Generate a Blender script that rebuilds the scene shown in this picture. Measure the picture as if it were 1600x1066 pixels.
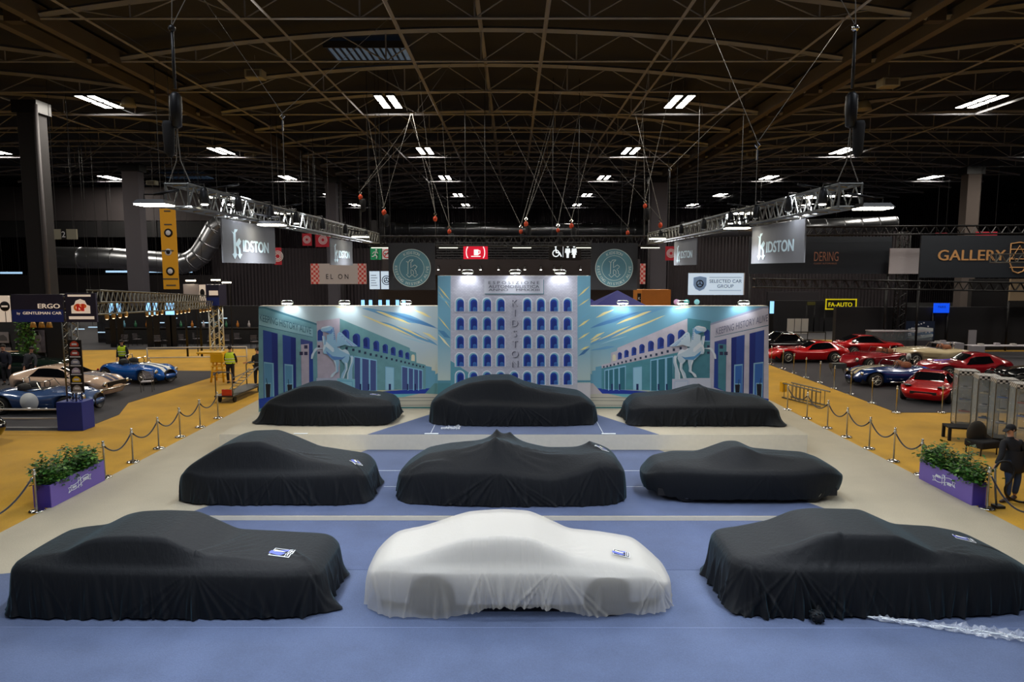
import bpy, bmesh, math, random
import numpy as np
from mathutils import Vector, Matrix
from mathutils.geometry import tessellate_polygon
rnd = random.Random(7)
SC = bpy.context.scene
COL = SC.collection
for _o in list(bpy.data.objects): bpy.data.objects.remove(_o)
def S(r, g, b):
    f = lambda c: (c/255/12.92) if c/255 <= .04045 else ((c/255+.055)/1.055)**2.4
    return (f(r), f(g), f(b), 1)
# ------------------------------------------------------------ camera, world, exposure
F_PX, CAM_H = 1067.0, 5.3
TH = math.atan(113/F_PX); YAW = math.atan(2/F_PX)
cd = bpy.data.cameras.new('camera'); cam = bpy.data.objects.new('camera', cd); COL.objects.link(cam)
cd.sensor_width = 36; cd.lens = F_PX*36/1600; cd.clip_end = 400
cam.location = (0, 0, CAM_H); cam.rotation_euler = (math.pi/2-TH, 0, YAW)
SC.camera = cam
wd = bpy.data.worlds.new('hall_world'); SC.world = wd; wd.use_nodes = True
wd.node_tree.nodes['Background'].inputs[0].default_value = S(150, 158, 185)
wd.node_tree.nodes['Background'].inputs[1].default_value = 0.10
SC.view_settings.view_transform = 'Standard'; SC.view_settings.look = 'None'
SC.view_settings.gamma = 1; SC.view_settings.use_curve_mapping = False
SC.view_settings.exposure = 0.0
SC.cycles.use_denoising = True
SC.cycles.sample_clamp_indirect = 4; SC.cycles.sample_clamp_direct = 30
SC.cycles.max_bounces = 6; SC.cycles.diffuse_bounces = 3; SC.cycles.glossy_bounces = 3
SC.cycles.transparent_max_bounces = 10; SC.cycles.caustics_reflective = False; SC.cycles.caustics_refractive = False

def area(loc, rot, sx, sy, power, col=(1, 1, 1), name='area_light', spread=math.pi):
    l = bpy.data.lights.new(name, 'AREA'); l.shape = 'RECTANGLE'; l.size = sx; l.size_y = sy
    l.energy = power; l.color = col; l.spread = spread
    o = bpy.data.objects.new(name, l); o.location = loc; o.rotation_euler = rot; COL.objects.link(o); return o
def spot(loc, target, power, ang, col=(1, 1, 1), blend=.6, size=.08):
    l = bpy.data.lights.new('spot_light', 'SPOT'); l.energy = power; l.spot_size = ang; l.spot_blend = blend
    l.color = col; l.shadow_soft_size = size
    o = bpy.data.objects.new('spot_light', l); o.location = loc
    d = Vector(target)-Vector(loc); o.rotation_euler = d.to_track_quat('-Z', 'Y').to_euler(); COL.objects.link(o); return o
COOL = (0.86, 0.92, 1.0); WARM = (1.0, .93, .8)
# hall ceiling lamps (fixtures built below where visible; nearer rows are unseen)
LAMP_Z = 14.6
LAMP_X = [-41.4, -23.2, -7.0, 9.3, 26.2, 42.8]
LAMP_Y = [39.5, 55.5, 71.5, 88.0, 101.5]
for ly in LAMP_Y[:3]:
    for lx in LAMP_X[:]:
        area((lx, ly, LAMP_Z-.3), (0, 0, 0), 3, 3, 760, WARM, 'hall_lamp_light')
for lx in LAMP_X[1:5]:
    area((lx, 23.5, LAMP_Z-.3), (0, 0, 0), 3, 3, 700, WARM, 'hall_lamp_light')
for lx in LAMP_X[1:5]:
    area((lx, 7, LAMP_Z-.3), (0, 0, 0), 3, 3, 420, COOL, 'hall_lamp_light')
# stage floods on the truss, lighting the covered cars
TR_X, TR_Z, TR_Y0, TR_Y1 = 4.8, 6.34, 9.9, 24.0
FLOODS = [(-1, 9.75, -5.05, 6.2), (-1, 12.0, -5.1, 6.55), (-1, 15.2, -5.0, 6.52), (-1, 19.4, -4.3, 6.2), (-1, 12.6, -4.4, 6.1),
          (1, 9.75, 5.05, 6.15), (1, 11.6, 5.1, 6.5), (1, 15.0, 5.0, 6.5), (1, 20.6, 4.3, 6.2), (1, 13.6, 4.4, 6.1)]
for sd, fy, fx, fz in FLOODS:
    area((fx*.96, fy, fz-.06), (0, math.radians(14*sd), 0), .6, .4, 126 if fx*fx > 20 else 62, COOL, 'stage_flood_light', math.radians(150))
BARX = [W0 for W0 in (-4.6, -2.25, .3, 2.5, 4.75)]
for fx in BARX:
    area((fx, 23.3, 5.95), (math.radians(-40), 0, 0), .8, .12, 26, COOL, 'stage_flood_light', math.radians(140))
# unseen area lights nearer than the rig wash the foreground; no fixtures
for fx in (-3.2, 2.8):
    area((fx, 4.6, 8.2), (math.radians(14), 0, 0), 1.4, .6, 150, (.8, .88, 1), 'stage_flood_light', math.radians(130))
# clip lamps on the printed backdrop
YW, YT = 22.8, 22.65
def ray(px, py):
    a = (px-800)/F_PX; b = -(py-533)/F_PX
    x, y, z = a, math.cos(TH)+b*math.sin(TH), -math.sin(TH)+b*math.cos(TH)
    c, s = math.cos(YAW), math.sin(YAW)
    return x*c-y*s, x*s+y*c, z
def G(px, py, z=0):
    x, y, zz = ray(px, py); t = (z-CAM_H)/zz; return (x*t, y*t)
def W(px, py, Y):
    x, y, zz = ray(px, py); t = Y/y; return (x*t, CAM_H+zz*t)
CLIPS = [(455, 478, YW), (543, 478, YW), (637, 478, YW), (970, 478, YW), (1062, 478, YW), (1156, 478, YW),
         (732, 431, YT), (805, 431, YT), (874, 431, YT)]
for px, py, yy in CLIPS:
    x, z = W(px, py, yy)
    spot((x, yy-.3, z+.16), (x, yy, z-.55), 34, math.radians(105), (.9, .96, 1), .9, .05)
    area((x, yy-.42, z+.2), (math.radians(-8), 0, 0), .3, .1, 9, COOL, 'clip_lamp_light')

# ------------------------------------------------------------ materials
MATS = {}
def mat(name, col, rough=.6, metal=0, emit=0, bump=0, bscale=40, var=0, vscale=8, coat=0, sheen=0, trans=0, alpha=1, spec=.5, nosample=True):
    if name in MATS: return MATS[name]
    m = bpy.data.materials.new(name); m.use_nodes = True
    nt = m.node_tree; b = nt.nodes['Principled BSDF']; L = nt.links.new
    b.inputs['Base Color'].default_value = col; b.inputs['Roughness'].default_value = rough
    b.inputs['Metallic'].default_value = metal; b.inputs['Specular IOR Level'].default_value = spec
    b.inputs['Coat Weight'].default_value = coat; b.inputs['Coat Roughness'].default_value = .05
    b.inputs['Sheen Weight'].default_value = sheen
    b.inputs['Transmission Weight'].default_value = trans; b.inputs['Alpha'].default_value = alpha
    if emit:
        b.inputs['Emission Color'].default_value = col; b.inputs['Emission Strength'].default_value = emit
        if nosample: m.cycles.emission_sampling = 'NONE'
    if bump or var:
        tc = nt.nodes.new('ShaderNodeTexCoord')
        if var:
            n = nt.nodes.new('ShaderNodeTexNoise'); n.inputs['Scale'].default_value = vscale; n.inputs['Detail'].default_value = 5
            L(tc.outputs['Object'], n.inputs['Vector'])
            mp = nt.nodes.new('ShaderNodeMapRange'); mp.inputs['From Min'].default_value = .3; mp.inputs['From Max'].default_value = .7
            mp.inputs['To Min'].default_value = 1-var; mp.inputs['To Max'].default_value = 1+var
            L(n.outputs['Fac'], mp.inputs['Value'])
            mx = nt.nodes.new('ShaderNodeVectorMath'); mx.operation = 'SCALE'; mx.inputs[0].default_value = col[:3]
            L(mp.outputs['Result'], mx.inputs['Scale']); L(mx.outputs['Vector'], b.inputs['Base Color'])
        if bump:
            n2 = nt.nodes.new('ShaderNodeTexNoise'); n2.inputs['Scale'].default_value = bscale; n2.inputs['Detail'].default_value = 4
            L(tc.outputs['Object'], n2.inputs['Vector'])
            bp = nt.nodes.new('ShaderNodeBump'); bp.inputs['Strength'].default_value = bump; bp.inputs['Distance'].default_value = .02
            L(n2.outputs['Fac'], bp.inputs['Height']); L(bp.outputs['Normal'], b.inputs['Normal'])
    MATS[name] = m; return m
def carpet(name, col, var=.12, vs=1.2, grain=.18):
    m = bpy.data.materials.new(name); m.use_nodes = True
    nt = m.node_tree; b = nt.nodes['Principled BSDF']; L = nt.links.new; N = nt.nodes.new
    b.inputs['Roughness'].default_value = .85; b.inputs['Specular IOR Level'].default_value = .25
    b.inputs['Sheen Weight'].default_value = .25; b.inputs['Sheen Roughness'].default_value = .4
    tc = N('ShaderNodeTexCoord'); n1 = N('ShaderNodeTexNoise'); n1.inputs['Scale'].default_value = vs; n1.inputs['Detail'].default_value = 6
    n2 = N('ShaderNodeTexNoise'); n2.inputs['Scale'].default_value = 45; n2.inputs['Detail'].default_value = 3; n2.inputs['Roughness'].default_value = .8
    L(tc.outputs['Object'], n1.inputs['Vector']); L(tc.outputs['Object'], n2.inputs['Vector'])
    a = N('ShaderNodeMapRange'); a.inputs['From Min'].default_value = .3; a.inputs['From Max'].default_value = .7; a.inputs['To Min'].default_value = 1-var; a.inputs['To Max'].default_value = 1+var
    c = N('ShaderNodeMapRange'); c.inputs['From Min'].default_value = .25; c.inputs['From Max'].default_value = .75; c.inputs['To Min'].default_value = 1-grain; c.inputs['To Max'].default_value = 1+grain
    L(n1.outputs['Fac'], a.inputs['Value']); L(n2.outputs['Fac'], c.inputs['Value'])
    mu = N('ShaderNodeMath'); mu.operation = 'MULTIPLY'; L(a.outputs['Result'], mu.inputs[0]); L(c.outputs['Result'], mu.inputs[1])
    v = N('ShaderNodeVectorMath'); v.operation = 'SCALE'; v.inputs[0].default_value = col[:3]; L(mu.outputs['Value'], v.inputs['Scale'])
    L(v.outputs['Vector'], b.inputs['Base Color'])
    bp = N('ShaderNodeBump'); bp.inputs['Strength'].default_value = .35; bp.inputs['Distance'].default_value = .01
    L(n2.outputs['Fac'], bp.inputs['Height']); L(bp.outputs['Normal'], b.inputs['Normal'])
    MATS[name] = m; return m
BLUE = carpet('blue_carpet', S(78, 91, 124)); BLUE2 = carpet('blue_carpet_lighter', S(86, 99, 130))  # second tone is a slightly lighter blue for the front carpet
BEIGE = carpet('beige_carpet', S(182, 172, 150), .05); YEL = carpet('yellow_carpet', S(200, 150, 16), .16, .7)
DARKC = carpet('charcoal_carpet', S(40, 36, 42)); HALLF = carpet('dark_hall_floor', S(52, 50, 56))
CHROME = mat('chrome', S(215, 213, 208), .16, 1); BRUSH = mat('brushed_nickel', S(205, 200, 188), .38, 1)
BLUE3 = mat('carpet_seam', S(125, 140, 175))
BLACKM = mat('black_metal', S(24, 23, 26), .45, .3); ALU = mat('aluminium_tube', S(120, 120, 116), .42, .9)
DARKALU = mat('dark_truss_tube', S(70, 70, 72), .45, .8); STEEL = mat('brown_roof_steel', S(138, 138, 144), .7, .1, var=.15, vscale=.6)
ROPE = mat('black_velvet', S(28, 24, 32), .9, sheen=.4)
WHITE = mat('white_print', S(235, 240, 242), .6); PLASTER = mat('platform_paint', S(228, 220, 202), .6, var=.03)
BLK = mat('matt_black', S(18, 17, 20), .85); GLASSD = mat('dark_car_glass', S(12, 14, 18), .06, spec=.8)
TYRE = mat('tyre_rubber', S(22, 21, 22), .8); LAMPW = mat('lamp_white', (1, .95, .84, 1), emit=14)
LAMPF = mat('flood_face', (1, .95, .78, 1), emit=16); CABLE = mat('steel_cable', S(120, 116, 110), .6, .2)
ORANGE = mat('orange_hook_paint', S(225, 75, 30), .5); DUCT = mat('galvanised_duct', S(170, 172, 178), .3, .95, var=.1, vscale=1.2)

# ------------------------------------------------------------ mesh builder
TXT = {}
def glyphs(s):
    if s in TXT: return TXT[s]
    c = bpy.data.curves.new('t', 'FONT'); c.body = s; c.size = 1; c.resolution_u = 3
    o = bpy.data.objects.new('t', c); COL.objects.link(o)
    dg = bpy.context.evaluated_depsgraph_get(); me = o.evaluated_get(dg).to_mesh()
    v = [tuple(p.co) for p in me.vertices]; f = [tuple(p.vertices) for p in me.polygons]
    o.evaluated_get(dg).to_mesh_clear(); bpy.data.objects.remove(o); bpy.data.curves.remove(c)
    xs = [p[0] for p in v] or [0, 1]; ys = [p[1] for p in v] or [0, 1]
    TXT[s] = (v, f, min(xs), max(xs), min(ys), max(ys)); return TXT[s]
class MB:
    def __init__(s): s.v = []; s.f = []; s.m = []; s.mats = []; s.sm = []
    def mi(s, m):
        if m not in s.mats: s.mats.append(m)
        return s.mats.index(m)
    def add(s, vs, fs, m, smooth=False):
        k = len(s.v); s.v += [tuple(p) for p in vs]; i = s.mi(m)
        for f in fs: s.f.append(tuple(k+a for a in f)); s.m.append(i); s.sm.append(smooth)
        return s
    def box(s, x0, x1, y0, y1, z0, z1, m):
        return s.add([(x, y, z) for z in (z0, z1) for x, y in ((x0, y0), (x1, y0), (x1, y1), (x0, y1))],
                     [(3, 2, 1, 0), (4, 5, 6, 7), (0, 1, 5, 4), (1, 2, 6, 5), (2, 3, 7, 6), (3, 0, 4, 7)], m)
    def obox(s, c, sx, sy, sz, m, R=None):
        R = R or Matrix.Identity(3)
        vs = [Vector(c)+R@Vector((a*sx/2, b*sy/2, d*sz/2)) for d in (-1, 1) for a, b in ((-1, -1), (1, -1), (1, 1), (-1, 1))]
        return s.add(vs, [(3, 2, 1, 0), (4, 5, 6, 7), (0, 1, 5, 4), (1, 2, 6, 5), (2, 3, 7, 6), (3, 0, 4, 7)], m)
    def tube(s, pts, r, m, n=8, closed=False, caps=True, rs=None):
        pts = [Vector(p) for p in pts]; rs = rs or [r]*len(pts); vs = []; fs = []; N = len(pts)
        up = Vector((0, 0, 1)); prev = None
        for i, p in enumerate(pts):
            d = ((pts[min(i+1, N-1)]-pts[max(i-1, 0)]) if not closed else (pts[(i+1) % N]-pts[i-1])).normalized()
            if prev is None:
                a = d.cross(up)
                if a.length < .05: a = d.cross(Vector((1, 0, 0)))
            else: a = prev-d*prev.dot(d)
            if a.length < 1e-6: a = d.orthogonal()
            a.normalize(); b = d.cross(a); prev = a
            for k in range(n):
                t = 2*math.pi*k/n; vs.append(p+(a*math.cos(t)+b*math.sin(t))*rs[i])
        for i in range(N if closed else N-1):
            j = (i+1) % N
            for k in range(n): fs.append((i*n+k, i*n+(k+1) % n, j*n+(k+1) % n, j*n+k))
        if caps and not closed: fs += [tuple(range(n))[::-1], tuple((N-1)*n+k for k in range(n))]
        return s.add(vs, fs, m, n > 5)
    def lathe(s, c, prof, m, n=20, axis='z', smooth=True):
        vs = []; fs = []
        for r, h in prof:
            for k in range(n):
                t = 2*math.pi*k/n; a, b = r*math.cos(t), r*math.sin(t)
                vs.append({'z': (c[0]+a, c[1]+b, c[2]+h), 'y': (c[0]+a, c[1]+h, c[2]+b), 'x': (c[0]+h, c[1]+a, c[2]+b)}[axis])
        for i in range(len(prof)-1):
            for k in range(n): fs.append((i*n+k, i*n+(k+1) % n, (i+1)*n+(k+1) % n, (i+1)*n+k))
        fs.append(tuple(range(n))[::-1]); fs.append(tuple((len(prof)-1)*n+k for k in range(n)))
        return s.add(vs, fs, m, smooth)
    def ball(s, c, r, m, n=12, sc=(1, 1, 1)):
        return s.lathe((0, 0, 0), [(max(1e-4, math.sin(math.pi*i/n)), -math.cos(math.pi*i/n)) for i in range(n+1)], m, n*2) if False else \
            s.add([(c[0]+r*sc[0]*math.sin(math.pi*i/n)*math.cos(2*math.pi*k/(2*n)), c[1]+r*sc[1]*math.sin(math.pi*i/n)*math.sin(2*math.pi*k/(2*n)), c[2]-r*sc[2]*math.cos(math.pi*i/n)) for i in range(n+1) for k in range(2*n)],
                  [(i*2*n+k, i*2*n+(k+1) % (2*n), (i+1)*2*n+(k+1) % (2*n), (i+1)*2*n+k) for i in range(n) for k in range(2*n)], m, True)
    def quad(s, a, b, c, d, m): return s.add([a, b, c, d], [(0, 1, 2, 3)], m)
    # flat polygon on an upright panel facing -y; pts are (x, z)
    def flat(s, pts, y, m):
        tri = tessellate_polygon([[Vector((p[0], p[1], 0)) for p in pts]])
        fs = []
        for t in tri:
            a, b, c = (pts[i] for i in t)
            cr = (b[0]-a[0])*(c[1]-a[1])-(b[1]-a[1])*(c[0]-a[0])
            fs.append(tuple(t) if cr > 0 else tuple(t)[::-1])
        return s.add([(p[0], y, p[1]) for p in pts], fs, m)
    def text(s, st, o, xd, yd, h, m, w=None, center=True, bold=0):
        v, f, x0, x1, y0, y1 = glyphs(st)
        xd = Vector(xd).normalized(); yd = Vector(yd).normalized(); k = h/.73; kx = k if w is None else w/(x1-x0)
        ox = (x0+x1)/2 if center else x0; n = xd.cross(yd).normalized()
        offs = [(0, 0)] if not bold else [(-bold, 0), (bold, 0), (0, bold*.6)]
        for q, (ax, ay) in enumerate(offs):
            vs = [Vector(o)+xd*((p[0]-ox)*kx+ax)+yd*(p[1]*k+ay)+n*(.0006*q) for p in v]
            s.add(vs, f, m)
        return s
    def build(s, name, parent=None, loc=None, bevel=0):
        me = bpy.data.meshes.new(name); me.from_pydata(s.v, [], s.f)
        for m in s.mats: me.materials.append(m)
        me.polygons.foreach_set('material_index', s.m); me.polygons.foreach_set('use_smooth', s.sm)
        me.update(); o = bpy.data.objects.new(name, me); COL.objects.link(o)
        if parent is not None: o.parent = parent
        if loc is not None: o.location = loc
        if bevel:
            b = o.modifiers.new('bevel', 'BEVEL'); b.width = bevel; b.segments = 2; b.limit_method = 'ANGLE'
        return o
def tag(o, label, cat=None, group=None, kind=None):
    o['label'] = label
    if cat: o['category'] = cat
    if group: o['group'] = group
    if kind: o['kind'] = kind
    return o
def thing(name, label, cat, loc=(0, 0, 0), rz=0, group=None):
    o = bpy.data.objects.new(name, None); COL.objects.link(o); o.location = loc; o.rotation_euler = (0, 0, rz)
    o.empty_display_size = .2
    return tag(o, label, cat, group)
def struct(o, label=None):
    o['kind'] = 'structure'
    if label: o['label'] = label
    return o
KIDS = {}
def dup(root, loc, label=None, rz=None, scale=None, group=None):
    r = root.copy(); COL.objects.link(r); r.location = loc
    if rz is not None: r.rotation_euler = (0, 0, rz)
    if scale is not None: r.scale = scale
    if label: r['label'] = label
    if group: r['group'] = group
    if root.name not in KIDS:
        KIDS[root.name] = [(c, [g for g in bpy.data.objects if g.parent == c]) for c in bpy.data.objects if c.parent == root]
    for ch, gs in KIDS[root.name]:
        c = ch.copy(); COL.objects.link(c); c.parent = r
        for g in gs:
            d = g.copy(); COL.objects.link(d); d.parent = c
    return r
ORD = ['first', 'second', 'third', 'fourth', 'fifth', 'sixth', 'seventh', 'eighth', 'ninth', 'tenth', 'eleventh', 'twelfth', 'thirteenth',
       'fourteenth', 'fifteenth', 'sixteenth', 'seventeenth', 'eighteenth', 'nineteenth', 'twentieth']

# ------------------------------------------------------------ floors and platforms
def slab(name, pts, z0, z1, m, label=None, side=None):
    mb = MB(); n = len(pts)
    mb.add([(p[0], p[1], z1) for p in pts], [tuple(range(n))], m)
    vs = [(p[0], p[1], z) for z in (z0, z1) for p in pts]
    mb.add(vs, [(i, (i+1) % n, n+(i+1) % n, n+i) for i in range(n)], side or m)
    return struct(mb.build(name), label)
slab('floor', [(-90, -12), (90, -12), (90, 130), (-90, 130)], -.2, -.012, HALLF, 'dark hall floor')
slab('floor', [(-40, -12), (40, -12), (40, 47), (19, 52), (12, 56), (9, 47), (-40, 43.5)], -.012, -.006, YEL, 'yellow carpet aisle around the stand')
slab('floor', [(-10.36, 0), (10.4, 0), (10.4, 30), (-10.36, 30)], -.006, 0, BEIGE, 'beige carpet of the stand')
slab('floor', [(-14.3, 22.0), (-14.4, 24.5), (-15.3, 26.7), (-14.8, 33), (-15.0, 35.2), (-50, 36.5), (-50, 22.0)], -.006, .002, DARKC, 'charcoal carpet island on the left')
slab('floor', [(14.2, 24.9), (24, 24.9), (60, 26), (60, 43.6), (14.2, 43.6)], -.006, .002, DARKC, 'charcoal carpet island on the right')
def wedge(y): return 4.2+(19.2-y)*.54
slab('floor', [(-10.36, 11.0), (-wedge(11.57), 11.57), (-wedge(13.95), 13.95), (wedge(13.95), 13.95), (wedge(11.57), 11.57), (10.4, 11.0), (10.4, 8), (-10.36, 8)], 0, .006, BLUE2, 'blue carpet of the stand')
slab('floor', [(-wedge(11.57), 11.57), (wedge(11.57), 11.57), (wedge(13.95), 13.94), (-wedge(13.95), 13.94)], .002, .010, BLUE, 'blue carpet strip before the step')
slab('floor_tier_middle', [(-7.56, 13.95), (7.56, 13.95), (7.56, 19.4), (-7.56, 19.4)], 0, .1, BEIGE, 'low middle tier with white edge', PLASTER)
slab('floor', [(-wedge(13.98), 13.98), (wedge(13.98), 13.98), (wedge(19.2), 19.25), (-wedge(19.2), 19.25)], .09, .106, BLUE, 'blue carpet wedge on the middle tier')
slab('floor_tier_back', [(-8.46, 19.25), (8.46, 19.25), (8.46, 23.4), (-8.46, 23.4)], 0, .55, BEIGE, 'raised back platform with pale front', PLASTER)
slab('floor', [(-4.2, 19.27), (4.2, 19.27), (2.45, 22.5), (-2.45, 22.5)], .54, .556, BLUE, 'blue carpet wedge on the back platform')
mb = MB()
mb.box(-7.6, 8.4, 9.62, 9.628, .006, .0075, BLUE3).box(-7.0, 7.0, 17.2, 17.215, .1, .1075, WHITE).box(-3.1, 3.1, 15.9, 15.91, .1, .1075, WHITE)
mb.box(-2.4, -2.385, 19.3, 22.5, .55, .558, WHITE).box(2.6, 2.612, 19.3, 22.5, .55, .558, WHITE)
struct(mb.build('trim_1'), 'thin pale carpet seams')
for i, (px, lb) in enumerate([(472, 'left of the centre'), (675, 'just left of the central black car'), (950, 'just right of the central black car')]):
    x, y = G(px, 676.5, .55)
    mb = MB().box(x-.2, x+.2, 19.3, 19.38, .556, .564, WHITE)
    tag(mb.build('floor_card'), 'white card lying on the back platform edge '+lb, 'card', 'white cards on the platform edge')
# ------------------------------------------------------------ car shells (draped covers and bare bodies share the same lofting)
def interp(tab, x):
    xs = np.array([t[0] for t in tab], float); zs = np.array([t[1] for t in tab], float)
    # smooth monotone-ish interpolation: linear then box smoothing
    k = np.linspace(-1, 1, 7)*.11; w = np.array([.5, .8, 1, 1.1, 1, .8, .5]); w /= w.sum()
    return sum(wi*np.interp(x+ki, xs, zs) for ki, wi in zip(k, w))
def Hfun(P, x, y):
    p = np.abs(y)/P['W']
    zc = interp(P['top'], x); zs = interp(P['belt'], x)
    pr, pb = P.get('pr', .70), P.get('pb', .90)
    t = np.clip((p-pr)/(pb-pr), 0, 1); t = t*t*(3-2*t)*.35+t*.65
    z = zc+(zs-zc)*t
    z = z+P.get('crown', .03)*(1-np.clip(p, 0, 1)**2)
    for (x0, y0, x1, y1, amp, wd) in P.get('creases', []):
        dx, dy = x1-x0, y1-y0; L2 = dx*dx+dy*dy
        s = np.clip(((x-x0)*dx+(y-y0)*dy)/L2, 0, 1)
        d = np.hypot(x-(x0+s*dx), y-(y0+s*dy))
        z = z+amp*np.exp(-(d/(wd*(.4+s)))**2)*np.sin(np.pi*np.clip(s*.9+.08, 0, 1))
    for (x0, y0, amp, wd) in P.get('peaks', []):
        z = z+amp*np.exp(-np.hypot(x-x0, y-y0)/wd)
    return z
def perimeter(P, n):
    a, W, e1, e2 = P['a'], P['W'], P.get('er', 7.), P.get('ef', 6.)
    t = np.linspace(0, 2*np.pi, 6001)[:-1]; c, s = np.cos(t), np.sin(t)
    e = np.where(c > 0, e1, e2) if False else np.where(c > 0, e2, e1)
    x = a*np.sign(c)*np.abs(c)**(2/e); y = W*np.sign(s)*np.abs(s)**(2/e)
    x = np.append(x, x[0]); y = np.append(y, y[0])
    d = np.append(0, np.cumsum(np.hypot(np.diff(x), np.diff(y)))); Lt = d[-1]
    u = np.linspace(0, Lt, n, endpoint=False)
    X = np.interp(u, d, x); Y = np.interp(u, d, y)
    tx = np.roll(X, -1)-np.roll(X, 1); ty = np.roll(Y, -1)-np.roll(Y, 1); l = np.hypot(tx, ty)+1e-9
    return X, Y, ty/l, -tx/l, u, Lt
def shell(P, side, hem, m, name, parent, n=320, ns=16, nt=16, fold=None, inset=.05, off=0.0, under=None):
    Q = dict(P); Q['a'] = P['a']-off; Q['W'] = P['W']-off
    X, Y, NX, NY, u, Lt = perimeter(Q, n)
    xe, ye = X-NX*inset, Y-NY*inset
    mx = np.clip(X, -(Q['a']-Q['W']*.9), Q['a']-Q['W']*.9)
    rows = []
    hm = hem(X, Y, u)
    for k in range(nt+1):                      # centre outwards
        t = (k/nt)**.8
        x = mx+(xe-mx)*t; y = ye*t
        z = Hfun(P, x, y)-off-.035*t**14
        rows.append(np.stack([x, y, z], 1))
    ze = rows[-1][:, 2]
    hm = np.minimum(hm, ze-.04)
    for k in range(1, ns+1):
        s = k/ns; s2 = s**1.25
        z = ze-.02+(hm-ze+.02)*s2
        o = side(s, z, X, ze)
        f = fold(u, s, Lt, X, Y, ze) if fold else 0
        o = o+f
        o = o-inset*np.exp(-s*14)
        rows.append(np.stack([X+NX*o, Y+NY*o, z], 1))
    if under is not None:
        r = rows[-1].copy(); r[:, 0] -= NX*under; r[:, 1] -= NY*under; rows.append(r)
    V = np.concatenate(rows); R = len(rows)
    i = np.arange(R-1)[:, None]*n; j = np.arange(n)[None, :]; j2 = (j+1) % n
    Fc = np.stack([i+j, i+n+j, i+n+j2, i+j2], -1).reshape(-1, 4)
    me = bpy.data.meshes.new(name); me.from_pydata(V.tolist(), [], Fc.tolist())
    bm = bmesh.new(); bm.from_mesh(me); bmesh.ops.remove_doubles(bm, verts=bm.verts, dist=.0015)
    bmesh.ops.recalc_face_normals(bm, faces=bm.faces); bm.to_mesh(me); bm.free()
    me.polygons.foreach_set('use_smooth', [True]*len(me.polygons)); me.materials.append(m)
    o = bpy.data.objects.new(name, me); COL.objects.link(o); o.parent = parent
    return o
def make_folds(seed, Lt, count, amp, fans):
    r = np.random.RandomState(seed); F = []
    for k in range(count):
        F.append((r.uniform(0, Lt), r.normal(0, .10), r.uniform(.010, .04), amp*r.uniform(.25, 1.25), r.uniform(.0, .35), r.uniform(.7, 1.6)))
    for (ua, spread, cnt, am) in fans:          # folds running together at an anchor on the shoulder
        for k in range(cnt):
            F.append((ua+r.normal(0, .04), spread*(k/(cnt-1)-.5)+r.normal(0, .03), r.uniform(.010, .024), am*r.uniform(.5, 1.2), 0.0, .8))
    def f(u, s, Lt_, X, Y, ze):
        o = np.zeros_like(u)
        for (uc, dr, w, a, s0, pw) in F:
            if s < s0: continue
            q = (s-s0)/(1-s0); c = uc+dr*q
            d = (u-c+Lt/2) % Lt-Lt/2
            o += a*(q**pw)*(np.exp(-(d/(w*(1+.8*q)))**2)-.35*np.exp(-((d-w*2.2)/(w*1.8))**2))
        return np.clip(o, -.03, .12)
    return f
def u_of(P, x, side):                            # arc position of a point on the side
    X, Y, NX, NY, u, Lt = perimeter(P, 1200)
    msk = (Y < 0) if side < 0 else (Y > 0)
    i = np.argmin(np.where(msk, np.abs(X-x), 99)); return u[i]
def coverm(name, col, sheen, trans=0):
    m = bpy.data.materials.new(name); m.use_nodes = True; nt = m.node_tree; b = nt.nodes['Principled BSDF']; N = nt.nodes.new; L = nt.links.new
    b.inputs['Base Color'].default_value = col; b.inputs['Roughness'].default_value = .72
    b.inputs['Sheen Weight'].default_value = sheen; b.inputs['Sheen Roughness'].default_value = .35; b.inputs['Sheen Tint'].default_value = S(130, 190, 215)
    b.inputs['Specular IOR Level'].default_value = .3
    tc = N('ShaderNodeTexCoord'); mp = N('ShaderNodeMapping'); mp.inputs['Scale'].default_value = (5, 5, .8)
    n = N('ShaderNodeTexNoise'); n.inputs['Scale'].default_value = 3.2; n.inputs['Detail'].default_value = 6; n.inputs['Distortion'].default_value = .6
    L(tc.outputs['Object'], mp.inputs['Vector']); L(mp.outputs['Vector'], n.inputs['Vector'])
    bp = N('ShaderNodeBump'); bp.inputs['Strength'].default_value = .35; bp.inputs['Distance'].default_value = .03
    L(n.outputs['Fac'], bp.inputs['Height']); L(bp.outputs['Normal'], b.inputs['Normal'])
    if trans:
        b.inputs['Subsurface Weight'].default_value = 0
        tr = N('ShaderNodeBsdfTranslucent'); tr.inputs['Color'].default_value = col
        tp = N('ShaderNodeBsdfTransparent'); m1 = N('ShaderNodeMixShader'); m1.inputs[0].default_value = .3
        m2 = N('ShaderNodeMixShader'); m2.inputs[0].default_value = trans
        out = nt.nodes['Material Output']
        L(b.outputs[0], m1.inputs[1]); L(tr.outputs[0], m1.inputs[2]); L(m1.outputs[0], m2.inputs[1]); L(tp.outputs[0], m2.inputs[2]); L(m2.outputs[0], out.inputs['Surface'])
    return m
BCOVER = coverm('black_stretch_cloth', S(13, 15, 19), .2); WCOVER = coverm('white_sheer_cloth', S(222, 217, 206), .05, .50)
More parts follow.
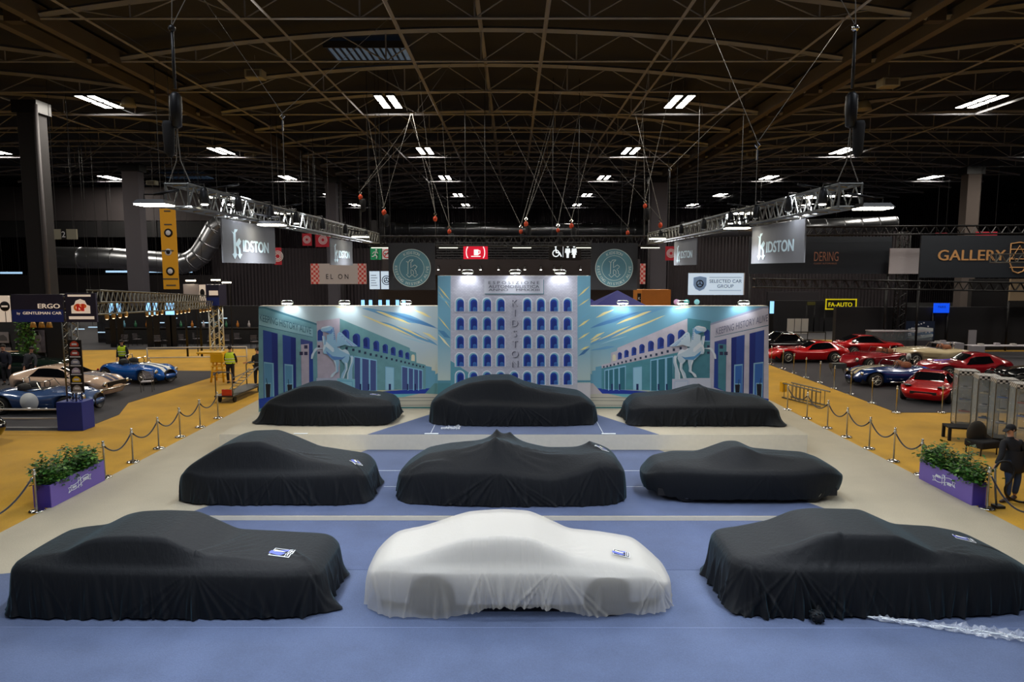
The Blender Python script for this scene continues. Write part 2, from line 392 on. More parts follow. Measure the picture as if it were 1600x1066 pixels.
def wheel_mb(cx, cy, r, sd, rimm, wd=.2):
    t = MB(); t.lathe((cx, cy, r), [(r*.62, -wd/2*1), (r*.9, -wd/2), (r, -wd*.3), (r, wd*.3), (r*.9, wd/2), (r*.62, wd/2)], TYRE, 24, 'y')
    q = MB(); y = cy+sd*(wd/2+.004)
    q.lathe((cx, cy, r), [(r*.62, sd*(wd/2-.02)), (r*.66, sd*(wd/2+.012)), (r*.58, sd*(wd/2+.01)), (r*.5, sd*(wd/2-.03)), (r*.12, sd*(wd/2-.03)), (r*.12, sd*(wd/2+.02))], rimm, 24, 'y')
    for k in range(10):
        a = 2*math.pi*k/10; q.tube([(cx+math.cos(a)*r*.1, cy+sd*wd/2, r+math.sin(a)*r*.1), (cx+math.cos(a)*r*.58, cy+sd*(wd/2-.01), r+math.sin(a)*r*.58)], r*.05, rimm, 4)
    return t, q
def add_wheels(root, xs, W, r, rimm, wd=.2):
    for x in xs:
        for sd in (-1, 1):
            t, q = wheel_mb(x, sd*(W-wd/2-.02), r, sd, rimm, wd)
            o = t.build('wheel', root); q.build('rim', o)
LOGO_B = mat('emblem_blue', S(95, 110, 200), .6); LOGO_K = mat('emblem_black', S(14, 14, 18), .7); LOGO_C = mat('emblem_cream', S(235, 235, 200), .6)
def emblem(P, x, y, sx, sy, rz, root, white_border=True):
    # printed rectangle following the cloth: grid patch with pattern cells
    mb = MB(); nx, ny = 14, 8; c, s = math.cos(rz), math.sin(rz)
    def pt(a, b, lift):
        lx, ly = (a-.5)*sx, (b-.5)*sy; X, Y = x+lx*c-ly*s, y+lx*s+ly*c
        return (X, Y, float(Hfun(P, np.array([X]), np.array([Y]))[0])+lift)
    def patch(poly, m, lift):
        # poly in unit coordinates, subdivided quad
        (a0, b0), (a1, b1), (a2, b2), (a3, b3) = poly; K = 6; vs = []
        for i in range(K+1):
            for j in range(K+1):
                p, q = i/K, j/K
                a = (a0*(1-p)+a1*p)*(1-q)+(a3*(1-p)+a2*p)*q; b = (b0*(1-p)+b1*p)*(1-q)+(b3*(1-p)+b2*p)*q
                vs.append(pt(a, b, lift))
        mb.add(vs, [(i*(K+1)+j, (i+1)*(K+1)+j, (i+1)*(K+1)+j+1, i*(K+1)+j+1) for i in range(K) for j in range(K)], m, True)
    L0 = .008 if not P.get('lift') else P['lift']
    if white_border: patch([(0, 0), (1, 0), (1, 1), (0, 1)], WHITE, L0)
    patch([(.04, .07), (.74, .07), (.74, .93), (.04, .93)], LOGO_K, L0+.004)
    patch([(-.06, .25), (.5, .06), (.72, .35), (-.06, .6)], LOGO_B, L0+.008)
    patch([(.06, .55), (.45, .45), (.74, .75), (.74, .95)], LOGO_B, L0+.008)
    patch([(.1, .5), (.55, .42), (.66, .55), (.1, .72)], LOGO_C, L0+.012)
    patch([(.78, .07), (.96, .07), (.96, .93), (.78, .93)], LOGO_K, L0+.004)
    patch([(.84, .15), (.90, .15), (.90, .85), (.84, .85)], WHITE, L0+.008)
    mb.build('printed_emblem', root)
CARS = {}
def covered(key, label, cx, cy, z, a, W, top, belt, rz=0, seed=1, amp=.03, fans=(), count=120, hem=None, flare=.05, puddles=(), material=None, tuck=0, logo=None, vert=(), **kw):
    root = thing('covered_car', label, 'covered car', (cx, cy, z), rz, 'cars under dust covers on the stand')
    P = dict(a=a, W=W, top=[(x-cx, h) for x, h in top], belt=[(x-cx, h) for x, h in belt]); P.update(kw)
    Lt = perimeter(P, 400)[5]
    fl = [(u_of(P, x-cx, sd), sp, n, am) for (x, sd, sp, n, am) in fans]
    ff = make_folds(seed, Lt, count, amp, fl)
    pud = [(u_of(P, x-cx, sd), w, am) for (x, sd, w, am) in puddles]
    rv = np.random.RandomState(seed+9); vf = []
    for (xa, xb, n) in vert:
        for q in np.linspace(xa, xb, n):
            vf.append((u_of(P, q-cx+rv.normal(0, .03), -1), rv.normal(0, .05), rv.uniform(.008, .018), rv.uniform(.012, .05), rv.uniform(0, .25)))
    r = np.random.RandomState(seed+50); ph = r.uniform(0, 6.28, 8)
    def side(s, zz, X, ze): return flare*s**1.5-tuck*s**2.2+.02*np.sin(s*math.pi)
    def fold(u, s, L_, X, Y, ze):
        o = ff(u, s, L_, X, Y, ze)
        for (uc, dr, w, am, s0) in vf:
            if s > s0:
                q = (s-s0)/(1-s0); d = (u-uc-dr*q+Lt/2) % Lt-Lt/2; o = o+am*q**.8*np.exp(-(d/(w*(1+.6*q)))**2)
        for (uc, w, am) in pud:
            d = (u-uc+Lt/2) % Lt-Lt/2; o = o+am*s**5*np.exp(-(d/w)**2)
        return o
    def hemf(X, Y, u):
        b = .006+.018*(1+np.sin(u*3.1+ph[0]))*.5+.012*(1+np.sin(u*9.7+ph[1]))*.5+.008*(1+np.sin(u*23+ph[2]))
        return b+(hem(X+cx, Y) if hem else 0)
    o = shell(P, side, hemf, material or BCOVER, 'car_cover', root, 1100 if cy < 12 else 760, 24, 20, fold)
    CARS[key] = (root, P, cx)
    if logo: emblem(P, *logo, root)
    return root, P
cz = [(-7.75, .5)]
fanl = lambda x0, y0, dirs, amp=.018, wd=.035: [(x0, y0, x0+dx, y0+dy, amp*1.5, wd) for dx, dy in dirs]
# row one
RA, PA = covered('A', 'black-covered fastback car, front row left, emblem on its hood', -5.35, 10.72, 0.006, 2.38, .84,
    [(-7.75, .80), (-7.3, .88), (-6.95, .92), (-6.6, 1.10), (-6.35, 1.16), (-5.9, 1.18), (-5.38, 1.16), (-4.72, .84), (-4.0, .80), (-3.2, .74), (-2.9, .62)],
    [(-7.75, .78), (-7.4, .84), (-6.5, .80), (-4.6, .76), (-3.2, .73), (-2.9, .62)], seed=3, amp=.034,
    fans=[(-4.85, -1, 2.2, 12, .022), (-7.3, -1, 1.0, 5, .02), (-3.1, -1, .5, 5, .04)], puddles=[(-2.98, -1, .12, .2), (-3.0, 1, .2, .12), (-7.7, -1, .2, .08)], er=10, ef=7,
    creases=fanl(.45, -.6, [(.9, .05), (.95, .2), (.9, .35), (.8, .55), (.7, .75), (.6, .9), (.5, 1.0)])+[(1.6, -.3, 2.3, -.5, .02, .04), (1.75, -.1, 2.35, -.7, .025, .04)],
    logo=(1.68, -.30, .34, .26, -.12))
def bhem(x, y): return .17*np.exp(-((x-.1)/.85)**4)+.03*np.exp(-((x-1.6)/.8)**2)
RB, PB = covered('B', 'white sheer-covered coupe in the middle of the front row', .1, 10.72, 0.006, 2.4, .85,
    [(-2.3, .6), (-2.0, .8), (-1.5, .9), (-1.05, 1.06), (-.75, 1.15), (-.2, 1.19), (.28, 1.16), (.55, 1.04), (.95, .85), (1.5, .79), (2.05, .70), (2.45, .42)],
    [(-2.3, .58), (-1.9, .78), (-1.0, .80), (.5, .80), (1.2, .74), (2.1, .66), (2.45, .42)], seed=9, amp=.028,
    fans=[(.62, -1, 1.6, 10, .04), (-.45, -1, .5, 5, .04), (.05, -1, .4, 3, .035), (2.2, -1, .7, 7, .04), (.25, -1, .3, 3, .04)], count=90, hem=bhem, flare=.02,
    puddles=[(2.2, -1, .3, .05), (-1.8, -1, .4, .05)], material=WCOVER, pr=.72, pb=.9, vert=[(-.75, .55, 26)], ef=3.8, er=4.6,
    creases=fanl(.50, -.62, [(.7, .08), (.75, .25), (.65, .45), (.6, .7)], .016, .03)+[(x_, -.60, x_+.05*math.sin(9*x_), -.80, .016+.008*math.sin(23*x_), .016) for x_ in (-.85, -.72, -.6, -.5, -.38, -.3, -.18, -.1, .02, .1, .2, .28, .36)]+[(2.0, -.45, 2.3, -.6, .02, .03)], logo=(1.62, -.28, .26, .2, -.14), lift=.014)
RC, PC = covered('C', 'black-covered notchback car with knotted hem, front row right', 5.85, 10.8, 0.006, 2.47, .86,
    [(3.4, .80), (3.8, .84), (4.4, .97), (4.8, 1.15), (5.1, 1.19), (5.95, 1.17), (6.55, .90), (7.2, .86), (7.75, .76), (8.3, .5)],
    [(3.4, .80), (4.0, .80), (6.5, .80), (7.5, .80), (7.9, .7), (8.3, .46)], rz=.0, seed=5, amp=.038,
    fans=[(4.3, -1, 1.6, 12, .04), (3.6, -1, 1.0, 7, .03), (5.2, -1, 1.2, 6, .02)], puddles=[(3.5, 1, .25, .16), (3.5, -1, .2, .1), (8.1, -1, .5, -.05)], ef=3.2, er=6,
    creases=fanl(-.75, -.55, [(-.9, -.1), (-.8, -.25), (-.6, -.3), (-.4, -.33), (-1.1, .05)], .022, .04)+fanl(.75, -.55, [(.5, -.1), (.6, .1), (.7, .3)], .015, .03)+[(1.5, 0, 2.2, -.2, .02, .03)],
    logo=(1.62, .12, .3, .22, -.3))
kb = MB(); kb.ball((-1.28, -1.02, .09), .1, BCOVER, 10, (1.05, .9, .9))
for k in range(9):
    a = k*.7; kb.tube([(-1.28+.09*math.cos(a), -1.02-.06, .09+.08*math.sin(a)), (-1.28+.1*math.cos(a+1.2), -1.0, .1+.08*math.sin(a+1.2)), (-1.25+.1*math.cos(a+2), -.9, .12)], .018, BCOVER, 6)
kb.tube([(-1.25, -.96, .1), (-1.2, -.86, .2), (-1.15, -.83, .34)], .05, BCOVER, 8, rs=[.07, .04, .01])
kb.build('knotted_hem', RC)
# row two
RD, PD = covered('D', 'black-covered tall rounded coupe, middle row left', -5.4, 15.45, .106, 2.12, .84,
    [(-7.5, .58), (-7.25, .8), (-6.95, .98), (-6.5, 1.24), (-6.2, 1.33), (-5.6, 1.35), (-5.25, 1.22), (-4.65, .95), (-4.1, .86), (-3.55, .78), (-3.25, .6)],
    [(-7.5, .56), (-7.2, .74), (-6.4, .72), (-3.5, .76), (-3.25, .6)], seed=12, amp=.032, fans=[(-5.1, -1, 1.6, 10, .025), (-6.5, -1, 1.0, 6, .015)],
    creases=fanl(.3, -.5, [(.9, .0), (1.0, .2), (.9, .5)], .02, .035)+[(1.7, -.3, 2.1, -.6, .02, .03)], puddles=[(-3.35, 1, .2, .15), (-3.3, -1, .25, .08)], logo=(1.82, -.28, .26, .2, -.8), er=4.5)
RE, PE = covered('E', 'black-covered roofless racer with draped peaks, middle row centre', -.05, 15.45, .106, 2.58, .92,
    [(-2.75, .42), (-2.4, .72), (-2.0, .98), (-1.5, 1.08), (-.95, 1.10), (-.5, 1.16), (-.1, 1.18), (.3, 1.08), (.8, .98), (1.5, .98), (2.0, 1.04), (2.3, .92), (2.6, .55)],
    [(-2.75, .4), (-2.4, .52), (-2.0, .74), (-1.6, .83), (-1.0, .80), (0, .74), (.9, .68), (1.4, .80), (1.95, .97), (2.3, .84), (2.6, .5)], seed=15, amp=.03,
    fans=[(-.3, -1, 2.4, 16, .03), (1.8, -1, 1.3, 7, .025), (-2.2, -1, .8, 5, .02)], ef=4, er=3,
    peaks=[(-.35, -.46, .34, .26), (-.34, .3, .24, .14), (-.02, .36, .17, .14), (1.85, .35, .12, .14), (-1.0, .5, .05, .2)],
    creases=fanl(-.3, -.45, [(1.4, -.15), (1.5, .1), (1.2, -.35), (1.45, .35), (-.9, -.05), (-.8, .2)], .025, .035)+[(-2.3, -.55, -1.2, -.7, .05, .05), (1.85, .3, 2.1, -.2, .05, .05)],
    logo=(2.1, .0, .28, .22, -1.0), puddles=[(-2.3, -1, .3, .08), (2.4, 1, .2, .1)], pr=.35)
RF, PF = covered('F', 'black fitted-cover low sports car showing its wheels, middle row right', 5.25, 15.45, .106, 2.28, .86,
    [(2.95, .5), (3.25, .78), (3.7, .86), (4.3, .88), (4.7, 1.04), (5.0, 1.15), (5.25, 1.15), (5.6, .98), (6.1, .93), (6.8, .88), (7.15, .76), (7.5, .55)],
    [(2.95, .45), (3.3, .72), (3.8, .82), (4.6, .80), (6.0, .77), (6.9, .78), (7.2, .68), (7.5, .5)], seed=18, amp=.008, count=20, fans=[(5.6, -1, 1.4, 6, .012)],
    hem=lambda x, y: .085+.10*np.exp(-((x-7.5)/.35)**2)+.08*np.exp(-((x-2.95)/.35)**2), flare=0.0, tuck=.045, ef=2.8, er=2.8, pr=.34, pb=.85,
    creases=fanl(.1, -.3, [(1.2, .1), (1.1, -.1), (1.0, .4)], .012, .05))
add_wheels(RF, [-1.38, 1.42], .71, .29, BRUSH)
fb = MB().box(-2.0, 2.0, -.6, .6, .14, .3, BLK); fb.build('floor_pan', RF)
# row three
RG, PG = covered('G', 'black-covered coupe with sweeping tail, back platform left', -5.75, 21.15, .556, 2.1, .80,
    [(-7.85, .42), (-7.5, .72), (-7.0, .92), (-6.5, 1.12), (-6.0, 1.17), (-5.65, 1.15), (-5.3, 1.0), (-4.9, .83), (-4.2, .80), (-3.8, .7), (-3.6, .55)],
    [(-7.85, .4), (-7.4, .64), (-6.5, .68), (-4.5, .68), (-3.85, .66), (-3.6, .5)], seed=22, amp=.03, fans=[(-5.3, -1, 1.4, 9, .025)],
    puddles=[(-7.8, -1, .3, .22), (-7.7, 1, .3, .1), (-3.7, 1, .2, .1)], er=3.2, creases=fanl(.4, -.4, [(.8, .1), (.9, .3), (.5, -.15)], .015, .03), logo=(1.45, -.15, .3, .16, -.2), hem=lambda x, y: .1*np.exp(-((x+3.6)/.25)**2))
RH, PH = covered('H', 'large black-covered high-roofed car, back platform centre', .0, 21.15, .556, 2.55, .86,
    [(-2.6, .6), (-2.25, .85), (-1.9, 1.05), (-1.4, 1.25), (-.8, 1.35), (-.1, 1.36), (.3, 1.16), (.9, 1.0), (1.6, .92), (2.1, .85), (2.6, .5)],
    [(-2.6, .45), (-2.2, .68), (-1.0, .74), (1.0, .66), (1.6, .70), (2.1, .72), (2.6, .45)], seed=25, amp=.03, fans=[(.2, -1, 2.2, 13, .03), (-1.6, -1, .8, 5, .02)],
    creases=fanl(.2, -.5, [(1.3, 0), (1.4, .25), (1.1, -.2), (1.3, .5)], .02, .04), puddles=[(2.3, -1, .2, .08), (-2.3, -1, .3, .06)], ef=3.6, er=3.4)
RI, PI = covered('I', 'black-covered low car with pinched windscreen peak, back platform right', 5.85, 21.15, .556, 2.3, .84,
    [(3.5, .55), (3.8, .78), (4.4, .83), (5.0, .88), (5.5, 1.02), (5.8, 1.08), (6.2, .95), (6.8, .82), (7.5, .76), (7.9, .66), (8.2, .45)],
    [(3.5, .45), (3.9, .64), (5.0, .66), (7.0, .66), (7.8, .62), (8.2, .42)], seed=28, amp=.03, fans=[(5.85, -1, 1.8, 10, .03), (4.1, -1, 1.0, 5, .02)],
    peaks=[(0, .1, .06, .12)], creases=fanl(-.02, .0, [(0.1, -.8), (.3, -.75), (-.3, -.7), (.7, -.3), (-.8, -.1)], .02, .035), puddles=[(3.7, -1, .3, .1), (3.6, 1, .2, .18), (8.0, -1, .3, .25)],
    logo=(1.85, .3, .3, .14, -.2), pr=.4)
# what shows through the sheer white cover: body, glass, wheels
SILV = mat('silver_blue_paint', S(204, 203, 202), .6, 0)
def arches(xs, r, sill):
    def h(X, Y, u):
        z = np.full_like(X, sill)
        for x in xs:
            d = np.abs(X-x); z = np.where((d < r) & (np.abs(Y) > .3), np.maximum(z, .25+np.sqrt(np.maximum(r*r-d*d, 0))), z)
        return z
    return h
shell(PB, lambda s, z, X, ze: .02*np.sin(s*math.pi)-.07*s**3, arches([-1.35, 1.35], .36, .17), SILV, 'car_body', RB, 420, 14, 10, off=.045)
add_wheels(RB, [-1.35, 1.35], .80, .32, mat('dark_rim', S(60, 60, 64), .5))
MB().box(-2.0, 2.0, -.62, .62, .18, .42, BLK).build('floor_pan', RB)
def patch(P, x0, x1, p0, p1, m, name, parent, lift=.012, off=0, nx=14, npp=8, sk0=0, sk1=0, both=True):
    for sd in ((-1, 1) if both else (1,)):
        mb = MB(); vs = []
        for i in range(nx+1):
            for j in range(npp+1):
                q = p0+(p1-p0)*j/npp; t = i/nx
                xx = (x0+sk0*(j/npp))*(1-t)+(x1+sk1*(j/npp))*t
                y = sd*q*P['W']; z = float(Hfun(P, np.array([xx]), np.array([y]))[0])
                vs.append((xx, y+(sd*lift if both else 0), z+lift-off))
        mb.add(vs, [(i*(npp+1)+j, (i+1)*(npp+1)+j, (i+1)*(npp+1)+j+1, i*(npp+1)+j+1) for i in range(nx) for j in range(npp)], m, True)
        o = mb.build(name, parent)
    return o
patch(PB, -.80, .32, .75, .88, GLASSD, 'side_window', RB, -.012, .04, sk0=-.15, sk1=.12)

# ------------------------------------------------------------ bare show cars
def paint(name, c, rough=.25): return mat(name, c, rough, .1, coat=1, spec=.6)
def bare(name, label, px, py, ang, P, paintm, win, wheels=(-1.3, 1.3), wr=.32, rim=BRUSH, open_top=False, z=.004, mirror=1, arch=.38, sill=.2, group=None):
    root = thing(name, label, 'car', (px, py, z), ang, group)
    side = lambda s, zz, X, ze: .035*np.sin(min(1, s*1.1)*math.pi)-.1*s**2.5
    shell(P, side, arches(wheels, arch, sill), paintm, 'body', root, 300, 12, 12, inset=.04, under=.25)
    MB().box(-P['a']*.86, P['a']*.86, -P['W']*.7, P['W']*.7, .16, .5, BLK).build('floor_pan', root)
    add_wheels(root, wheels, P['W']+.01, wr, rim)
    for w in win:
        kind = w[0]
        if kind == 'side': patch(P, w[1], w[2], w[3], w[4], GLASSD, 'side_window', root, .012, sk0=w[5], sk1=w[6])
        elif kind == 'mid': patch(P, w[1], w[2], -w[3], w[3], w[4] if len(w) > 4 else GLASSD, w[5] if len(w) > 5 else 'windscreen', root, .014, npp=10, both=False)
        elif kind == 'stripe': patch(P, w[1], w[2], w[3], w[4], w[5], 'racing_stripe', root, .008, nx=30, npp=3)
    return root
def lamp(root, x, y, z, r, m=None, name='headlight', dx=1):
    MB().lathe((x, y, z), [(r, -.02*dx), (r*1.05, 0), (r*.9, .02*dx), (r*.4, .045*dx)], m or MATS['chrome'], 14, 'x').build(name, root)
def bumper(root, x, w, z, name='bumper', m=None, bow=.12):
    MB().tube([(x-bow*(abs(t)**2), t*w, z) if x > 0 else (x+bow*(abs(t)**2), t*w, z) for t in np.linspace(-1, 1, 11)], .035, m or CHROME, 6).build(name, root)
def round_decal(root, x, y, z, r, m, txt=None, sd=-1):
    mb = MB(); mb.lathe((x, y, z), [(r, 0), (r, sd*.012), (.001, sd*.012)], m, 24, 'y')
    if txt: mb.text(txt, (x, y+sd*.02, z-r*.45), (1 if sd < 0 else -1, 0, 0), (0, 0, 1), r*.9, BLK)
    mb.build('roundel', root)
def cockpit(root, P, x0, x1, seatm, scr=True):
    w = P['W']*.62; zc = float(Hfun(P, np.array([(x0+x1)/2]), np.array([0.]))[0])
    mb = MB(); N = 20
    ring = [(((x0+x1)/2+(x1-x0)/2*math.cos(t)), w*math.sin(t)) for t in np.linspace(0, 2*math.pi, N, endpoint=False)]
    mb.add([(x, y, float(Hfun(P, np.array([x]), np.array([y]))[0])+.012) for x, y in ring]+[((x0+x1)/2, 0, zc+.012)], [(i, (i+1) % N, N) for i in range(N)], BLK)
    mb.build('cockpit', root)
    for sd in (-1, 1):
        s = MB(); s.lathe((x0+.25, sd*w*.5, zc-.1), [(.01, 0), (.2, .02), (.22, .12), (.2, .26), (.08, .32)], seatm, 12); s.build('seat', root)
    if scr:
        s = MB(); pts = [(x1-.12*abs(t)**2, t*w*1.05, zc+.02) for t in np.linspace(-1, 1, 9)]; tp = [(p[0]-.16, p[1]*.92, p[2]+.26) for p in pts]
        s.tube(pts, .014, CHROME, 5).tube(tp, .014, CHROME, 5).tube([pts[0], tp[0]], .014, CHROME, 5).tube([pts[-1], tp[-1]], .014, CHROME, 5)
        s.build('windscreen_frame', root)
    s = MB(); s.tube([(x1-.4+.0*math.sin(a), w*.5+.17*math.cos(a), zc+.1+.15*math.sin(a)) for a in np.linspace(0, 6.28, 17)[:-1]], .014, BLACKM, 5, closed=True); s.build('steering_wheel', root)
    s = MB(); s.tube([(x0+.02, w*.2, zc), (x0-.03, w*.2, zc+.34), (x0-.03, w*.85, zc+.34), (x0+.02, w*.85, zc)], .022, CHROME, 6); s.build('roll_bar', root)
def fast(L=2.3, W=.86, roof=1.25, belt=.82, hood=.86, tail=.9, rx=(-1.1, .1), cowl=.75, tailx=None, nose=.55, rear=.6, ef=4, er=4, pr=.5, crown=.03):
    a = L; tx = tailx if tailx is not None else -a*.8
    return dict(a=a, W=W, ef=ef, er=er, pr=pr, crown=crown,
        top=[(-a, rear), (-a+.15, tail*.95), (tx, tail), (rx[0], roof-.02), ((rx[0]+rx[1])/2, roof), (rx[1], roof-.03), (cowl, hood+.02), (a-.5, hood-.06), (a-.12, nose+.1), (a, nose)],
        belt=[(-a, rear*.95), (-a+.2, belt), (a-.5, belt-.03), (a-.1, nose+.02), (a, nose*.9)])
def cobra(name, label, x, y, ang, pm, stripem, seatm, roundel=None):
    P = dict(a=1.98, W=.86, ef=2.9, er=3, pr=.4, crown=.05, top=[(-1.98, .5), (-1.6, .78), (-1.0, .84), (-.4, .80), (.2, .84), (1.0, .80), (1.6, .70), (1.98, .42)],
             belt=[(-1.98, .45), (-1.55, .76), (-1.1, .84), (-.5, .72), (.4, .72), (1.15, .80), (1.6, .66), (1.98, .40)])
    r = bare(name, label, x, y, ang, P, pm, [('stripe', .35, 1.9, .06, .3, stripem), ('stripe', -1.9, -.95, .06, .3, stripem)] if stripem else [], (-1.18, 1.16), .33, arch=.4, sill=.2)
    cockpit(r, P, -.85, .3, seatm)
    MB().lathe((1.93, 0, .38), [(.3, -.05), (.3, .03), (.26, .05), (.26, 0)], BLACKM, 20, 'x').build('grille', r).scale = (1, 1.1, 1)
    for sd in (-1, 1):
        lamp(r, 1.72, sd*.56, .6, .1); lamp(r, -1.88, sd*.6, .55, .05, mat('red_lens', S(200, 20, 20), .3), 'tail_light', -1)
        MB().tube([(-.9, sd*.9, .25), (.6, sd*.92, .25)], .05, CHROME, 8).build('side_pipe', r)
    if roundel: round_decal(r, roundel[0], -.88, .5, roundel[1], WHITE)
    return r
RED = paint('bright_red_paint', S(205, 18, 22)); RED2 = paint('deep_red_paint', S(160, 16, 30)); CREAM = paint('cream_paint', S(225, 205, 165))
NAVY = paint('dark_blue_paint', S(18, 55, 120)); BRBL = paint('bright_blue_paint', S(10, 95, 190)); STBL = paint('steel_blue_paint', S(62, 95, 150))
BLKP = paint('black_paint', S(16, 17, 20), .15); PEACH = paint('pale_cream_paint', S(238, 205, 180)); STR = mat('navy_stripe', S(25, 35, 80), .4)
STW = mat('white_stripe', S(240, 240, 235), .4); TAN = mat('tan_leather', S(150, 90, 60), .7); GREYP = paint('grey_paint', S(90, 95, 92))
GREENP = paint('dark_green_paint', S(24, 40, 34), .15); SEATB = mat('black_leather', S(25, 23, 24), .6)
# left island
def deg(a): return math.radians(a)
P = fast(2.35, .9, 1.28, .86, .93, .98, (-.75, .1), .85, -2.0, .6, .75)
r = bare('fastback_car', 'pale cream fastback with twin navy stripes behind the steel-blue roadster', -18.7, 28.3, deg(-10), P, PEACH,
    [('side', -.85, .35, .60, .86, -.25, .45), ('mid', .16, .82, .56), ('mid', -1.9, -1.0, .5, GLASSD, 'rear_window'), ('stripe', .86, 2.25, .05, .26, STR)], (-1.45, 1.45), .34)
bumper(r, 2.36, .84, .42)
for sd in (-1, 1): lamp(r, 2.3, sd*.62, .62, .1)
MB().box(2.3, 2.37, -.5, .5, .5, .7, BLACKM).build('grille', r)
MB().box(-.95, -.3, -.93, -.915, .42, .6, PEACH).build('side_scoop', r)
r = cobra('open_roadster', 'steel-blue open roadster with blank white door roundel beside the blue truss foot', -17.5, 25.2, deg(2), STBL, None, SEATB, (-.05, .33))
r = cobra('open_roadster', 'bright blue open roadster with white twin stripes, hood toward the yellow aisle', -17.7, 31.9, deg(-20), BRBL, STW, SEATB)
P = fast(2.3, .86, 1.2, .8, .86, .88, (-1.0, .0), .7, -1.9, .55, .6)
bare('fastback_car', 'dark green coupe behind the pale cream fastback', -23.9, 33.2, deg(8), P, GREENP, [('side', -1.0, .3, .6, .86, -.2, .4), ('mid', .08, .7, .56), ('mid', -1.8, -1.1, .5, GLASSD, 'rear_window')])
P = fast(2.2, .84, 1.15, .78, .84, .86, (-1.0, .0), .7, -1.9, .55, .6)
bare('coupe_car', 'black coupe nose cut off by the left frame edge below the rails', -17.9, 20.4, deg(-4), P, BLKP, [('side', -1.0, .3, .6, .86, -.2, .4), ('mid', .08, .7, .56)])
# right island
SUP = []
P = fast(2.4, .88, 1.42, .9, .95, .9, (-.55, .25), .8, -1.3, .6, .6)
r = bare('saloon_car', 'black vintage coupe with chrome window frames at the back of the red cars', 16.6, 42.0, deg(182), P, BLKP, [('side', -.85, .4, .6, .86, -.15, .4), ('mid', .3, .78, .56), ('mid', -1.2, -.65, .5, GLASSD, 'rear_window')])
MB().tube([(-1.0, -.76, .95), (-.6, -.6, 1.33), (.3, -.6, 1.36), (.8, -.78, .95)], .02, CHROME, 5).build('window_frame', r); MB().tube([(-1.0, .76, .95), (-.6, .6, 1.33), (.3, .6, 1.36), (.8, .78, .95)], .02, CHROME, 5).build('window_frame', r)
bumper(r, 2.42, .8, .4)
P = fast(2.3, .87, 1.18, .78, .80, .86, (-1.15, -.35), .25, -1.9, .42, .6, ef=2.8)
P['belt'] = [(-2.3, .55), (-1.8, .80), (-1.4, .86), (-.6, .74), (.6, .74), (1.35, .84), (1.9, .66), (2.3, .4)]
r = bare('sports_coupe', 'bright red long-nosed sports coupe, nose toward the barrier posts at left', 16.8, 38.9, deg(180), P, RED, [('side', -1.1, -.1, .58, .86, -.2, .35), ('mid', -.3, .22, .54), ('mid', -1.7, -1.2, .45, GLASSD, 'rear_window')], (-1.25, 1.35), .33)
P = fast(2.2, .82, 1.0, .8, .84, .82, (-.7, -.5), -.1, -1.5, .5, .55, ef=2.8, er=3)
P['top'] = [(-2.2, .5), (-1.9, .74), (-1.2, .80), (-.4, .80), (.2, .90), (1.0, .88), (1.8, .76), (2.2, .48)]
r = bare('open_roadster', 'deep red roadster with numbered white tail roundel in the middle of the red cars', 19.3, 36.3, deg(205), P, RED2, [], (-1.25, 1.3), .35, rim=BRUSH)
cockpit(r, P, -1.1, -.1, TAN); round_decal(r, -1.6, .84, .62, .2, STW, '16', 1)
for sd in (-1, 1): lamp(r, 2.0, sd*.55, .62, .11)
P = fast(2.25, .84, 1.28, .84, .86, .84, (-.75, .05), .65, -1.9, .5, .55, ef=3, er=3)
r = bare('sports_coupe', 'red glass-roomed grand touring coupe behind the deep red roadster', 21.7, 41.6, deg(4), P, RED, [('side', -1.25, .35, .56, .86, -.2, .4), ('mid', .1, .6, .56), ('mid', -1.7, -.85, .5, GLASSD, 'rear_window')])
MB().tube([(-1.3, -.78, .88), (-.8, -.55, 1.24), (.1, -.55, 1.24), (.75, -.78, .88)], .02, CHROME, 5).build('window_frame', r)
r = cobra('open_roadster', 'dark blue open roadster with wide cream stripe in front of the deep red roadster', 17.3, 31.1, deg(186), NAVY, CREAM, TAN)
P = fast(2.2, .9, .9, .85, .86, .84, (-.7, -.5), -.1, -1.5, .5, .55, ef=3, er=3)
P['top'] = [(-2.2, .5), (-1.9, .76), (-1.2, .86), (-.4, .84), (.2, .92), (1.0, .90), (1.8, .8), (2.2, .52)]
P['belt'] = [(-2.2, .5), (-1.8, .80), (-1.3, .86), (-.4, .76), (.6, .82), (1.3, .86), (1.8, .76), (2.2, .5)]
r = bare('open_roadster', 'cream open roadster with sculpted side cove behind the blue striped roadster', 23.4, 38.1, deg(180), P, CREAM, [], (-1.3, 1.25), .33)
cockpit(r, P, -1.0, .05, TAN)
mb = MB(); mb.add([(-.1, .955, .66), (.95, .955, .70), (.95, .955, .52), (.2, .955, .46)], [(0, 1, 2, 3)], mat('cove_shade', S(190, 170, 130), .4)); mb.build('side_cove', r)
P = fast(2.25, .88, 1.25, .82, .86, .84, (-.9, -.1), .45, -2.0, .55, .55, ef=3.2, er=2.6, pr=.42)
P['belt'] = [(-2.25, .5), (-1.8, .80), (-1.3, .90), (-.5, .74), (.5, .74), (1.3, .88), (1.9, .76), (2.25, .5)]
r = bare('sports_coupe', 'deep red split-tail fastback sports car behind the red wedge car', 21.9, 32.9, deg(182), P, RED2, [('side', -.85, .1, .58, .86, -.05, .35), ('mid', -.02, .45, .5), ('mid', -1.7, -1.1, .35, GLASSD, 'rear_window')], (-1.25, 1.3), .35)
MB().box(-1.0, 1.0, .88, .93, .2, .27, CHROME).build('side_exhaust', r)
P = fast(2.15, .88, 1.06, .70, .72, .80, (-.75, .05), .75, -2.0, .5, .6, ef=4.5, er=4, pr=.5)
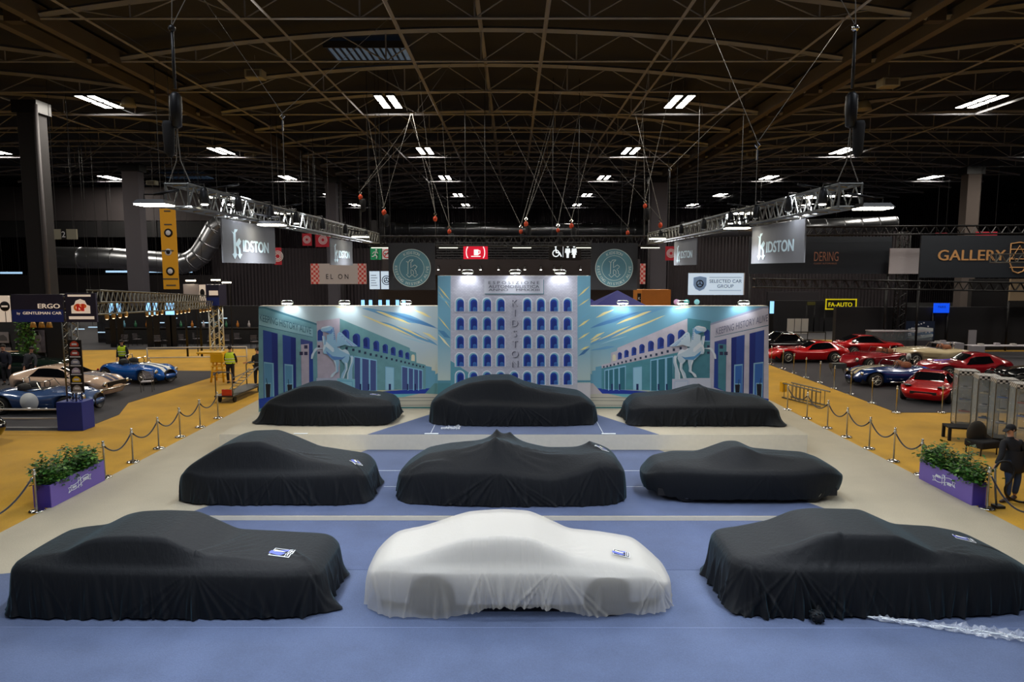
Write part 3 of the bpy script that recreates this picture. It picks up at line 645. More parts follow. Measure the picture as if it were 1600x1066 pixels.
r = bare('sports_coupe', 'bright red low wedge sports car facing the camera nearest the aisle', 17.3, 28.0, deg(232), P, RED, [('side', -.7, .3, .60, .86, -.3, .35), ('mid', .1, .75, .6), ('mid', -1.8, -.85, .5, BLK, 'louvred_cover')], (-1.25, 1.25), .33)
MB().box(2.06, 2.17, -.45, .45, .42, .52, BLACKM).build('grille', r)
for sd in (-1, 1):
    MB().lathe((1.78, sd*.58, .685), [(.15, 0), (.15, .02), (.1, .03), (.001, .03)], BLACKM, 16).build('headlight_surround', r)
    MB().lathe((1.78, sd*.58, .70), [(.1, 0), (.1, .02), (.001, .025)], mat('headlight_glass', S(150, 190, 190), .1, .2), 16).build('headlight', r)
P = dict(a=2.0, W=.62, ef=3, er=3, pr=.4, crown=.05, top=[(-2, .5), (-1.6, .9), (-.9, 1.0), (-.2, .98), (.2, 1.05), (1.2, 1.0), (2, .9)], belt=[(-2, .5), (-1.6, .8), (0, .85), (1.5, .85), (2, .8)])
r = bare('vintage_racer', 'black open-wheeled vintage racer with pale spoked wheels at the right frame edge', 22.9, 29.6, deg(190), P, BLKP, [], (-1.5, 1.55), .4, rim=mat('pale_wire_rim', S(190, 190, 175), .4, .5), sill=.35)
for w in [c for c in bpy.data.objects if c.parent == r and c.name.startswith('wheel')]:
    w.location.y = .22 if w.data.vertices[0].co.y > 0 else -.22
cockpit(r, P, -.9, .1, SEATB)
for x in (-1.5, 1.55):
    for sd in (-1, 1):
        MB().tube([(x-.45, sd*.72, .45), (x-.32, sd*.72, .78), (x, sd*.72, .9), (x+.32, sd*.72, .78), (x+.5, sd*.72, .42)], .03, BLKP, 6).build('cycle_wing', r)
# ------------------------------------------------------------ printed backdrop
C = lambda *a: mat('print_%d_%d_%d' % a, S(*a), .65)
def wallpt(Y, ox, oy, k, mir=False):
    def f(c):
        px, py = ox+c[0]*k, oy+c[1]*k
        if mir: px = 1605-px
        return W(px, py, Y)
    return f
def sky_mat(name, c0, c1, ax, x0, x1):
    m = bpy.data.materials.new(name); m.use_nodes = True; nt = m.node_tree; N = nt.nodes.new; L = nt.links.new; b = nt.nodes['Principled BSDF']; b.inputs['Roughness'].default_value = .65
    tc = N('ShaderNodeTexCoord'); sp = N('ShaderNodeSeparateXYZ'); L(tc.outputs['Object'], sp.inputs[0])
    n = N('ShaderNodeTexNoise'); n.inputs['Scale'].default_value = .9; L(tc.outputs['Object'], n.inputs['Vector'])
    a = N('ShaderNodeMath'); a.operation = 'MULTIPLY_ADD'; L(n.outputs['Fac'], a.inputs[0]); a.inputs[1].default_value = .8; L(sp.outputs[ax], a.inputs[2])
    r = N('ShaderNodeMapRange'); r.inputs['From Min'].default_value = x0+.4; r.inputs['From Max'].default_value = x1+.4; L(a.outputs[0], r.inputs['Value'])
    mx = N('ShaderNodeMix'); mx.data_type = 'RGBA'; mx.inputs['A'].default_value = c0; mx.inputs['B'].default_value = c1; L(r.outputs['Result'], mx.inputs['Factor']); L(mx.outputs['Result'], b.inputs['Base Color'])
    return m
def stone(name, c):
    return mat(name, c, .7, var=.10, vscale=3.5)
SKYL = sky_mat('print_sky_left', S(238, 222, 165), S(190, 208, 212), 2, .9, 2.6)
SKYR = sky_mat('print_sky_right', S(222, 222, 196), S(122, 178, 200), 2, .6, 3.0)
def panel(name, label, x0, x1, z0, z1, Y, th, parent=None):
    r = thing(name, label, 'exhibition wall')
    MB().box(x0, x1, Y, Y+th, z0, z1, PLASTER).build('wall_board', r)
    return r
zT = W(802, 478, YW)[1]; zTT = W(802, 431, YT)[1]; Z0 = .556
xl, xr = W(406, 478, YW)[0], W(1199, 478, YW)[0]; tl, tr = W(684, 431, YT)[0], W(921, 431, YT)[0]
def wing(mir):
    lab = 'right printed backdrop wing, white rearing winged horse facing right' if mir else 'left printed backdrop wing, pale blue rearing winged horse facing left'
    r = panel('backdrop_wall', lab, *( (tr, xr) if mir else (xl, tl) ), Z0, zT, YW, .3)
    p = wallpt(YW, 400, 420, .2063, mir); mb = MB(); lay = [0]
    TE = stone('print_teal_stone', S(118, 168, 178)) if not mir else stone('print_pink_stone', S(212, 206, 216))
    TD = C(70, 125, 140) if not mir else C(160, 165, 190)
    PK = stone('print_mauve_stone', S(196, 184, 196)) if not mir else stone('print_green_stone', S(80, 140, 152))
    FAR = stone('print_sea_stone', S(112, 162, 166)) if not mir else stone('print_pale_stone', S(204, 194, 200))
    FAR2 = FAR if not mir else stone('print_deep_teal', S(84, 148, 158))
    NV = C(44, 74, 156); NV2 = C(72, 88, 142) if not mir else C(30, 80, 150); LB = C(140, 196, 220) if not mir else C(150, 200, 225)
    def F(pts, m, flip=True):
        lay[0] += 1
        mb.flat([p(q) for q in pts], YW-.004-.0003*lay[0], m)
    def R4(a, b, c, d, m): F([(a, b), (c, b), (c, d), (a, d)], m)
    F([(22, 284), (1378, 284), (1378, 1090), (22, 1090)], SKYR if mir else SKYL)
    # clouds
    CB, CY, CW = C(110, 165, 200), C(245, 228, 160), C(165, 205, 215)
    def streak(x, y, ln, th, sl, m):
        pts = []; K = 12
        for i in range(K+1): t = i/K; pts.append((x+ln*t, y+sl*ln*t-th*math.sin(math.pi*t)**.7*(1+.25*math.sin(9*t+x))))
        for i in range(K, -1, -1): t = i/K; pts.append((x+ln*t, y+sl*ln*t+th*.5*math.sin(math.pi*t)*(1+.3*math.sin(7*t+y))))
        F(pts, m)
    for a in [(800, 300, 560, 34, .25, CB), (930, 400, 380, 22, .42, CB), (1000, 330, 380, 16, .33, C(80, 135, 185)), (1150, 470, 230, 20, .5, CB)]: streak(*a)
    for a in [(905, 320, 270, 14, .38, CY), (800, 352, 420, 12, .42, CY), (1190, 310, 140, 12, .45, CY), (1060, 430, 250, 9, .45, CY), (1260, 480, 116, 12, .55, CY), (600, 290, 130, 8, .1, CY), (1090, 510, 210, 7, .3, CW)]: streak(*a)
    if mir: streak(1180, 590, 190, 12, .16, CB); streak(1290, 520, 85, 9, .5, CY)
    # distant skyline and ground
    F([(1280, 735), (1330, 745), (1330, 770), (1358, 775), (1358, 800), (1378, 790), (1378, 915), (1280, 915)], C(110, 168, 190))
    F([(1000, 948), (1378, 940), (1378, 1090), (300, 1090), (300, 980)], C(196, 190, 172))
    F([(1000, 948), (1240, 946), (1120, 972), (1000, 976)], C(110, 180, 190))
    for y in (978, 1000, 1035): F([(960, y), (1378, y-4), (1378, y-1), (960, y+3)], C(60, 70, 80))
    R4(960, 1046, 1378, 1058, C(60, 120, 120))
    F([(870, 935), (1318, 905), (1280, 946), (1000, 950)], C(30, 60, 165)); F([(1280, 946), (1350, 868), (1378, 868), (1378, 950)], C(100, 150, 150) if not mir else C(200, 190, 190))
    # far building with arches
    F([(628, 375), (1165, 600), (1168, 622), (1213, 636), (1216, 712), (1285, 728), (1285, 912), (720, 925), (620, 980), (620, 600)], FAR)
    if mir: F([(640, 620), (1285, 755), (1285, 912), (720, 925), (620, 980)], FAR2)
    for x, y0, y1, w in [(680, 460, 575, 54), (762, 490, 590, 54), (838, 518, 606, 48), (912, 545, 625, 43), (980, 570, 640, 39), (1040, 592, 656, 36), (1097, 614, 671, 33), (1147, 632, 685, 30)]:
        h = w/2; F([(x-h, y1-4)]+[(x-h*math.cos(t), y0+h-h*math.sin(t)) for t in np.linspace(0, math.pi, 9)]+[(x+h, y1+4)], NV)
        h2 = h*.7; F([(x-h2*1.35, y1-22)]+[(x-h*.4-h2*math.cos(t), y0+h-h2*math.sin(t)) for t in np.linspace(0, math.pi, 7)]+[(x+h*.3, y1-10)], C(24, 44, 120))
    F([(1176, 697)]+[(1190-13*math.cos(t), 662-13*math.sin(t)) for t in np.linspace(0, math.pi, 7)]+[(1203, 700)], C(235, 225, 190))
    for i, (x, y) in enumerate([(687, 603), (738, 615), (785, 627), (828, 638), (870, 650), (912, 658), (950, 667), (990, 677), (1030, 687), (1065, 695), (1100, 703), (1130, 710), (1160, 718), (1190, 726), (1217, 733), (1243, 740), (1268, 744)]):
        s = 9-.22*i; R4(x-s, y-s-2, x+s, y+s, C(38, 56, 84))
    for q, cols in (([(742, 660), (916, 690), (918, 925), (750, 925)], [(790, 16), (855, 12)]), ([(1102, 733), (1264, 765), (1264, 912), (1104, 918)], [(1148, 10), (1190, 9), (1228, 8)])):
        F(q, LB); x0, x1 = q[0][0]+6, q[1][0]-6; ya, yb = q[0][1]+10, q[1][1]+8
        F([(x0, ya), (x1, yb), (x1, q[2][1]-2), (x0, q[3][1]-2)], NV2 if not mir else C(52, 116, 130))
        for cx, w in cols:
            t = (cx-x0)/(x1-x0); F([(cx, ya+(yb-ya)*t), (cx+w, ya+(yb-ya)*t+2), (cx+w, 922), (cx, 922)], LB)
        for cx in (x0+40*(x1-x0)/170, x0+105*(x1-x0)/170): R4(cx, 872, cx+12, 918, C(22, 40, 96))
    F([(980, 740), (1047, 748), (1047, 918), (980, 920)], LB); F([(986, 748), (1041, 755), (1041, 916), (986, 917)], C(160, 208, 226)); R4(1006, 872, 1023, 918, C(22, 40, 96))
    # middle block
    F([(460, 398), (636, 374), (636, 980), (464, 980)], PK)
    F([(468, 545), (468, 475), (478, 462), (500, 458), (509, 480), (509, 543)], NV); R4(466, 545, 560, 552, LB)
    for x, y in [(478, 588), (478, 636), (540, 596), (540, 640)]: R4(x-9, y-9, x+9, y+9, C(52, 50, 84))
    # portico
    F([(22, 290), (75, 290), (462, 416), (470, 1000), (30, 1090), (22, 1090)], TE)
    F([(75, 288), (462, 414), (462, 428), (60, 300), (22, 300), (22, 288)], TD)
    F([(24, 345), (432, 457), (432, 516), (24, 425)], C(158, 204, 212) if not mir else C(214, 208, 218))
    F([(24, 425), (432, 516), (432, 520), (24, 431)], C(60, 110, 130))
    for q in ([(55, 463), (166, 491), (172, 985), (62, 1010)], [(203, 499), (304, 523), (307, 950), (212, 975)], [(340, 530), (431, 552), (437, 900), (346, 930)]): F(q, NV)
    F([(120, 480), (166, 491), (172, 985), (130, 1000)], C(30, 48, 130)); F([(265, 514), (304, 523), (307, 950), (270, 960)], C(30, 48, 130)); F([(342, 572), (403, 566), (405, 900), (348, 930)], PK)
    F([(340, 530), (431, 552), (431, 560), (403, 568), (342, 574)], C(70, 82, 150))
    for x, y in [(380, 592), (380, 641), (345, 641)]: R4(x-13, y-13, x+13, y+13, C(52, 50, 84))
    F([(62, 704), (136, 714), (142, 1000), (68, 1006)], LB); F([(66, 716), (126, 722), (132, 1002), (70, 1004)], C(98, 158, 196) if not mir else C(60, 118, 200))
    F([(218, 720), (283, 726), (286, 960), (222, 966)], LB); F([(223, 732), (274, 737), (277, 960), (226, 966)], C(98, 158, 196) if not mir else C(60, 118, 200))
    for x, y, h in [(94, 872, 105), (258, 876, 60)]:
        F([(x-24, y-8), (x+24, y-8), (x+20, y+h), (x-20, y+h)], LB); F([(x-19, y), (x+19, y), (x+15, y+h), (x-15, y+h)], C(26, 26, 40))
    for q in [(88, 872, 80, 828), (250, 876, 246, 836)]: F([(q[0]-2, q[1]), (q[2]-2, q[3]), (q[2]+2, q[3]), (q[0]+3, q[1])], C(40, 70, 90))
    F([(22, 985), (180, 960), (150, 1010), (30, 1060)], C(35, 75, 185))
    mb.build('printed_picture', r)
    # lettering on the portico
    t = MB(); st = 'KEEPING HISTORY ALIVE'
    if not mir: a, b = p((34, 405)), p((422, 507))
    else: a, b = p((422, 505)), p((30, 400))
    d = Vector((b[0]-a[0], 0, b[1]-a[1])); t.text(st, (a[0], YW-.05, a[1]+(.05 if not mir else .02)), d, (0, 0, 1), .24, C(62, 112, 130) if not mir else C(120, 120, 145), d.length, False)
    t.build('printed_lettering', r)
    # horse, statue print
    hp = wallpt(YW, 470, 500, .0938, mir); hb = MB(); lay2 = [0]
    def H(pts, m): lay2[0] += 1; hb.flat([hp(q) for q in pts], YW-.058-.0008*lay2[0], m)
    HB, HL, HD = (C(158, 202, 226), C(215, 232, 240), C(96, 140, 200)) if not mir else (C(206, 222, 230), C(236, 240, 242), C(96, 160, 205))
    H([(270, 965), (610, 965), (910, 980), (912, 1180), (270, 1180)], C(190, 196, 212) if not mir else C(222, 222, 232)); H([(615, 968), (910, 984), (912, 1180), (615, 1180)], C(140, 200, 215) if not mir else C(210, 212, 226))
    H([(650, 1004), (870, 1016), (872, 1180), (650, 1180)], C(112, 178, 205) if not mir else C(190, 205, 225)); H([(660, 1018), (860, 1028), (862, 1180), (660, 1180)], C(150, 206, 222) if not mir else C(216, 220, 232))
    H([(605, 450), (608, 300), (622, 222), (650, 196), (692, 214), (760, 285), (958, 436), (900, 442), (800, 430), (745, 408), (655, 440)], HB)
    for i in range(7): H([(640+20*i, 225+14*i+6*i), (650+20*i, 225+14*i+6*i), (920-8*i, 436), (905-8*i, 436)], HL if i % 2 else HD)
    H([(820, 590), (872, 590), (890, 620), (892, 705), (866, 800), (866, 985), (778, 985), (780, 890), (812, 800), (838, 715), (842, 640)], HB)
    H([(846, 600), (880, 610), (868, 700), (830, 780), (800, 880), (800, 980), (778, 985), (780, 890), (812, 800), (838, 715)], HL)
    H([(700, 560), (808, 560), (822, 640), (786, 720), (786, 820), (758, 880), (728, 970), (672, 970), (690, 890), (744, 806), (738, 730), (690, 680)], HB)
    H([(744, 700), (786, 720), (786, 820), (758, 880), (728, 970), (700, 970), (740, 880), (768, 800)], HL)
    H([(556, 640), (650, 650), (650, 700), (632, 800), (640, 852), (612, 874), (576, 886), (540, 950), (500, 950), (520, 900), (596, 842), (590, 760), (560, 690)], HB)
    H([(556, 660), (590, 690), (606, 800), (612, 850), (540, 950), (500, 950), (520, 900), (590, 846), (586, 760)], HL)
    H([(440, 250), (570, 200), (604, 370), (618, 455), (700, 500), (750, 482), (800, 520), (828, 580), (800, 650), (700, 660), (540, 662), (440, 566), (390, 560), (380, 500), (398, 400), (440, 330)], HB)
    H([(540, 600), (700, 620), (760, 600), (700, 655), (560, 662), (450, 575), (430, 510)], HD)
    H([(640, 460), (700, 500), (750, 484), (800, 520), (826, 575), (780, 560), (720, 530), (650, 490)], HL); H([(440, 360), (560, 470), (566, 520), (540, 535), (430, 440), (380, 540), (378, 480), (396, 400)], HL)
    H([(395, 470), (290, 486), (240, 545), (206, 646), (180, 642), (186, 580), (240, 480), (270, 456), (384, 468)], HL)
    H([(366, 262), (412, 270), (428, 340), (432, 400), (390, 420), (372, 330)], HB); H([(366, 262), (386, 262), (400, 340), (392, 420), (372, 330)], HL)
    H([(345, 148), (364, 118), (410, 112), (470, 94), (512, 100), (548, 128), (560, 200), (520, 232), (470, 222), (420, 200), (372, 196), (344, 172)], HB)
    H([(372, 180), (430, 190), (500, 175), (530, 140), (545, 190), (515, 232), (470, 222), (420, 200)], HD); H([(345, 148), (364, 118), (470, 94), (512, 100), (470, 118), (380, 140)], HL)
    H([(540, 118), (562, 130), (576, 220), (582, 330), (562, 320), (556, 220)], HD)
    for y in range(140, 320, 30): H([(556, y), (580, y+12), (556, y+14)], HL)
    hb.build('printed_horse', r)
    return r
wing(False); wing(True)
r = panel('backdrop_wall', 'tall centre backdrop tower printed with rows of blue arches', tl, tr, Z0, zTT, YT, .5)
p = wallpt(YT, 670, 410, .2158); mb = MB(); lay = 0
def F(pts, m):
    global lay
    lay += 1; mb.flat([p(q) for q in pts], YT-.004-.0004*lay, m)
def R4(a, b, c, d, m): F([(a, b), (c, b), (c, d), (a, d)], m)
BR = bpy.data.materials.new('print_pale_brick'); BR.use_nodes = True; nt = BR.node_tree; bt = nt.nodes.new('ShaderNodeTexBrick'); tc = nt.nodes.new('ShaderNodeTexCoord'); mp = nt.nodes.new('ShaderNodeMapping')
mp.inputs['Rotation'].default_value = (math.pi/2, 0, 0); bt.inputs['Scale'].default_value = 5; bt.inputs['Mortar Size'].default_value = .012
bt.inputs['Color1'].default_value = S(208, 206, 216); bt.inputs['Color2'].default_value = S(196, 194, 206); bt.inputs['Mortar'].default_value = S(160, 158, 176)
nt.links.new(tc.outputs['Object'], mp.inputs[0]); nt.links.new(mp.outputs[0], bt.inputs['Vector']); nt.links.new(bt.outputs['Color'], nt.nodes['Principled BSDF'].inputs['Base Color'])
R4(65, 97, 1170, 1075, SKYR); R4(158, 97, 1076, 1075, BR)
def bar(x, y, dx, dy, th, m): F([(x, y), (x+dx*.5, y+dy*.5-th), (x+dx, y+dy), (x+dx*.5, y+dy*.5+th)], m)
for a in [(66, 170, 92, 110, 9, C(245, 228, 150)), (66, 205, 92, 130, 7, C(245, 228, 150)), (66, 240, 92, 60, 10, C(140, 200, 215)), (66, 390, 92, 110, 8, C(245, 228, 150)), (66, 490, 92, 60, 22, C(80, 140, 180)), (66, 520, 92, 100, 12, C(245, 235, 190)),
          (1078, 250, 90, -80, 9, C(245, 228, 150)), (1078, 320, 90, -60, 6, C(245, 228, 150)), (1078, 420, 90, -60, 8, C(120, 180, 205)), (1078, 470, 90, -60, 10, C(245, 228, 150)), (1078, 560, 90, -55, 8, C(245, 228, 150)), (1080, 680, 88, -60, 14, C(70, 120, 165)), (1095, 636, 70, -30, 8, C(245, 228, 150))]: bar(*a)
R4(65, 855, 158, 880, C(90, 150, 165)); R4(1076, 855, 1170, 868, C(90, 150, 165)); F([(65, 875), (158, 875), (158, 1075), (65, 1075)], C(82, 140, 148))
F([(1076, 875), (1170, 875), (1170, 1075), (1076, 1075)], C(214, 206, 204)); F([(158, 712), (300, 806), (300, 1075), (158, 1075)], C(96, 158, 172))
R4(158, 878, 1076, 1075, C(200, 196, 200)); F([(158, 712), (300, 806), (300, 1075), (158, 1075)], C(96, 158, 172))
WF, TI, NVY, LBA = C(232, 232, 240), C(118, 182, 204), C(24, 62, 160), C(62, 116, 190)
def arch(cx, y0, y1, h):
    global lay
    lay = 40
    def A(h, dx, y0, y1, m): F([(cx+dx-h, y1)]+[(cx+dx-h*math.cos(t), y0+h-h*math.sin(t)) for t in np.linspace(0, math.pi, 11)]+[(cx+dx+h, y1)], m)
    A(h+3, 0, y0-3, y1+3, WF); sd = -1 if cx < 620 else (1 if cx > 850 else 0)
    A(h-4, 0, y0+5, y1, TI); A(h-9, 5*-sd, y0+14, y1, NVY); A(h-18, 5*-sd+1, y0+28, y1, C(18, 44, 130)); A(14, 10, y1-32, y1, LBA)
    for q in (-3, 7, 16): R4(cx+q, y1-40, cx+q+1.2, y1, C(14, 30, 90))
    R4(cx-14, y1-14, cx+22, y1-12.5, C(14, 30, 90))
for y0, y1 in [(255, 355), (390, 490), (522, 623), (652, 753), (785, 885)]:
    for cx in (225, 322, 421, 519, 713, 811, 909, 1006): arch(cx, y0, y1, 34)
arch(617, 785, 885, 34)
R4(407, 126, 834, 232, C(88, 128, 140)); R4(402, 121, 829, 226, C(215, 215, 224)); 
mb.build('printed_picture', r)
t = MB(); INK = C(62, 66, 86); y = YT-.045
for st, cy, h in (('E S P O S I Z I O N E', 158, 22), ('AUTOMOBILISTICA', 186, 22), ('ANNO    MMXXIII', 208, 18)):
    a, b = p((433, cy)), p((800, cy)); t.text(st, ((a[0]+b[0])/2, y, a[1]), (1, 0, 0), (0, 0, 1), h*.2158/1067*22.6, INK, b[0]-a[0])
for st, cy in zip('KIDSTON', (317, 388, 464, 538, 614, 686, 756)):
    a = p((620, cy)); w = None
    t.text(st, (a[0]+.03, y+.006, a[1]-.02), (1, 0, 0), (0, 0, 1), .24, C(96, 96, 112)); t.text(st, (a[0], y, a[1]), (1, 0, 0), (0, 0, 1), .24, C(200, 198, 208))
t.build('printed_lettering', r)
# clip lamps
names = ['left wing', 'left wing', 'left wing', 'right wing', 'right wing', 'right wing', 'centre tower', 'centre tower', 'centre tower']
for i, (px, py, yy) in enumerate(CLIPS):
    x, z = W(px, py, yy)
    r = thing('clip_lamp', 'clip lamp on top of the %s of the backdrop, %s from left' % (names[i], ORD[i % 3]), 'lamp', (x, yy, z-.11), 0, 'clip lamps on the backdrop')
    MB().tube([(0, .08, .13), (0, 0, .17), (0, -.34, .215)], .016, ALU, 6).box(-.04, .04, .0, .14, .111, .14, ALU).build('bracket', r)
    b = MB(); b.box(-.18, .18, -.46, -.33, .19, .225, mat('cream_lamp_case', S(225, 225, 200), .4)); b.build('lamp_case', r)
    MB().box(-.15, .15, -.44, -.34, .183, .1895, mat('clip_lamp_face', (.9, .96, 1, 1), emit=25)).build('lamp_face', r)
    q = MB()
    for s in (-1, 1): q.tube([(s*.2, -.38, .25), (s*.14, -.38, .3), (0, -.38, .31)], .01, ALU, 5)
    q.build('handle', r)

# ------------------------------------------------------------ truss rig and its lamps
def lattice(mbc, mbb, p0, p1, s, mc, mbr, seg=None, rc=.025, rb=.012):
    p0, p1 = Vector(p0), Vector(p1); d = (p1-p0); Ln = d.length; d.normalize()
    up = Vector((0, 0, 1)) if abs(d.z) < .9 else Vector((0, 1, 0)); a = d.cross(up).normalized(); b = a.cross(d).normalized()
    cs = [a*i*s/2+b*j*s/2 for i, j in ((-1, -1), (1, -1), (1, 1), (-1, 1))]
    for c in cs: mbc.tube([p0+c, p1+c], rc, mc, 6)
    n = seg or max(2, round(Ln/(s*1.25)))
    for k in range(n):
        t0, t1, tm = Ln*k/n, Ln*(k+1)/n, Ln*(k+.5)/n
        for i in range(4):
            c0, c1 = cs[i], cs[(i+1) % 4]
            mbb.tube([p0+d*t0+c0, p0+d*tm+c1], rb, mbr, 4, caps=False); mbb.tube([p0+d*tm+c1, p0+d*t1+c0], rb, mbr, 4, caps=False)
    for e in (0, Ln):
        for i in range(4): mbb.tube([p0+d*e+cs[i], p0+d*e+cs[(i+1) % 4]], rb*1.3, mbr, 4)
def truss(name, label, segs, s, mc, mbr=None, rc=.025, group=None):
    r = thing(name, label, 'truss', group=group); a, b = MB(), MB()
    for p0, p1 in segs: lattice(a, b, p0, p1, s, mc, mbr or mc, None, rc, rc*.5)
    a.build('chord', r); b.build('bracing', r); return r
truss('lighting_truss', 'left long lighting truss over the covered cars', [((-TR_X, TR_Y0, TR_Z), (-TR_X, TR_Y1-.2, TR_Z))], .32, ALU, group='stand lighting trusses')
truss('lighting_truss', 'right long lighting truss over the covered cars', [((TR_X, TR_Y0, TR_Z), (TR_X, TR_Y1-.2, TR_Z))], .32, ALU, group='stand lighting trusses')
truss('lighting_truss', 'dark cross truss above the printed backdrop', [((-TR_X-.2, TR_Y1, TR_Z-.08), (TR_X+.2, TR_Y1, TR_Z-.08))], .32, DARKALU, group='stand lighting trusses')
def flood(x, y, z, label, w=.46, l=.34, rx=0, fm=None):
    r = thing('flood_lamp', label, 'lamp', (x, y, z), 0, 'flood lamps on the truss rig')
    b = MB(); b.add([(-w/2, -l/2, 0), (w/2, -l/2, 0), (w/2, l/2, 0), (-w/2, l/2, 0), (-w*.4, -l*.35, .06), (w*.4, -l*.35, .06), (w*.4, l*.35, .06), (-w*.4, l*.35, .06)],
        [(4, 5, 6, 7), (0, 1, 5, 4), (1, 2, 6, 5), (2, 3, 7, 6), (3, 0, 4, 7)], BLACKM); b.build('lamp_housing', r)
    MB().box(-w*.46, w*.46, -l*.45, l*.45, -.02, .0, fm or LAMPF).build('lamp_face', r)
    MB().tube([(-w*.3, 0, .05), (-w*.3, 0, .14), (w*.3, 0, .14), (w*.3, 0, .05)], .012, BLACKM, 5).tube([(0, 0, .14), (0 if y > 22 else (4.8-abs(x))/abs(4.8-abs(x))*(.36 if x > 0 else -.36), 0, .2)], .02, BLACKM, 6).build('yoke', r)
    r.rotation_euler = (rx, 0, 0); return r
cnt = {-1: 0, 1: 0}
for sd, fy, fx, fz in FLOODS:
    flood(fx, fy, fz, 'lit flood lamp under the %s truss, %s from its near end' % ('left' if sd < 0 else 'right', ORD[cnt[sd]])); cnt[sd] += 1
for i, fx in enumerate(BARX):
    flood(fx, 23.9, 6.03, 'slim glowing bar standing in for lit chord of the dark cross truss, %s from the left' % ORD[i], .7, .08, 0, mat('lit_chord_glow', (1, .95, .78, 1), emit=2.5))  # added glow stands in for chord pieces lit by small lights
# clear globes and spots at the near corners
for sd in (-1, 1):
    s = 'left' if sd < 0 else 'right'
    r = thing('hoist_chain', 'black chain hoist hanging above the near end of the %s truss' % s, 'hoist', (sd*TR_X, 10.0, TR_Z+.2))
    MB().lathe((0, 0, .75), [(.02, 0), (.07, .03), (.085, .3), (.08, .45), (.04, .5)], BLACKM, 12).build('motor', r)
    MB().lathe((.12*sd, 0, .35), [(.03, 0), (.07, .06), (.085, .45), (.07, .5)], BLK, 10).build('chain_bag', r)
    MB().tube([(0, 0, 1.3), (0, 0, 2.1)], .022, BLACKM, 6).build('chain', r)
    MB().ball((0, 0, 2.12), .05, CHROME if sd > 0 else BLACKM, 8).build('hook', r)
    MB().tube([(0, 0, .78), (-.03, 0, .3), (-.15, 0, .0)], .008, CABLE, 4).tube([(0, 0, .78), (.03, 0, .3), (.15, 0, .0)], .008, CABLE, 4).tube([(0, 0, 2.15), (-.1, 5.0, 7.8)], .007, CABLE, 4).tube([(0, 0, 2.15), (.35*-sd, 0, 8.2)], .007, CABLE, 4).build('sling', r)
    for k, yy in enumerate((10.15, 11.4, 12.9, 14.4, 16.4, 18.6, 21.2)):
        r = thing('spot_lamp', 'small black spotlight clamped on the %s truss, %s from its near end' % (s, ORD[k]), 'lamp', (sd*(TR_X-.28), yy, TR_Z+.02), 0, 'small spotlights on the truss rig')
        MB().lathe((0, 0, 0), [(.05, -.12), (.07, -.1), (.06, .06), (.03, .12)], BLACKM, 10).build('lamp_body', r)
        MB().lathe((0, 0, -.125), [(.055, 0), (.04, -.01)], LAMPF if k in (0, 3) else CHROME, 10).build('lens', r)
        MB().tube([(0, 0, .1), (0, 0, .17), (sd*.14, 0, .17)], .012, BLACKM, 5).build('clamp', r)
# hanging grey banners
GREYB = mat('grey_banner_cloth', S(112, 112, 116), .8, var=.06, vscale=2); LTB = mat('pale_blue_letter', S(205, 228, 236), .6)
KO = [(0, 9.2), (.9, 8.6), (1.3, 9.9), (2.6, 10), (2.3, 9.3), (1.7, 8.7), (1.7, 5.2), (2.5, 6.3), (3.1, 7.0), (3.9, 5.9), (3.5, 5.0), (2.9, 4.3), (3.5, 3.2), (3.5, 1.6), (4.2, 1.3), (3.1, -.4), (2.2, 1.1), (2.7, 1.6), (2.6, 3.2), (1.9, 4.2), (1.7, 4.0), (1.7, 1.6), (2.1, 1.2), (1.0, -.5), (0, 1.2), (.6, 1.6), (.7, 8.2)]
def kglyph(mb, o, xd, h, m, wide=1):
    tri = tessellate_polygon([[Vector((q[0], q[1], 0)) for q in KO]]); k = h/10.5
    mb.add([Vector(o)+Vector(xd)*q[0]*k*wide+Vector((0, 0, 1))*q[1]*k for q in KO], [tuple(t) for t in tri], m)
def banner(x, y0, y1, z0, z1, label):
    r = thing('hanging_banner', label, 'banner', (x, (y0+y1)/2, z1), 0, 'grey banners under the trusses'); h = (y1-y0)/2
    MB().box(-.012, .012, -h, h, z0-z1, 0, GREYB).build('banner_cloth', r)
    s = 1 if x < 0 else -1; mb = MB(); xx = s*.02
    L = y1-y0; H = z1-z0; zd = Vector((0, 1 if s > 0 else -1, 0)); st = -h if s > 0 else h
    y = lambda t: st+(t*L if s > 0 else -t*L)
    kglyph(mb, (xx, y(.14), -H*.88), zd, H*.72, LTB, 2.1)
    mb.text('IDSTON', (xx, y(.335), -H*.72), zd, (0, 0, 1), H*.29, LTB, L*.50, False, .017); mb.build('lettering', r)
    q = MB()
    for t in (-h*.8, 0, h*.8): q.tube([(0, t, 0), (0, t, .1)], .012, CABLE, 4)
    q.build('fixing', r)
for sd in (-1, 1):
    s = 'left' if sd < 0 else 'right'
    banner(sd*4.8, 11.35, 13.85, 5.40, 6.12, 'grey lettered banner under the near half of the %s truss' % s)
    banner(sd*4.8, 18.0, 20.5, 5.40, 6.10, 'grey lettered banner under the far half of the %s truss' % s)
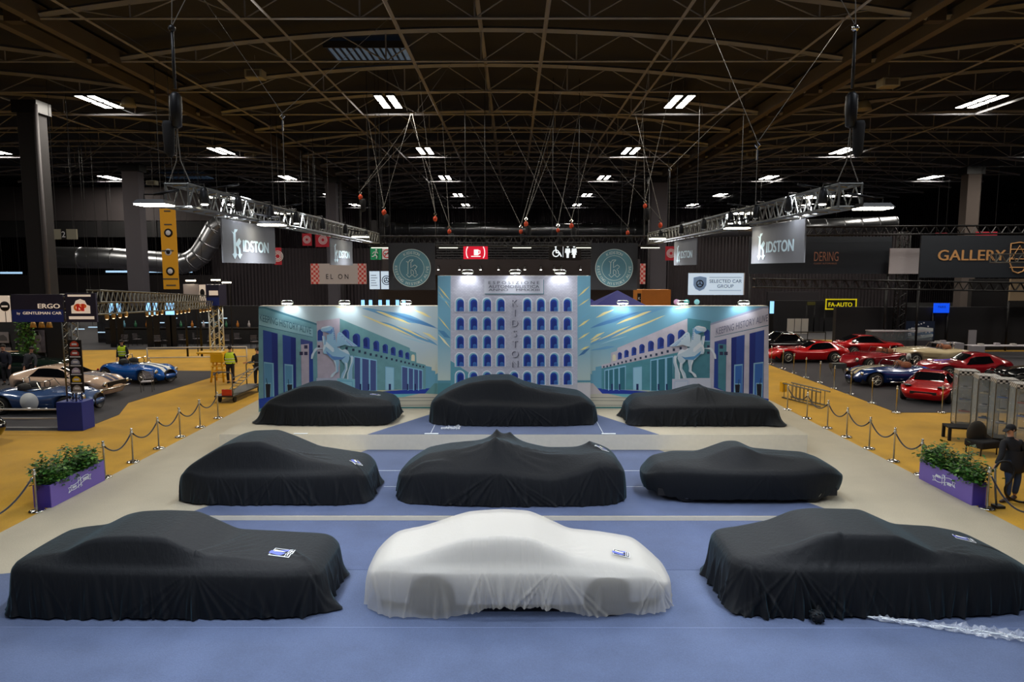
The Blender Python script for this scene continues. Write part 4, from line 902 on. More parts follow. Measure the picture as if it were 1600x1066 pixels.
# round emblem boards
PB2 = mat('dark_board', S(52, 52, 56), .8); TEAL = mat('emblem_teal', S(112, 164, 178), .6); IVORY = mat('emblem_ivory', S(225, 238, 232), .6)
for px, s in ((645, 'left'), (958, 'right')):
    x, z0 = W(px, 453, 23.9); z1 = W(px, 380, 23.9)[1]; w = (z1-z0)/2; zc = z0+w; cz = W(px, 419, 23.9)[1]
    r = thing('emblem_board', 'dark square board with round teal emblem hanging at the %s of the tower' % s, 'sign', (x, 23.75, z0), 0, 'round emblem boards')
    MB().box(-w, w, 0, .03, 0, 2*w, PB2).build('board', r)
    R_ = .655; c = (0, -.004, cz-z0); mb = MB()
    mb.lathe(c, [(R_, 0), (R_, -.006), (.001, -.006)], IVORY, 48, 'y', False).lathe(c, [(R_*.965, -.007), (R_*.965, -.009), (.001, -.009)], TEAL, 48, 'y', False)
    mb.lathe(c, [(R_*.66, -.01), (R_*.66, -.012), (.001, -.012)], IVORY, 40, 'y', False).lathe(c, [(R_*.635, -.013), (R_*.635, -.015), (.001, -.015)], mat('emblem_teal_dark', S(98, 150, 168), .6), 40, 'y', False)
    mb.build('round_emblem', r); t = MB()
    def arc_text(st, a0, a1, rad, h, top):
        for i, ch in enumerate(st):
            if ch == ' ': continue
            a = a0+(a1-a0)*i/(len(st)-1); n = Vector((math.cos(a), 0, math.sin(a)))
            yd = n if top else -n; xd = Vector((math.sin(a), 0, -math.cos(a))) if top else Vector((-math.sin(a), 0, math.cos(a)))
            t.text(ch, Vector((c[0], -.026, c[2]))+n*rad, xd, yd, h, IVORY, bold=.004)
    arc_text('KIDSTON', deg(117), deg(63), R_*.73, .10, True); arc_text('KEEPING HISTORY ALIVE', deg(176), deg(364), R_*.9, .095, False)
    k = .06; o = Vector((-.19, -.028, cz-z0-.29)); pts = [o+Vector((q[0]*k*1.6, 0, q[1]*k*.95)) for q in KO]
    t.tube(pts, .011, IVORY, 4, closed=True); t.build('lettering', r)
    MB().tube([(-w*.7, .02, 2*w), (-w*.7, .1, TR_Z-.2-z0)], .012, CABLE, 4).tube([(w*.7, .02, 2*w), (w*.7, .1, TR_Z-.2-z0)], .012, CABLE, 4).build('hanger', r)
# bridles and rope hoists from the roof steel
def bridle(px, py, Y, legs, down_to, label, hook=None, bag=False):
    x, z = W(px, py, Y); r = thing('rigging_bridle', label, 'rigging', (x, Y, z), 0, 'steel rigging bridles'); q = MB()
    for (lx, ly, lz) in legs: q.tube([(0, 0, 0), (lx-x, ly-Y, lz-z)], .007, CABLE, 4)
    q.tube([(0, 0, 0), (0, 0, down_to-z)], .007, CABLE, 4); q.build('cable', r)
    MB().tube([(0, 0, -.12), (.05, 0, -.06), (.0, 0, 0), (-.05, 0, -.06)], .014, CHROME, 5, closed=True).tube([(0, 0, -.34), (0, 0, -.14)], .02, CHROME, 5).build('shackle', r)
    if hook: MB().ball((0, 0, -.22), .075*hook, ORANGE, 8, (1, 1, 1.3)).build('orange_hook', r)
    if bag:
        MB().lathe((.08, 0, -.62), [(.03, -.1), (.09, -.05), (.1, .28), (.06, .34)], BLK, 10).build('chain_bag', r)
    return r
bridle(441, 177, 14.1, [(-4.4, 25.6, 14.3), (-9.8, 20.7, 14.3)], TR_Z+.15, 'bright bridle above the left truss, its legs spread widest')
bridle(1184, 222, 13.4, [(6.9, 25.6, 14.3), (12.0, 25.8, 14.3)], TR_Z+.15, 'bright bridle above the right truss, its legs spread widest')
bridle(1047, 262, 24, [(12.0, 36, 14.3), (3.2, 36, 14.3)], TR_Z, 'bridle above the right end of the dark cross truss')
bl = [(563, 298, 1.0, True, 'above the far end of the left truss'), (600, 322, 1.1, True, 'with a black chain bag, left of the grey column'), (680, 332, 1.0, False, 'left of the red cup sign, higher of two'), (702, 352, .9, True, 'just left of the red cup sign, lower of two'),
      (814, 352, .9, True, 'in the middle of the cross truss, left of two'), (822, 340, 1.0, True, 'in the middle of the cross truss, right of two'), (872, 350, .8, True, 'left of the toilet sign group'), (893, 343, 1.0, True, 'right above the toilet sign'), (981, 354, .9, True, 'above the right round emblem board'), (1008, 312, .9, True, 'beside the right grey column'), (1032, 342, 1.0, False, 'on the right grey column, lowest')]
for i, (px, py, hk, bag, lb) in enumerate(bl):
    x = W(px, py, 24)[0]; rr = random.Random(i)
    legs = [(x+rr.choice([-3.2, 2.6]), 31+5*(i % 3), 14.3), (x+rr.choice([-1.5, 2.]), 31+5*((i+1) % 3), 14.3)]
    bridle(px, py, 24, legs, TR_Z, 'rigging line with orange hook '+lb, hk, bag)
# ------------------------------------------------------------ rope barriers
def post(label, x, y, grp, h=.94):
    r = thing('barrier_post', label, 'barrier post', (x, y, 0), 0, grp)
    MB().lathe((0, 0, 0), [(.16, 0), (.165, .012), (.15, .03), (.08, .045), (.03, .06)], CHROME, 24).build('base', r)
    MB().lathe((0, 0, 0), [(.022, .05), (.022, h-.1), (.034, h-.09), (.034, h-.06), (.02, h-.05)], BRUSH, 14).build('pole', r)
    MB().lathe((0, 0, h-.13), [(.024, 0), (.045, .01), (.045, .035), (.024, .045)], BRUSH, 14).build('collar', r)
    MB().ball((0, 0, h-.02), .036, CHROME, 8).build('knob', r); return r
def rope(label, a, b, sag, grp):
    a, b = Vector(a), Vector(b); m = (a+b)/2; r = thing('barrier_rope', label, 'rope', (m.x, m.y, m.z), 0, grp); d = b-a
    pts = [a-m+d*t+Vector((0, 0, -sag*4*t*(1-t))) for t in np.linspace(.04, .96, 18)]
    MB().tube(pts, .02, ROPE, 8).build('velvet_rope', r)
    for e, nm in ((pts[0], -1), (pts[-1], 1)): MB().tube([e, e+(Vector(d)*.035*nm)+Vector((0, 0, .02))], .014, CHROME, 6).build('snap_hook', r)
LP = [(-10.42, 12.1), (-10.46, 14.5), (-10.42, 16.95), (-10.48, 18.35), (-10.5, 19.77), (-10.54, 21.16), (-10.52, 22.5), (-10.52, 23.9)]
RP = [(10.52, 14.71), (10.52, 17.2), (10.52, 18.46), (10.54, 19.8), (10.55, 21.2), (10.5, 22.42), (10.45, 23.9), (10.35, 25.4)]
for s, PS in (('left', LP), ('right', RP)):
    for i, (x, y) in enumerate(PS):
        post('chrome rope barrier post on the %s carpet edge, %s from the camera' % (s, ORD[i]), x, y, 'rope posts round the stand')
    for i in range(len(PS)-1):
        if (s == 'left' and i == 1) or (s == 'right' and i == 0): continue
        (x0, y0), (x1, y1) = PS[i], PS[i+1]
        rope('black velvet rope on the %s carpet edge, %s span from the camera' % (s, ORD[i]), (x0, y0, .84), (x1, y1, .84), .3 if y1-y0 < 2 else .5, 'velvet ropes round the stand')
x, y = RP[0]; rope('black velvet rope hooked on the nearest right post only, hanging down', (x, y, .84), (x+.25, y-1.6, .84), .6, 'velvet ropes round the stand')
for i, (px, py) in enumerate([(1205, 569), (1223, 576), (1240, 583), (1259, 590), (1281, 598), (1303, 607), (1329, 616), (1362, 630), (1400, 645), (1471, 645)]):
    x, y = G(px, py); post('slim grey post along the red-car island, %s from its far end' % ORD[i], x, y, 'slim posts round the right island', 1.0)
# ------------------------------------------------------------ planters
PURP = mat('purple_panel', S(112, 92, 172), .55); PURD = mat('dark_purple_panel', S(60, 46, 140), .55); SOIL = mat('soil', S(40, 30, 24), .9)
LF = [mat('leaf_green', S(62, 112, 42), .5), mat('leaf_light', S(110, 150, 60), .5), mat('leaf_dark', S(34, 70, 30), .5)]
def planter(label, x0, x1, y0, y1, face, seed):
    r = thing('planter_box', label, 'planter', ((x0+x1)/2, (y0+y1)/2, 0), 0, 'purple planters'); a, b = (x1-x0)/2, (y1-y0)/2; H = .52; t = .02
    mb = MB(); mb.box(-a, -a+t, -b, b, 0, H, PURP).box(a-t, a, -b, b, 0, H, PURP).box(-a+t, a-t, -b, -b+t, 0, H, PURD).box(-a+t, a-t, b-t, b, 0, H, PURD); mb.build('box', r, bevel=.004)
    MB().box(-a+t, a-t, -b+t, b-t, H-.1, H-.06, SOIL).build('soil', r)
    q = MB(); xx = face*(a+.012); zc = .27
    def rib(pts, w=.008): q.tube([(xx, p[0]*face, zc+p[1]) for p in pts], w, WHITE, 4)
    yy = lambda t: t
    for dz in (-.055, .055):
        rib([(t, dz+.05*math.sin(t*7)) for t in np.linspace(-.33, .33, 19)])
    for e in (-1, 1):
        rib([(e*.33, -.055+e*.05*math.sin(2.3)), (e*.33, .055+e*.05*math.sin(2.3))]); z = e*.05*math.sin(2.3)
        rib([(e*.30, z-.05-e*.0), (e*.42, z-.09), (e*.38, z-.03), (e*.43, z+.03), (e*.33, z+.02)])
    rib([(-.06, -.12), (-.06, .12), (-.02, .13), (.06, .02), (.02, 0), (.08, -.11)]); rib([(.03, .13), (.03, -.12)])
    for k in range(4): q.box(xx-.004, xx+.004, -.28+.04*k, -.255+.04*k, zc-.07, zc-.02, WHITE)
    for k in range(5): q.box(xx-.004, xx+.004, .12+.04*k, .145+.04*k, zc+.01, zc+.06, WHITE)
    q.build('ribbon_emblem', r)
    rr = random.Random(seed); stems = MB(); lv = MB()
    for s in range(46):
        bx, by = rr.uniform(-a*.7, a*.7), rr.uniform(-b*.92, b*.92); h = rr.uniform(.2, .6)*(1.25 if rr.random() < .25 else .75)
        top = (bx+rr.uniform(-.22, .22), by+rr.uniform(-.15, .15), H+h)
        pts = [Vector((bx, by, H-.08)), Vector(((bx*2+top[0])/3, by, H+h*.5)), Vector(top)]
        stems.tube(pts, .005, LF[2], 4, caps=False)
        for k in range(75):
            t = rr.uniform(.15, 1.05); c = pts[0].lerp(pts[2], t)+Vector((rr.gauss(0, .08), rr.gauss(0, .09), rr.gauss(0, .05)))
            az, el = rr.uniform(0, 6.28), rr.uniform(-.7, .5); d = Vector((math.cos(az)*math.cos(el), math.sin(az)*math.cos(el), math.sin(el))); L = rr.uniform(.06, .12)
            n = d.cross(Vector((rr.uniform(-.4, .4), rr.uniform(-.4, .4), 1))).normalized()*L*.36
            m = LF[0] if rr.random() < .5 else (LF[1] if rr.random() < .4 else LF[2])
            lv.add([c, c+d*L*.45+n, c+d*L, c+d*L*.45-n], [(0, 1, 2, 3)], m)
    stems.build('stem', r); lv.build('foliage', r)
planter('purple planter of leafy shrubs on the left carpet edge', -10.68, -10.28, 14.72, 16.72, 1, 4)
planter('purple planter of leafy shrubs on the right carpet edge', 10.30, 10.62, 14.9, 16.9, -1, 8)
# crumpled clear film
FILM = mat('clear_film', S(225, 230, 240), .15, alpha=.35, spec=1.0)
def film(name, label, path, wid, z, seed):
    rr = random.Random(seed); mb = MB(); K = len(path); M = 9; vs = []
    for i, (x, y) in enumerate(path):
        for j in range(M): vs.append((x+rr.uniform(-.02, .02), y+(j/(M-1)-.5)*wid*(.35+1.8*i/K)+rr.uniform(-.02, .02), z+abs(rr.gauss(0, .03))+.006))
    mb.add(vs, [(i*M+j, (i+1)*M+j, (i+1)*M+j+1, i*M+j+1) for i in range(K-1) for j in range(M-1)], FILM)
    for q in range(3):
        o = rr.uniform(-.45, .45); mb.tube([(path[i][0], path[i][1]+o*wid*(.35+1.3*i/K)+rr.uniform(-.015, .015), z+rr.uniform(.01, .06)) for i in range(0, K, 2)], .006, WHITE, 4)
    return tag(mb.build(name), label, 'plastic film')
pa = [G(1355+t*330, 968+t*42, 0) for t in np.linspace(0, 1, 60)]
film('plastic_film', 'crumpled clear plastic film strip on the blue carpet at right', pa, .22, .01, 3)
a = G(700, 670, .55); film('plastic_film', 'small crumple of clear film on the back platform before the centre car', [(a[0]-.2+.02*i, a[1]-.1+.004*i) for i in range(30)], .25, .556, 5)
# ------------------------------------------------------------ roof: vault decks, trusses, purlins, columns
SPANS = [(-85.0, -51.4), (-51.4, -18.0), (-18.0, 15.2), (15.2, 48.6), (48.6, 82.0)]
def arch_z(x):
    for a, b in SPANS:
        if a <= x <= b: c, h = (a+b)/2, (b-a)/2; return 14.3+1.35*(1-((x-c)/h)**2)
    return 14.3
mb = MB(); DECK = mat('dark_corrugated_deck', S(26, 26, 31), .8, bump=.3, bscale=3)
for a, b in SPANS:
    xs = np.linspace(a, b, 21)
    for i in range(20):
        x0, x1 = xs[i], xs[i+1]; mb.quad((x0, -12, arch_z(x0+.01)+.5), (x0, 112, arch_z(x0+.01)+.5), (x1, 112, arch_z(x1-.01)+.5), (x1, -12, arch_z(x1-.01)+.5), DECK)
struct(mb.build('ceiling'), 'dark vaulted roof deck')
TY = [20.6+5.15*i for i in range(17)]
DIM = STEEL; GUTB = mat('bracket_steel', S(62, 54, 48), .7)
for k, y in enumerate(TY):
    r = thing('roof_truss', 'arched brown steel roof truss across the hall, %s one from the camera' % ORD[k], 'roof truss', (0, y, 14.3), 0, 'arched roof trusses')
    for si, (a, b) in enumerate(SPANS[1:4]):
        q = MB(); xs = np.linspace(a, b, 25); q.tube([(x, 0, 1.35*(1-((x-(a+b)/2)/((b-a)/2))**2)) for x in xs], .13, DIM, 4); q.build('arched_chord', r)
        q = MB(); n = 8; st = (b-a)/n; az = lambda x: 1.35*(1-((x-(a+b)/2)/((b-a)/2))**2)
        for i in range(1, n):
            x = a+st*i; q.tube([(x, 0, 0), (x, 0, az(x))], .035, DIM, 4, caps=False)
        for i in range(n):
            x0 = a+st*i; xm = x0+st/2; q.tube([(x0, 0, 0), (xm, 0, az(xm))], .03, DIM, 4, caps=False); q.tube([(xm, 0, az(xm)), (x0+st, 0, 0)], .03, DIM, 4, caps=False)
        q.build('web', r)
    MB().tube([(-51.4, 0, 0), (48.6, 0, 0)], .05, DIM, 4).build('tie_bar', r)
    if k < 14:
        for vx in (-18.0, 15.2): MB().box(vx-.3, vx+.3, -.2, .2, -.15, .3, GUTB).build('valley_bracket', r)
for i, (x, rr_) in enumerate([(-27, .06), (-15.5, .06), (-9.9, .07), (-8.8, .06), (-4.35, .08), (1.2, .08), (6.1, .07), (6.9, .06), (12.0, .06), (20.5, .06), (27, .06)]):
    tag(MB().tube([(x, 14, 14.3), (x, 103, 14.3)], rr_, DIM, 4).build('roof_tie'), 'long brown steel tie running away from the camera, %s from the left' % ORD[i], 'roof steel', 'long roof ties')
tag(MB().tube([(-1.4, 14, 15.62), (-1.4, 103, 15.62)], .09, DIM, 4).build('ridge_purlin'), 'steel ridge member along the top of the middle vault', 'roof steel')
GUT = mat('grey_gutter_sheet', S(88, 80, 70), .7, var=.1, vscale=.4)
for vx, s in ((-18.0, 'left'), (15.2, 'right')):
    r = thing('valley_gutter', 'sheet-metal valley gutter along the %s side of the middle vault' % s, 'roof gutter', (vx, 60, 14.3))
    MB().box(-.9, -.55, -46, 43, -.15, .48, GUT).build('side_sheet', r); MB().box(.55, .9, -46, 43, -.15, .48, GUT).build('side_sheet', r); MB().box(-.55, .55, -46, 43, .3, .48, BLACKM).build('gutter_floor', r)
CONC = mat('grey_column', S(84, 80, 88), .8); CONCD = mat('dark_column', S(30, 27, 30), .8)
def column(name, label, x0, x1, y, m=CONC, pipe=None, d=1.0):
    r = thing(name, label, 'column', ((x0+x1)/2, y, 0)); w = (x1-x0)/2
    MB().box(-w, w, -d/2, d/2, 0, 14.2, m).build('shaft', r, bevel=.03)
    MB().box(-w-.2, w+.2, -d/2-.1, d/2+.1, 13.6, 14.25, BLACKM).build('head_plate', r)
    if pipe is not None: MB().tube([(pipe, -d/2-.15, 0), (pipe, -d/2-.15, 14)], .12, mat('grey_pipe', S(70, 66, 70), .7), 8).build('downpipe', r)
cx = lambda px, Y: W(px, 400, Y)[0]
column('hall_column', 'grey column rising behind the left round emblem board, pipe on its right', cx(513, 68), cx(529, 68), 68, CONC, 1.0)
column('hall_column', 'grey column rising behind the right round emblem board', cx(1014, 68), cx(1040, 68), 68, CONC, -.95)
column('hall_column', 'wide dark column at the far left with a pipe', cx(52, 38), cx(79, 38), 38, CONCD, .65)
column('hall_column', 'pale grey column behind the yellow banner at left', cx(202, 60), cx(227, 60), 60)
column('hall_column', 'grey column above the gallery banner at right', cx(1499, 62), cx(1520, 62), 62, mat('warm_column', S(90, 80, 76), .8))
# ------------------------------------------------------------ ceiling lamps and small ceiling devices
nr = ['far left', 'second left', 'inner left', 'inner right', 'second right', 'far right']
proto = None
def ceil_lamp(x, y, label):
    global proto
    if proto is None:
        proto = thing('ceiling_lamp', label, 'lamp', (x, y, LAMP_Z), 0, 'twin ceiling lamps')
        h = MB()
        for s in (-1, 1): h.box(s*.34-.24, s*.34+.24, -1.5, 1.5, 0, .12, BLACKM)
        h.box(-.6, .6, -.1, .1, .1, .18, BLACKM); h.build('lamp_housing', proto)
        for s in (-1, 1):
            for a, b in ((-1.4, -.12), (.12, 1.4)): MB().box(s*.34-.19, s*.34+.19, a, b, -.02, .0, LAMPW).build('light_tube', proto)
        MB().tube([(0, -.9, .15), (0, -.9, .9)], .02, CABLE, 4).tube([(0, .9, .15), (0, .9, .9)], .02, CABLE, 4).build('suspension', proto)
        return proto
    return dup(proto, (x, y, LAMP_Z), label)
for j, x in enumerate(LAMP_X):
    for k, y in enumerate(LAMP_Y):
        if k == 0 and j in (0, 5): continue
        z = arch_z(x); ceil_lamp(x, y, 'lit twin ceiling lamp in the %s row, %s from the camera' % (nr[j], ORD[k]))
BOXM = mat('cream_plastic', S(150, 145, 125), .6)
def devbox(px, py, Y, label, kind='box'):
    x, z = W(px, py, Y); r = thing('ceiling_speaker', label, 'speaker', (x, Y, z), 0, 'small ceiling speakers')
    if kind == 'box': MB().box(-.42, .42, -.3, .3, -.2, .2, BOXM).build('speaker_case', r, bevel=.04); MB().box(-.3, .3, -.32, -.3, -.14, .12, GUT).build('grille', r)
    else: MB().lathe((0, 0, -.3), [(.42, 0), (.4, .12), (.28, .45), (.12, .6)], BOXM, 14).build('horn', r)
    MB().tube([(0, 0, .15), (0, 0, max(.3, arch_z(x)-z+.1))], .02, CABLE, 4).build('suspension', r)
devbox(399, 117, 33, 'cream box speaker high up, left of centre'); devbox(1388, 130, 33, 'cream box speaker high up at right'); devbox(795, 239, 62, 'cream box speaker in the middle of the roof')
devbox(200, 158, 40, 'bell-shaped cream speaker at the upper left', 'bell'); devbox(1350, 164, 40, 'bell-shaped cream speaker at the upper right', 'bell'); devbox(391, 244, 60, 'small cream box speaker above the left truss')
devbox(238, 286, 62, 'small cream box speaker above the yellow banner'); devbox(1359, 249, 60, 'small cream box speaker above the right truss'); devbox(1172, 243, 60, 'small cream box speaker left of the right bridle cable'); devbox(617, 283, 80, 'small cream box speaker between the inner left lamps')
# skylights
SKY = mat('skylight_glass', S(96, 120, 150), .4, emit=.22); 
for i, (px0, px1, Y0, Y1, lb) in enumerate([(441, 560, 23.5, 26, 'nearest bluish skylight at the top edge'), (505, 632, 33, 35.6, 'bluish skylight below it, left of the top centre'), (232, 300, 78, 82, 'thin bluish skylight above the left truss')]):
    x0 = W(px0, 60, Y0)[0]*1.0; x1 = W(px1, 60, Y0)[0]; r = thing('window_%d' % (i+1), lb, 'skylight', ((x0+x1)/2, (Y0+Y1)/2, arch_z((x0+x1)/2)+.3)); r['kind'] = 'structure'
    del r['category']
    w = (x1-x0)/2; l = (Y1-Y0)/2; MB().box(-w, w, -l, l, -.1, 0, SKY).build('glazing', r); q = MB()
    for t in np.linspace(-w, w, 13): q.box(t-.04, t+.04, -l, l, -.16, -.1, BLACKM)
    q.box(-w, w, -l-.1, -l, -.3, 0, DARKALU).build('glazing_bar', r)
# ------------------------------------------------------------ hall walls
WALLM = bpy.data.materials.new('corrugated_wall'); WALLM.use_nodes = True; nt = WALLM.node_tree; b = nt.nodes['Principled BSDF']; b.inputs['Base Color'].default_value = S(66, 58, 64); b.inputs['Roughness'].default_value = .8
wv = nt.nodes.new('ShaderNodeTexWave'); wv.inputs['Scale'].default_value = .9; wv.bands_direction = 'X'; tc = nt.nodes.new('ShaderNodeTexCoord'); bp = nt.nodes.new('ShaderNodeBump'); bp.inputs['Strength'].default_value = 1; bp.inputs['Distance'].default_value = .2
nt.links.new(tc.outputs['Object'], wv.inputs['Vector']); nt.links.new(wv.outputs['Fac'], bp.inputs['Height']); nt.links.new(bp.outputs['Normal'], b.inputs['Normal'])
struct(MB().box(-85, 85, 108, 108.4, 0, 17, WALLM).build('wall_back'), 'dark corrugated rear wall')
struct(MB().box(-85.4, -85, -12, 108, 0, 17, WALLM).build('wall_left'), 'dark left wall'); struct(MB().box(85, 85.4, -12, 108, 0, 17, WALLM).build('wall_right'), 'dark right wall')
WM2 = mat('dark_grey_fascia', S(60, 54, 56), .85, var=.08, vscale=.5)
Y = 76; mb = MB(); xa, xb = cx(-10, Y), cx(352, Y); z1 = W(0, 345, Y)[1]; mb.box(xa-40, xb, Y, Y+.6, z1, 14.2, WM2)
zb = W(0, 371, Y)[1]; mb.box(xa-40, xb, Y-.5, Y+.2, zb, z1-.1, BLK)
for k in range(8): mb.box(xa+k*6, xa+k*6+.5, Y-.6, Y-.1, zb, z1, CONCD)
struct(mb.build('trim_2'), 'deep dark beam across the left bay')
def rect(name, label, cat, px0, py0, px1, py1, Y, m, th=.15, group=None, part='panel', kind=None):
    x0, z1 = W(px0, py0, Y); x1, z0 = W(px1, py1, Y)
    r = thing(name, label, cat, ((x0+x1)/2, Y, z0), 0, group); w, h = (x1-x0)/2, z1-z0
    MB().box(-w, w, 0, th, 0, h, m).build(part, r)
    return r, w, h
def hang(r, w, h, z0):
    MB().tube([(-w*.8, .05, h), (-w*.8, .05, arch_z(r.location.x-w*.8)+.52-z0)], .015, BLACKM, 4).tube([(w*.8, .05, h), (w*.8, .05, arch_z(r.location.x+w*.8)+.52-z0)], .015, BLACKM, 4).build('hanger', r)
def tx(r, st, x, z, h, m, w=None, y=-.02, bold=0): MB().text(st, (x, y, z), (1, 0, 0), (0, 0, 1), h, m, w, True, bold).build('lettering', r)
# low dark service wall behind the stand (cafe and corrugated bay)
WC = mat('service_wall', S(40, 36, 42), .85)
def wallbox(name, label, px0, py0, px1, Y, m, d=.4):
    x0, z1 = W(px0, py0, Y); x1 = W(px1, py0, Y)[0]
    return struct(MB().box(x0, x1, Y, Y+d, 0, z1, m).build(name), label)
wallbox('wall_service', 'dark corrugated service wall', 330, 388, 620, 70, WALLM)
wallbox('wall_service', 'dark corrugated service wall at right of the stand', 1046, 362, 1420, 72, WALLM)
wallbox('wall_cafe', 'dark cafe block behind the tower', 590, 428, 1000, 44, WC)
x0, z1 = W(596, 405, 43); x1, z0 = W(1000, 430, 43); tag(MB().box(x0, x1, 43, 44.02, z0, z1, WC).build('dark_fascia'), 'dark fascia band with small spots behind the tower', 'fascia')
mb = MB()
for k in range(9): z = W(0, 380+4*k, 50)[1]; mb.box(cx(682, 50), cx(925, 50), 50, 50.2, z, z+.09, DARKALU)
for px in (684, 760, 830, 924): x = cx(px, 50); mb.box(x-.05, x+.05, 50.2, 50.3, 0, W(0, 375, 50)[1], DARKALU)
tag(mb.build('louvred_screen'), 'dark horizontally slatted screen between the lit signs', 'screen')
for i, px in enumerate((685, 718, 751, 779, 809, 820, 845, 866, 877, 907)):
    x, z = W(px, 419, 42.6); r = thing('track_spot', 'small warm spot on the dark fascia, %s from the left' % ORD[i], 'lamp', (x, 42.6, z), 0, 'spots on the dark fascia')
    MB().lathe((0, 0, 0), [(.06, -.1), (.07, .1)], BLACKM, 8).build('lamp_body', r); MB().lathe((0, -.08, -.1), [(.075, 0), (.02, -.03)], LAMPW, 8).build('lens', r)
    MB().tube([(0, 0, .1), (0, .42, .2)], .02, BLACKM, 4).build('bracket', r)
# horizontal and elbow ducts
def duct(name, label, pts, r, seams=True):
    rt = thing(name, label, 'duct', pts[0]); o = Vector(pts[0]); P_ = [Vector(p)-o for p in pts]
    q = MB(); q.tube(P_, r, DUCT, 20)
    for i in range(len(P_)-1):
        a, b = P_[i], P_[i+1]; n = max(1, int((b-a).length/(r*2.2)))
        for k in range(n+1): c = a.lerp(b, k/n); d = (b-a).normalized(); q.tube([c-d*.05, c+d*.05], r*1.03, DUCT, 20)
    q.build('duct_pipe', rt); MB().tube([(P_[-1][0]*.3, 0, r*.9), (P_[-1][0]*.3, 0, arch_z(o.x+P_[-1][0]*.3)+.46-o.z)], .03, BLACKM, 4).build('suspension_rod', rt)
Y = 96; duct('air_duct', 'long shiny round duct across the rear wall', [(cx(598, Y), Y, W(0, 357, Y)[1]), (cx(1012, Y), Y, W(0, 360, Y)[1])], .85)
Y = 70; duct('air_duct', 'shiny round duct behind the right hanging banner', [(cx(1095, Y), Y, W(0, 360, Y)[1]), (cx(1395, Y), Y, W(0, 350, Y)[1])], .75)
Y = 66
def wp(px, py): x, z = W(px, py, Y); return (x, Y, z)
duct('air_duct', 'big shiny elbow duct between the yellow banner and the left grey banner', [wp(75, 402), wp(180, 404), wp(285, 412), wp(300, 408), wp(313, 398), wp(325, 380), wp(337, 358), wp(348, 350), wp(362, 346), wp(395, 344)], 1.0)
r_, w_, h_ = rect('strip_light', 'cold strip light line in the left recess', 'lamp', 165, 423, 300, 426, 74, mat('strip_cold', S(150, 185, 215), .5, emit=1.2), .1, part='tube_row'); hang(r_, w_, h_, r_.location.z)
r_, w_, h_ = rect('strip_light', 'second short strip light in the left recess', 'lamp', 0, 425, 34, 428, 74, MATS['strip_cold'], .1, part='tube_row'); hang(r_, w_, h_, r_.location.z)
wallbox('wall_recess', 'dark recess wall at left', -60, 430, 420, 84, WM2)
wallbox('wall_booth_left', 'dark booth wall behind the left cars', 150, 478, 404, 49, mat('booth_black', S(26, 25, 30), .9))
wallbox('wall_booth_left', 'grey booth wall behind the green plant', -80, 495, 42, 38, mat('booth_grey', S(70, 72, 76), .9))
wallbox('wall_booth_left', 'black booth partition with portrait photo', 42, 500, 100, 37, MATS['booth_black'])
# ------------------------------------------------------------ lit hall signs
RS = mat('red_lit_sign', S(200, 14, 46), .5, emit=.75); LW = mat('lit_white', S(225, 235, 240), .5, emit=.9); GS = mat('green_lit_sign', S(10, 110, 70), .5, emit=.3); LWD = mat('white_sign_plate', S(190, 188, 192), .5, emit=.12)
r, w, h = rect('cup_sign', 'red lit sign with a white coffee cup', 'sign', 724, 384, 762, 405, 40, RS); hang(r, w, h, r.location.z); q = MB()
k = h/21
q.box(-2.5*k-.0, 4.5*k, -.03, -.01, 6*k, 15*k, LW).box(-7*k, 8*k, -.03, -.01, 3.6*k, 5*k, LW).tube([(4.5*k, -.02, 13.5*k), (7*k, -.02, 13*k), (7*k, -.02, 9*k), (4.5*k, -.02, 8*k)], .7*k, LW, 5)
for s in (-1, 1): q.tube([(s*(10.5+4*math.cos(a))*k, -.02, (10.5+9.5*math.sin(a))*k) for a in np.linspace(-1.2, 1.2, 9)], .75*k, LW, 5)
q.build('cup_symbol', r)
r, w, h = rect('toilet_sign', 'dark lit sign with white wheelchair, man and woman symbols', 'sign', 858, 381, 908, 407, 40, BLK); hang(r, w, h, r.location.z); k = h/26; q = MB()
q.tube([((-14.5+5*math.cos(a))*k, -.02, (11+5*math.sin(a))*k) for a in np.linspace(0, 6.2, 15)], .8*k, LW, 5).tube([(-15*k, -.02, 19*k), (-14*k, -.02, 12*k), (-9*k, -.02, 12*k), (-6*k, -.02, 6*k)], 1.0*k, LW, 5).ball((-15*k, -.02, 21*k), 1.5*k, LW, 5)
q.box(-3.6*k, -3*k, -.03, -.01, 5*k, 22*k, LW)
for cxx, wm in ((4, 0), (14, 1)):
    q.ball((cxx*k, -.02, 21.5*k), 1.7*k, LW, 5)
    q.flat([((cxx-3.5)*k, 18.5*k), ((cxx+3.5)*k, 18.5*k), ((cxx+4.4)*k, 12*k), ((cxx+2.6)*k, 12*k), ((cxx+(4 if wm else 2.2))*k, 9*k), ((cxx+1.9)*k, 9*k), ((cxx+1.8)*k, 4*k), ((cxx-1.8)*k, 4*k), ((cxx-1.9)*k, 9*k), ((cxx-(4 if wm else 2.2))*k, 9*k), ((cxx-2.6)*k, 12*k), ((cxx-4.4)*k, 12*k)][::-1], -.02, LW)
q.build('pictogram', r)
r, w, h = rect('exit_sign', 'green sign with a white running figure', 'sign', 578, 387, 596, 406, 46, GS); hang(r, w, h, r.location.z); q = MB(); k = h/19
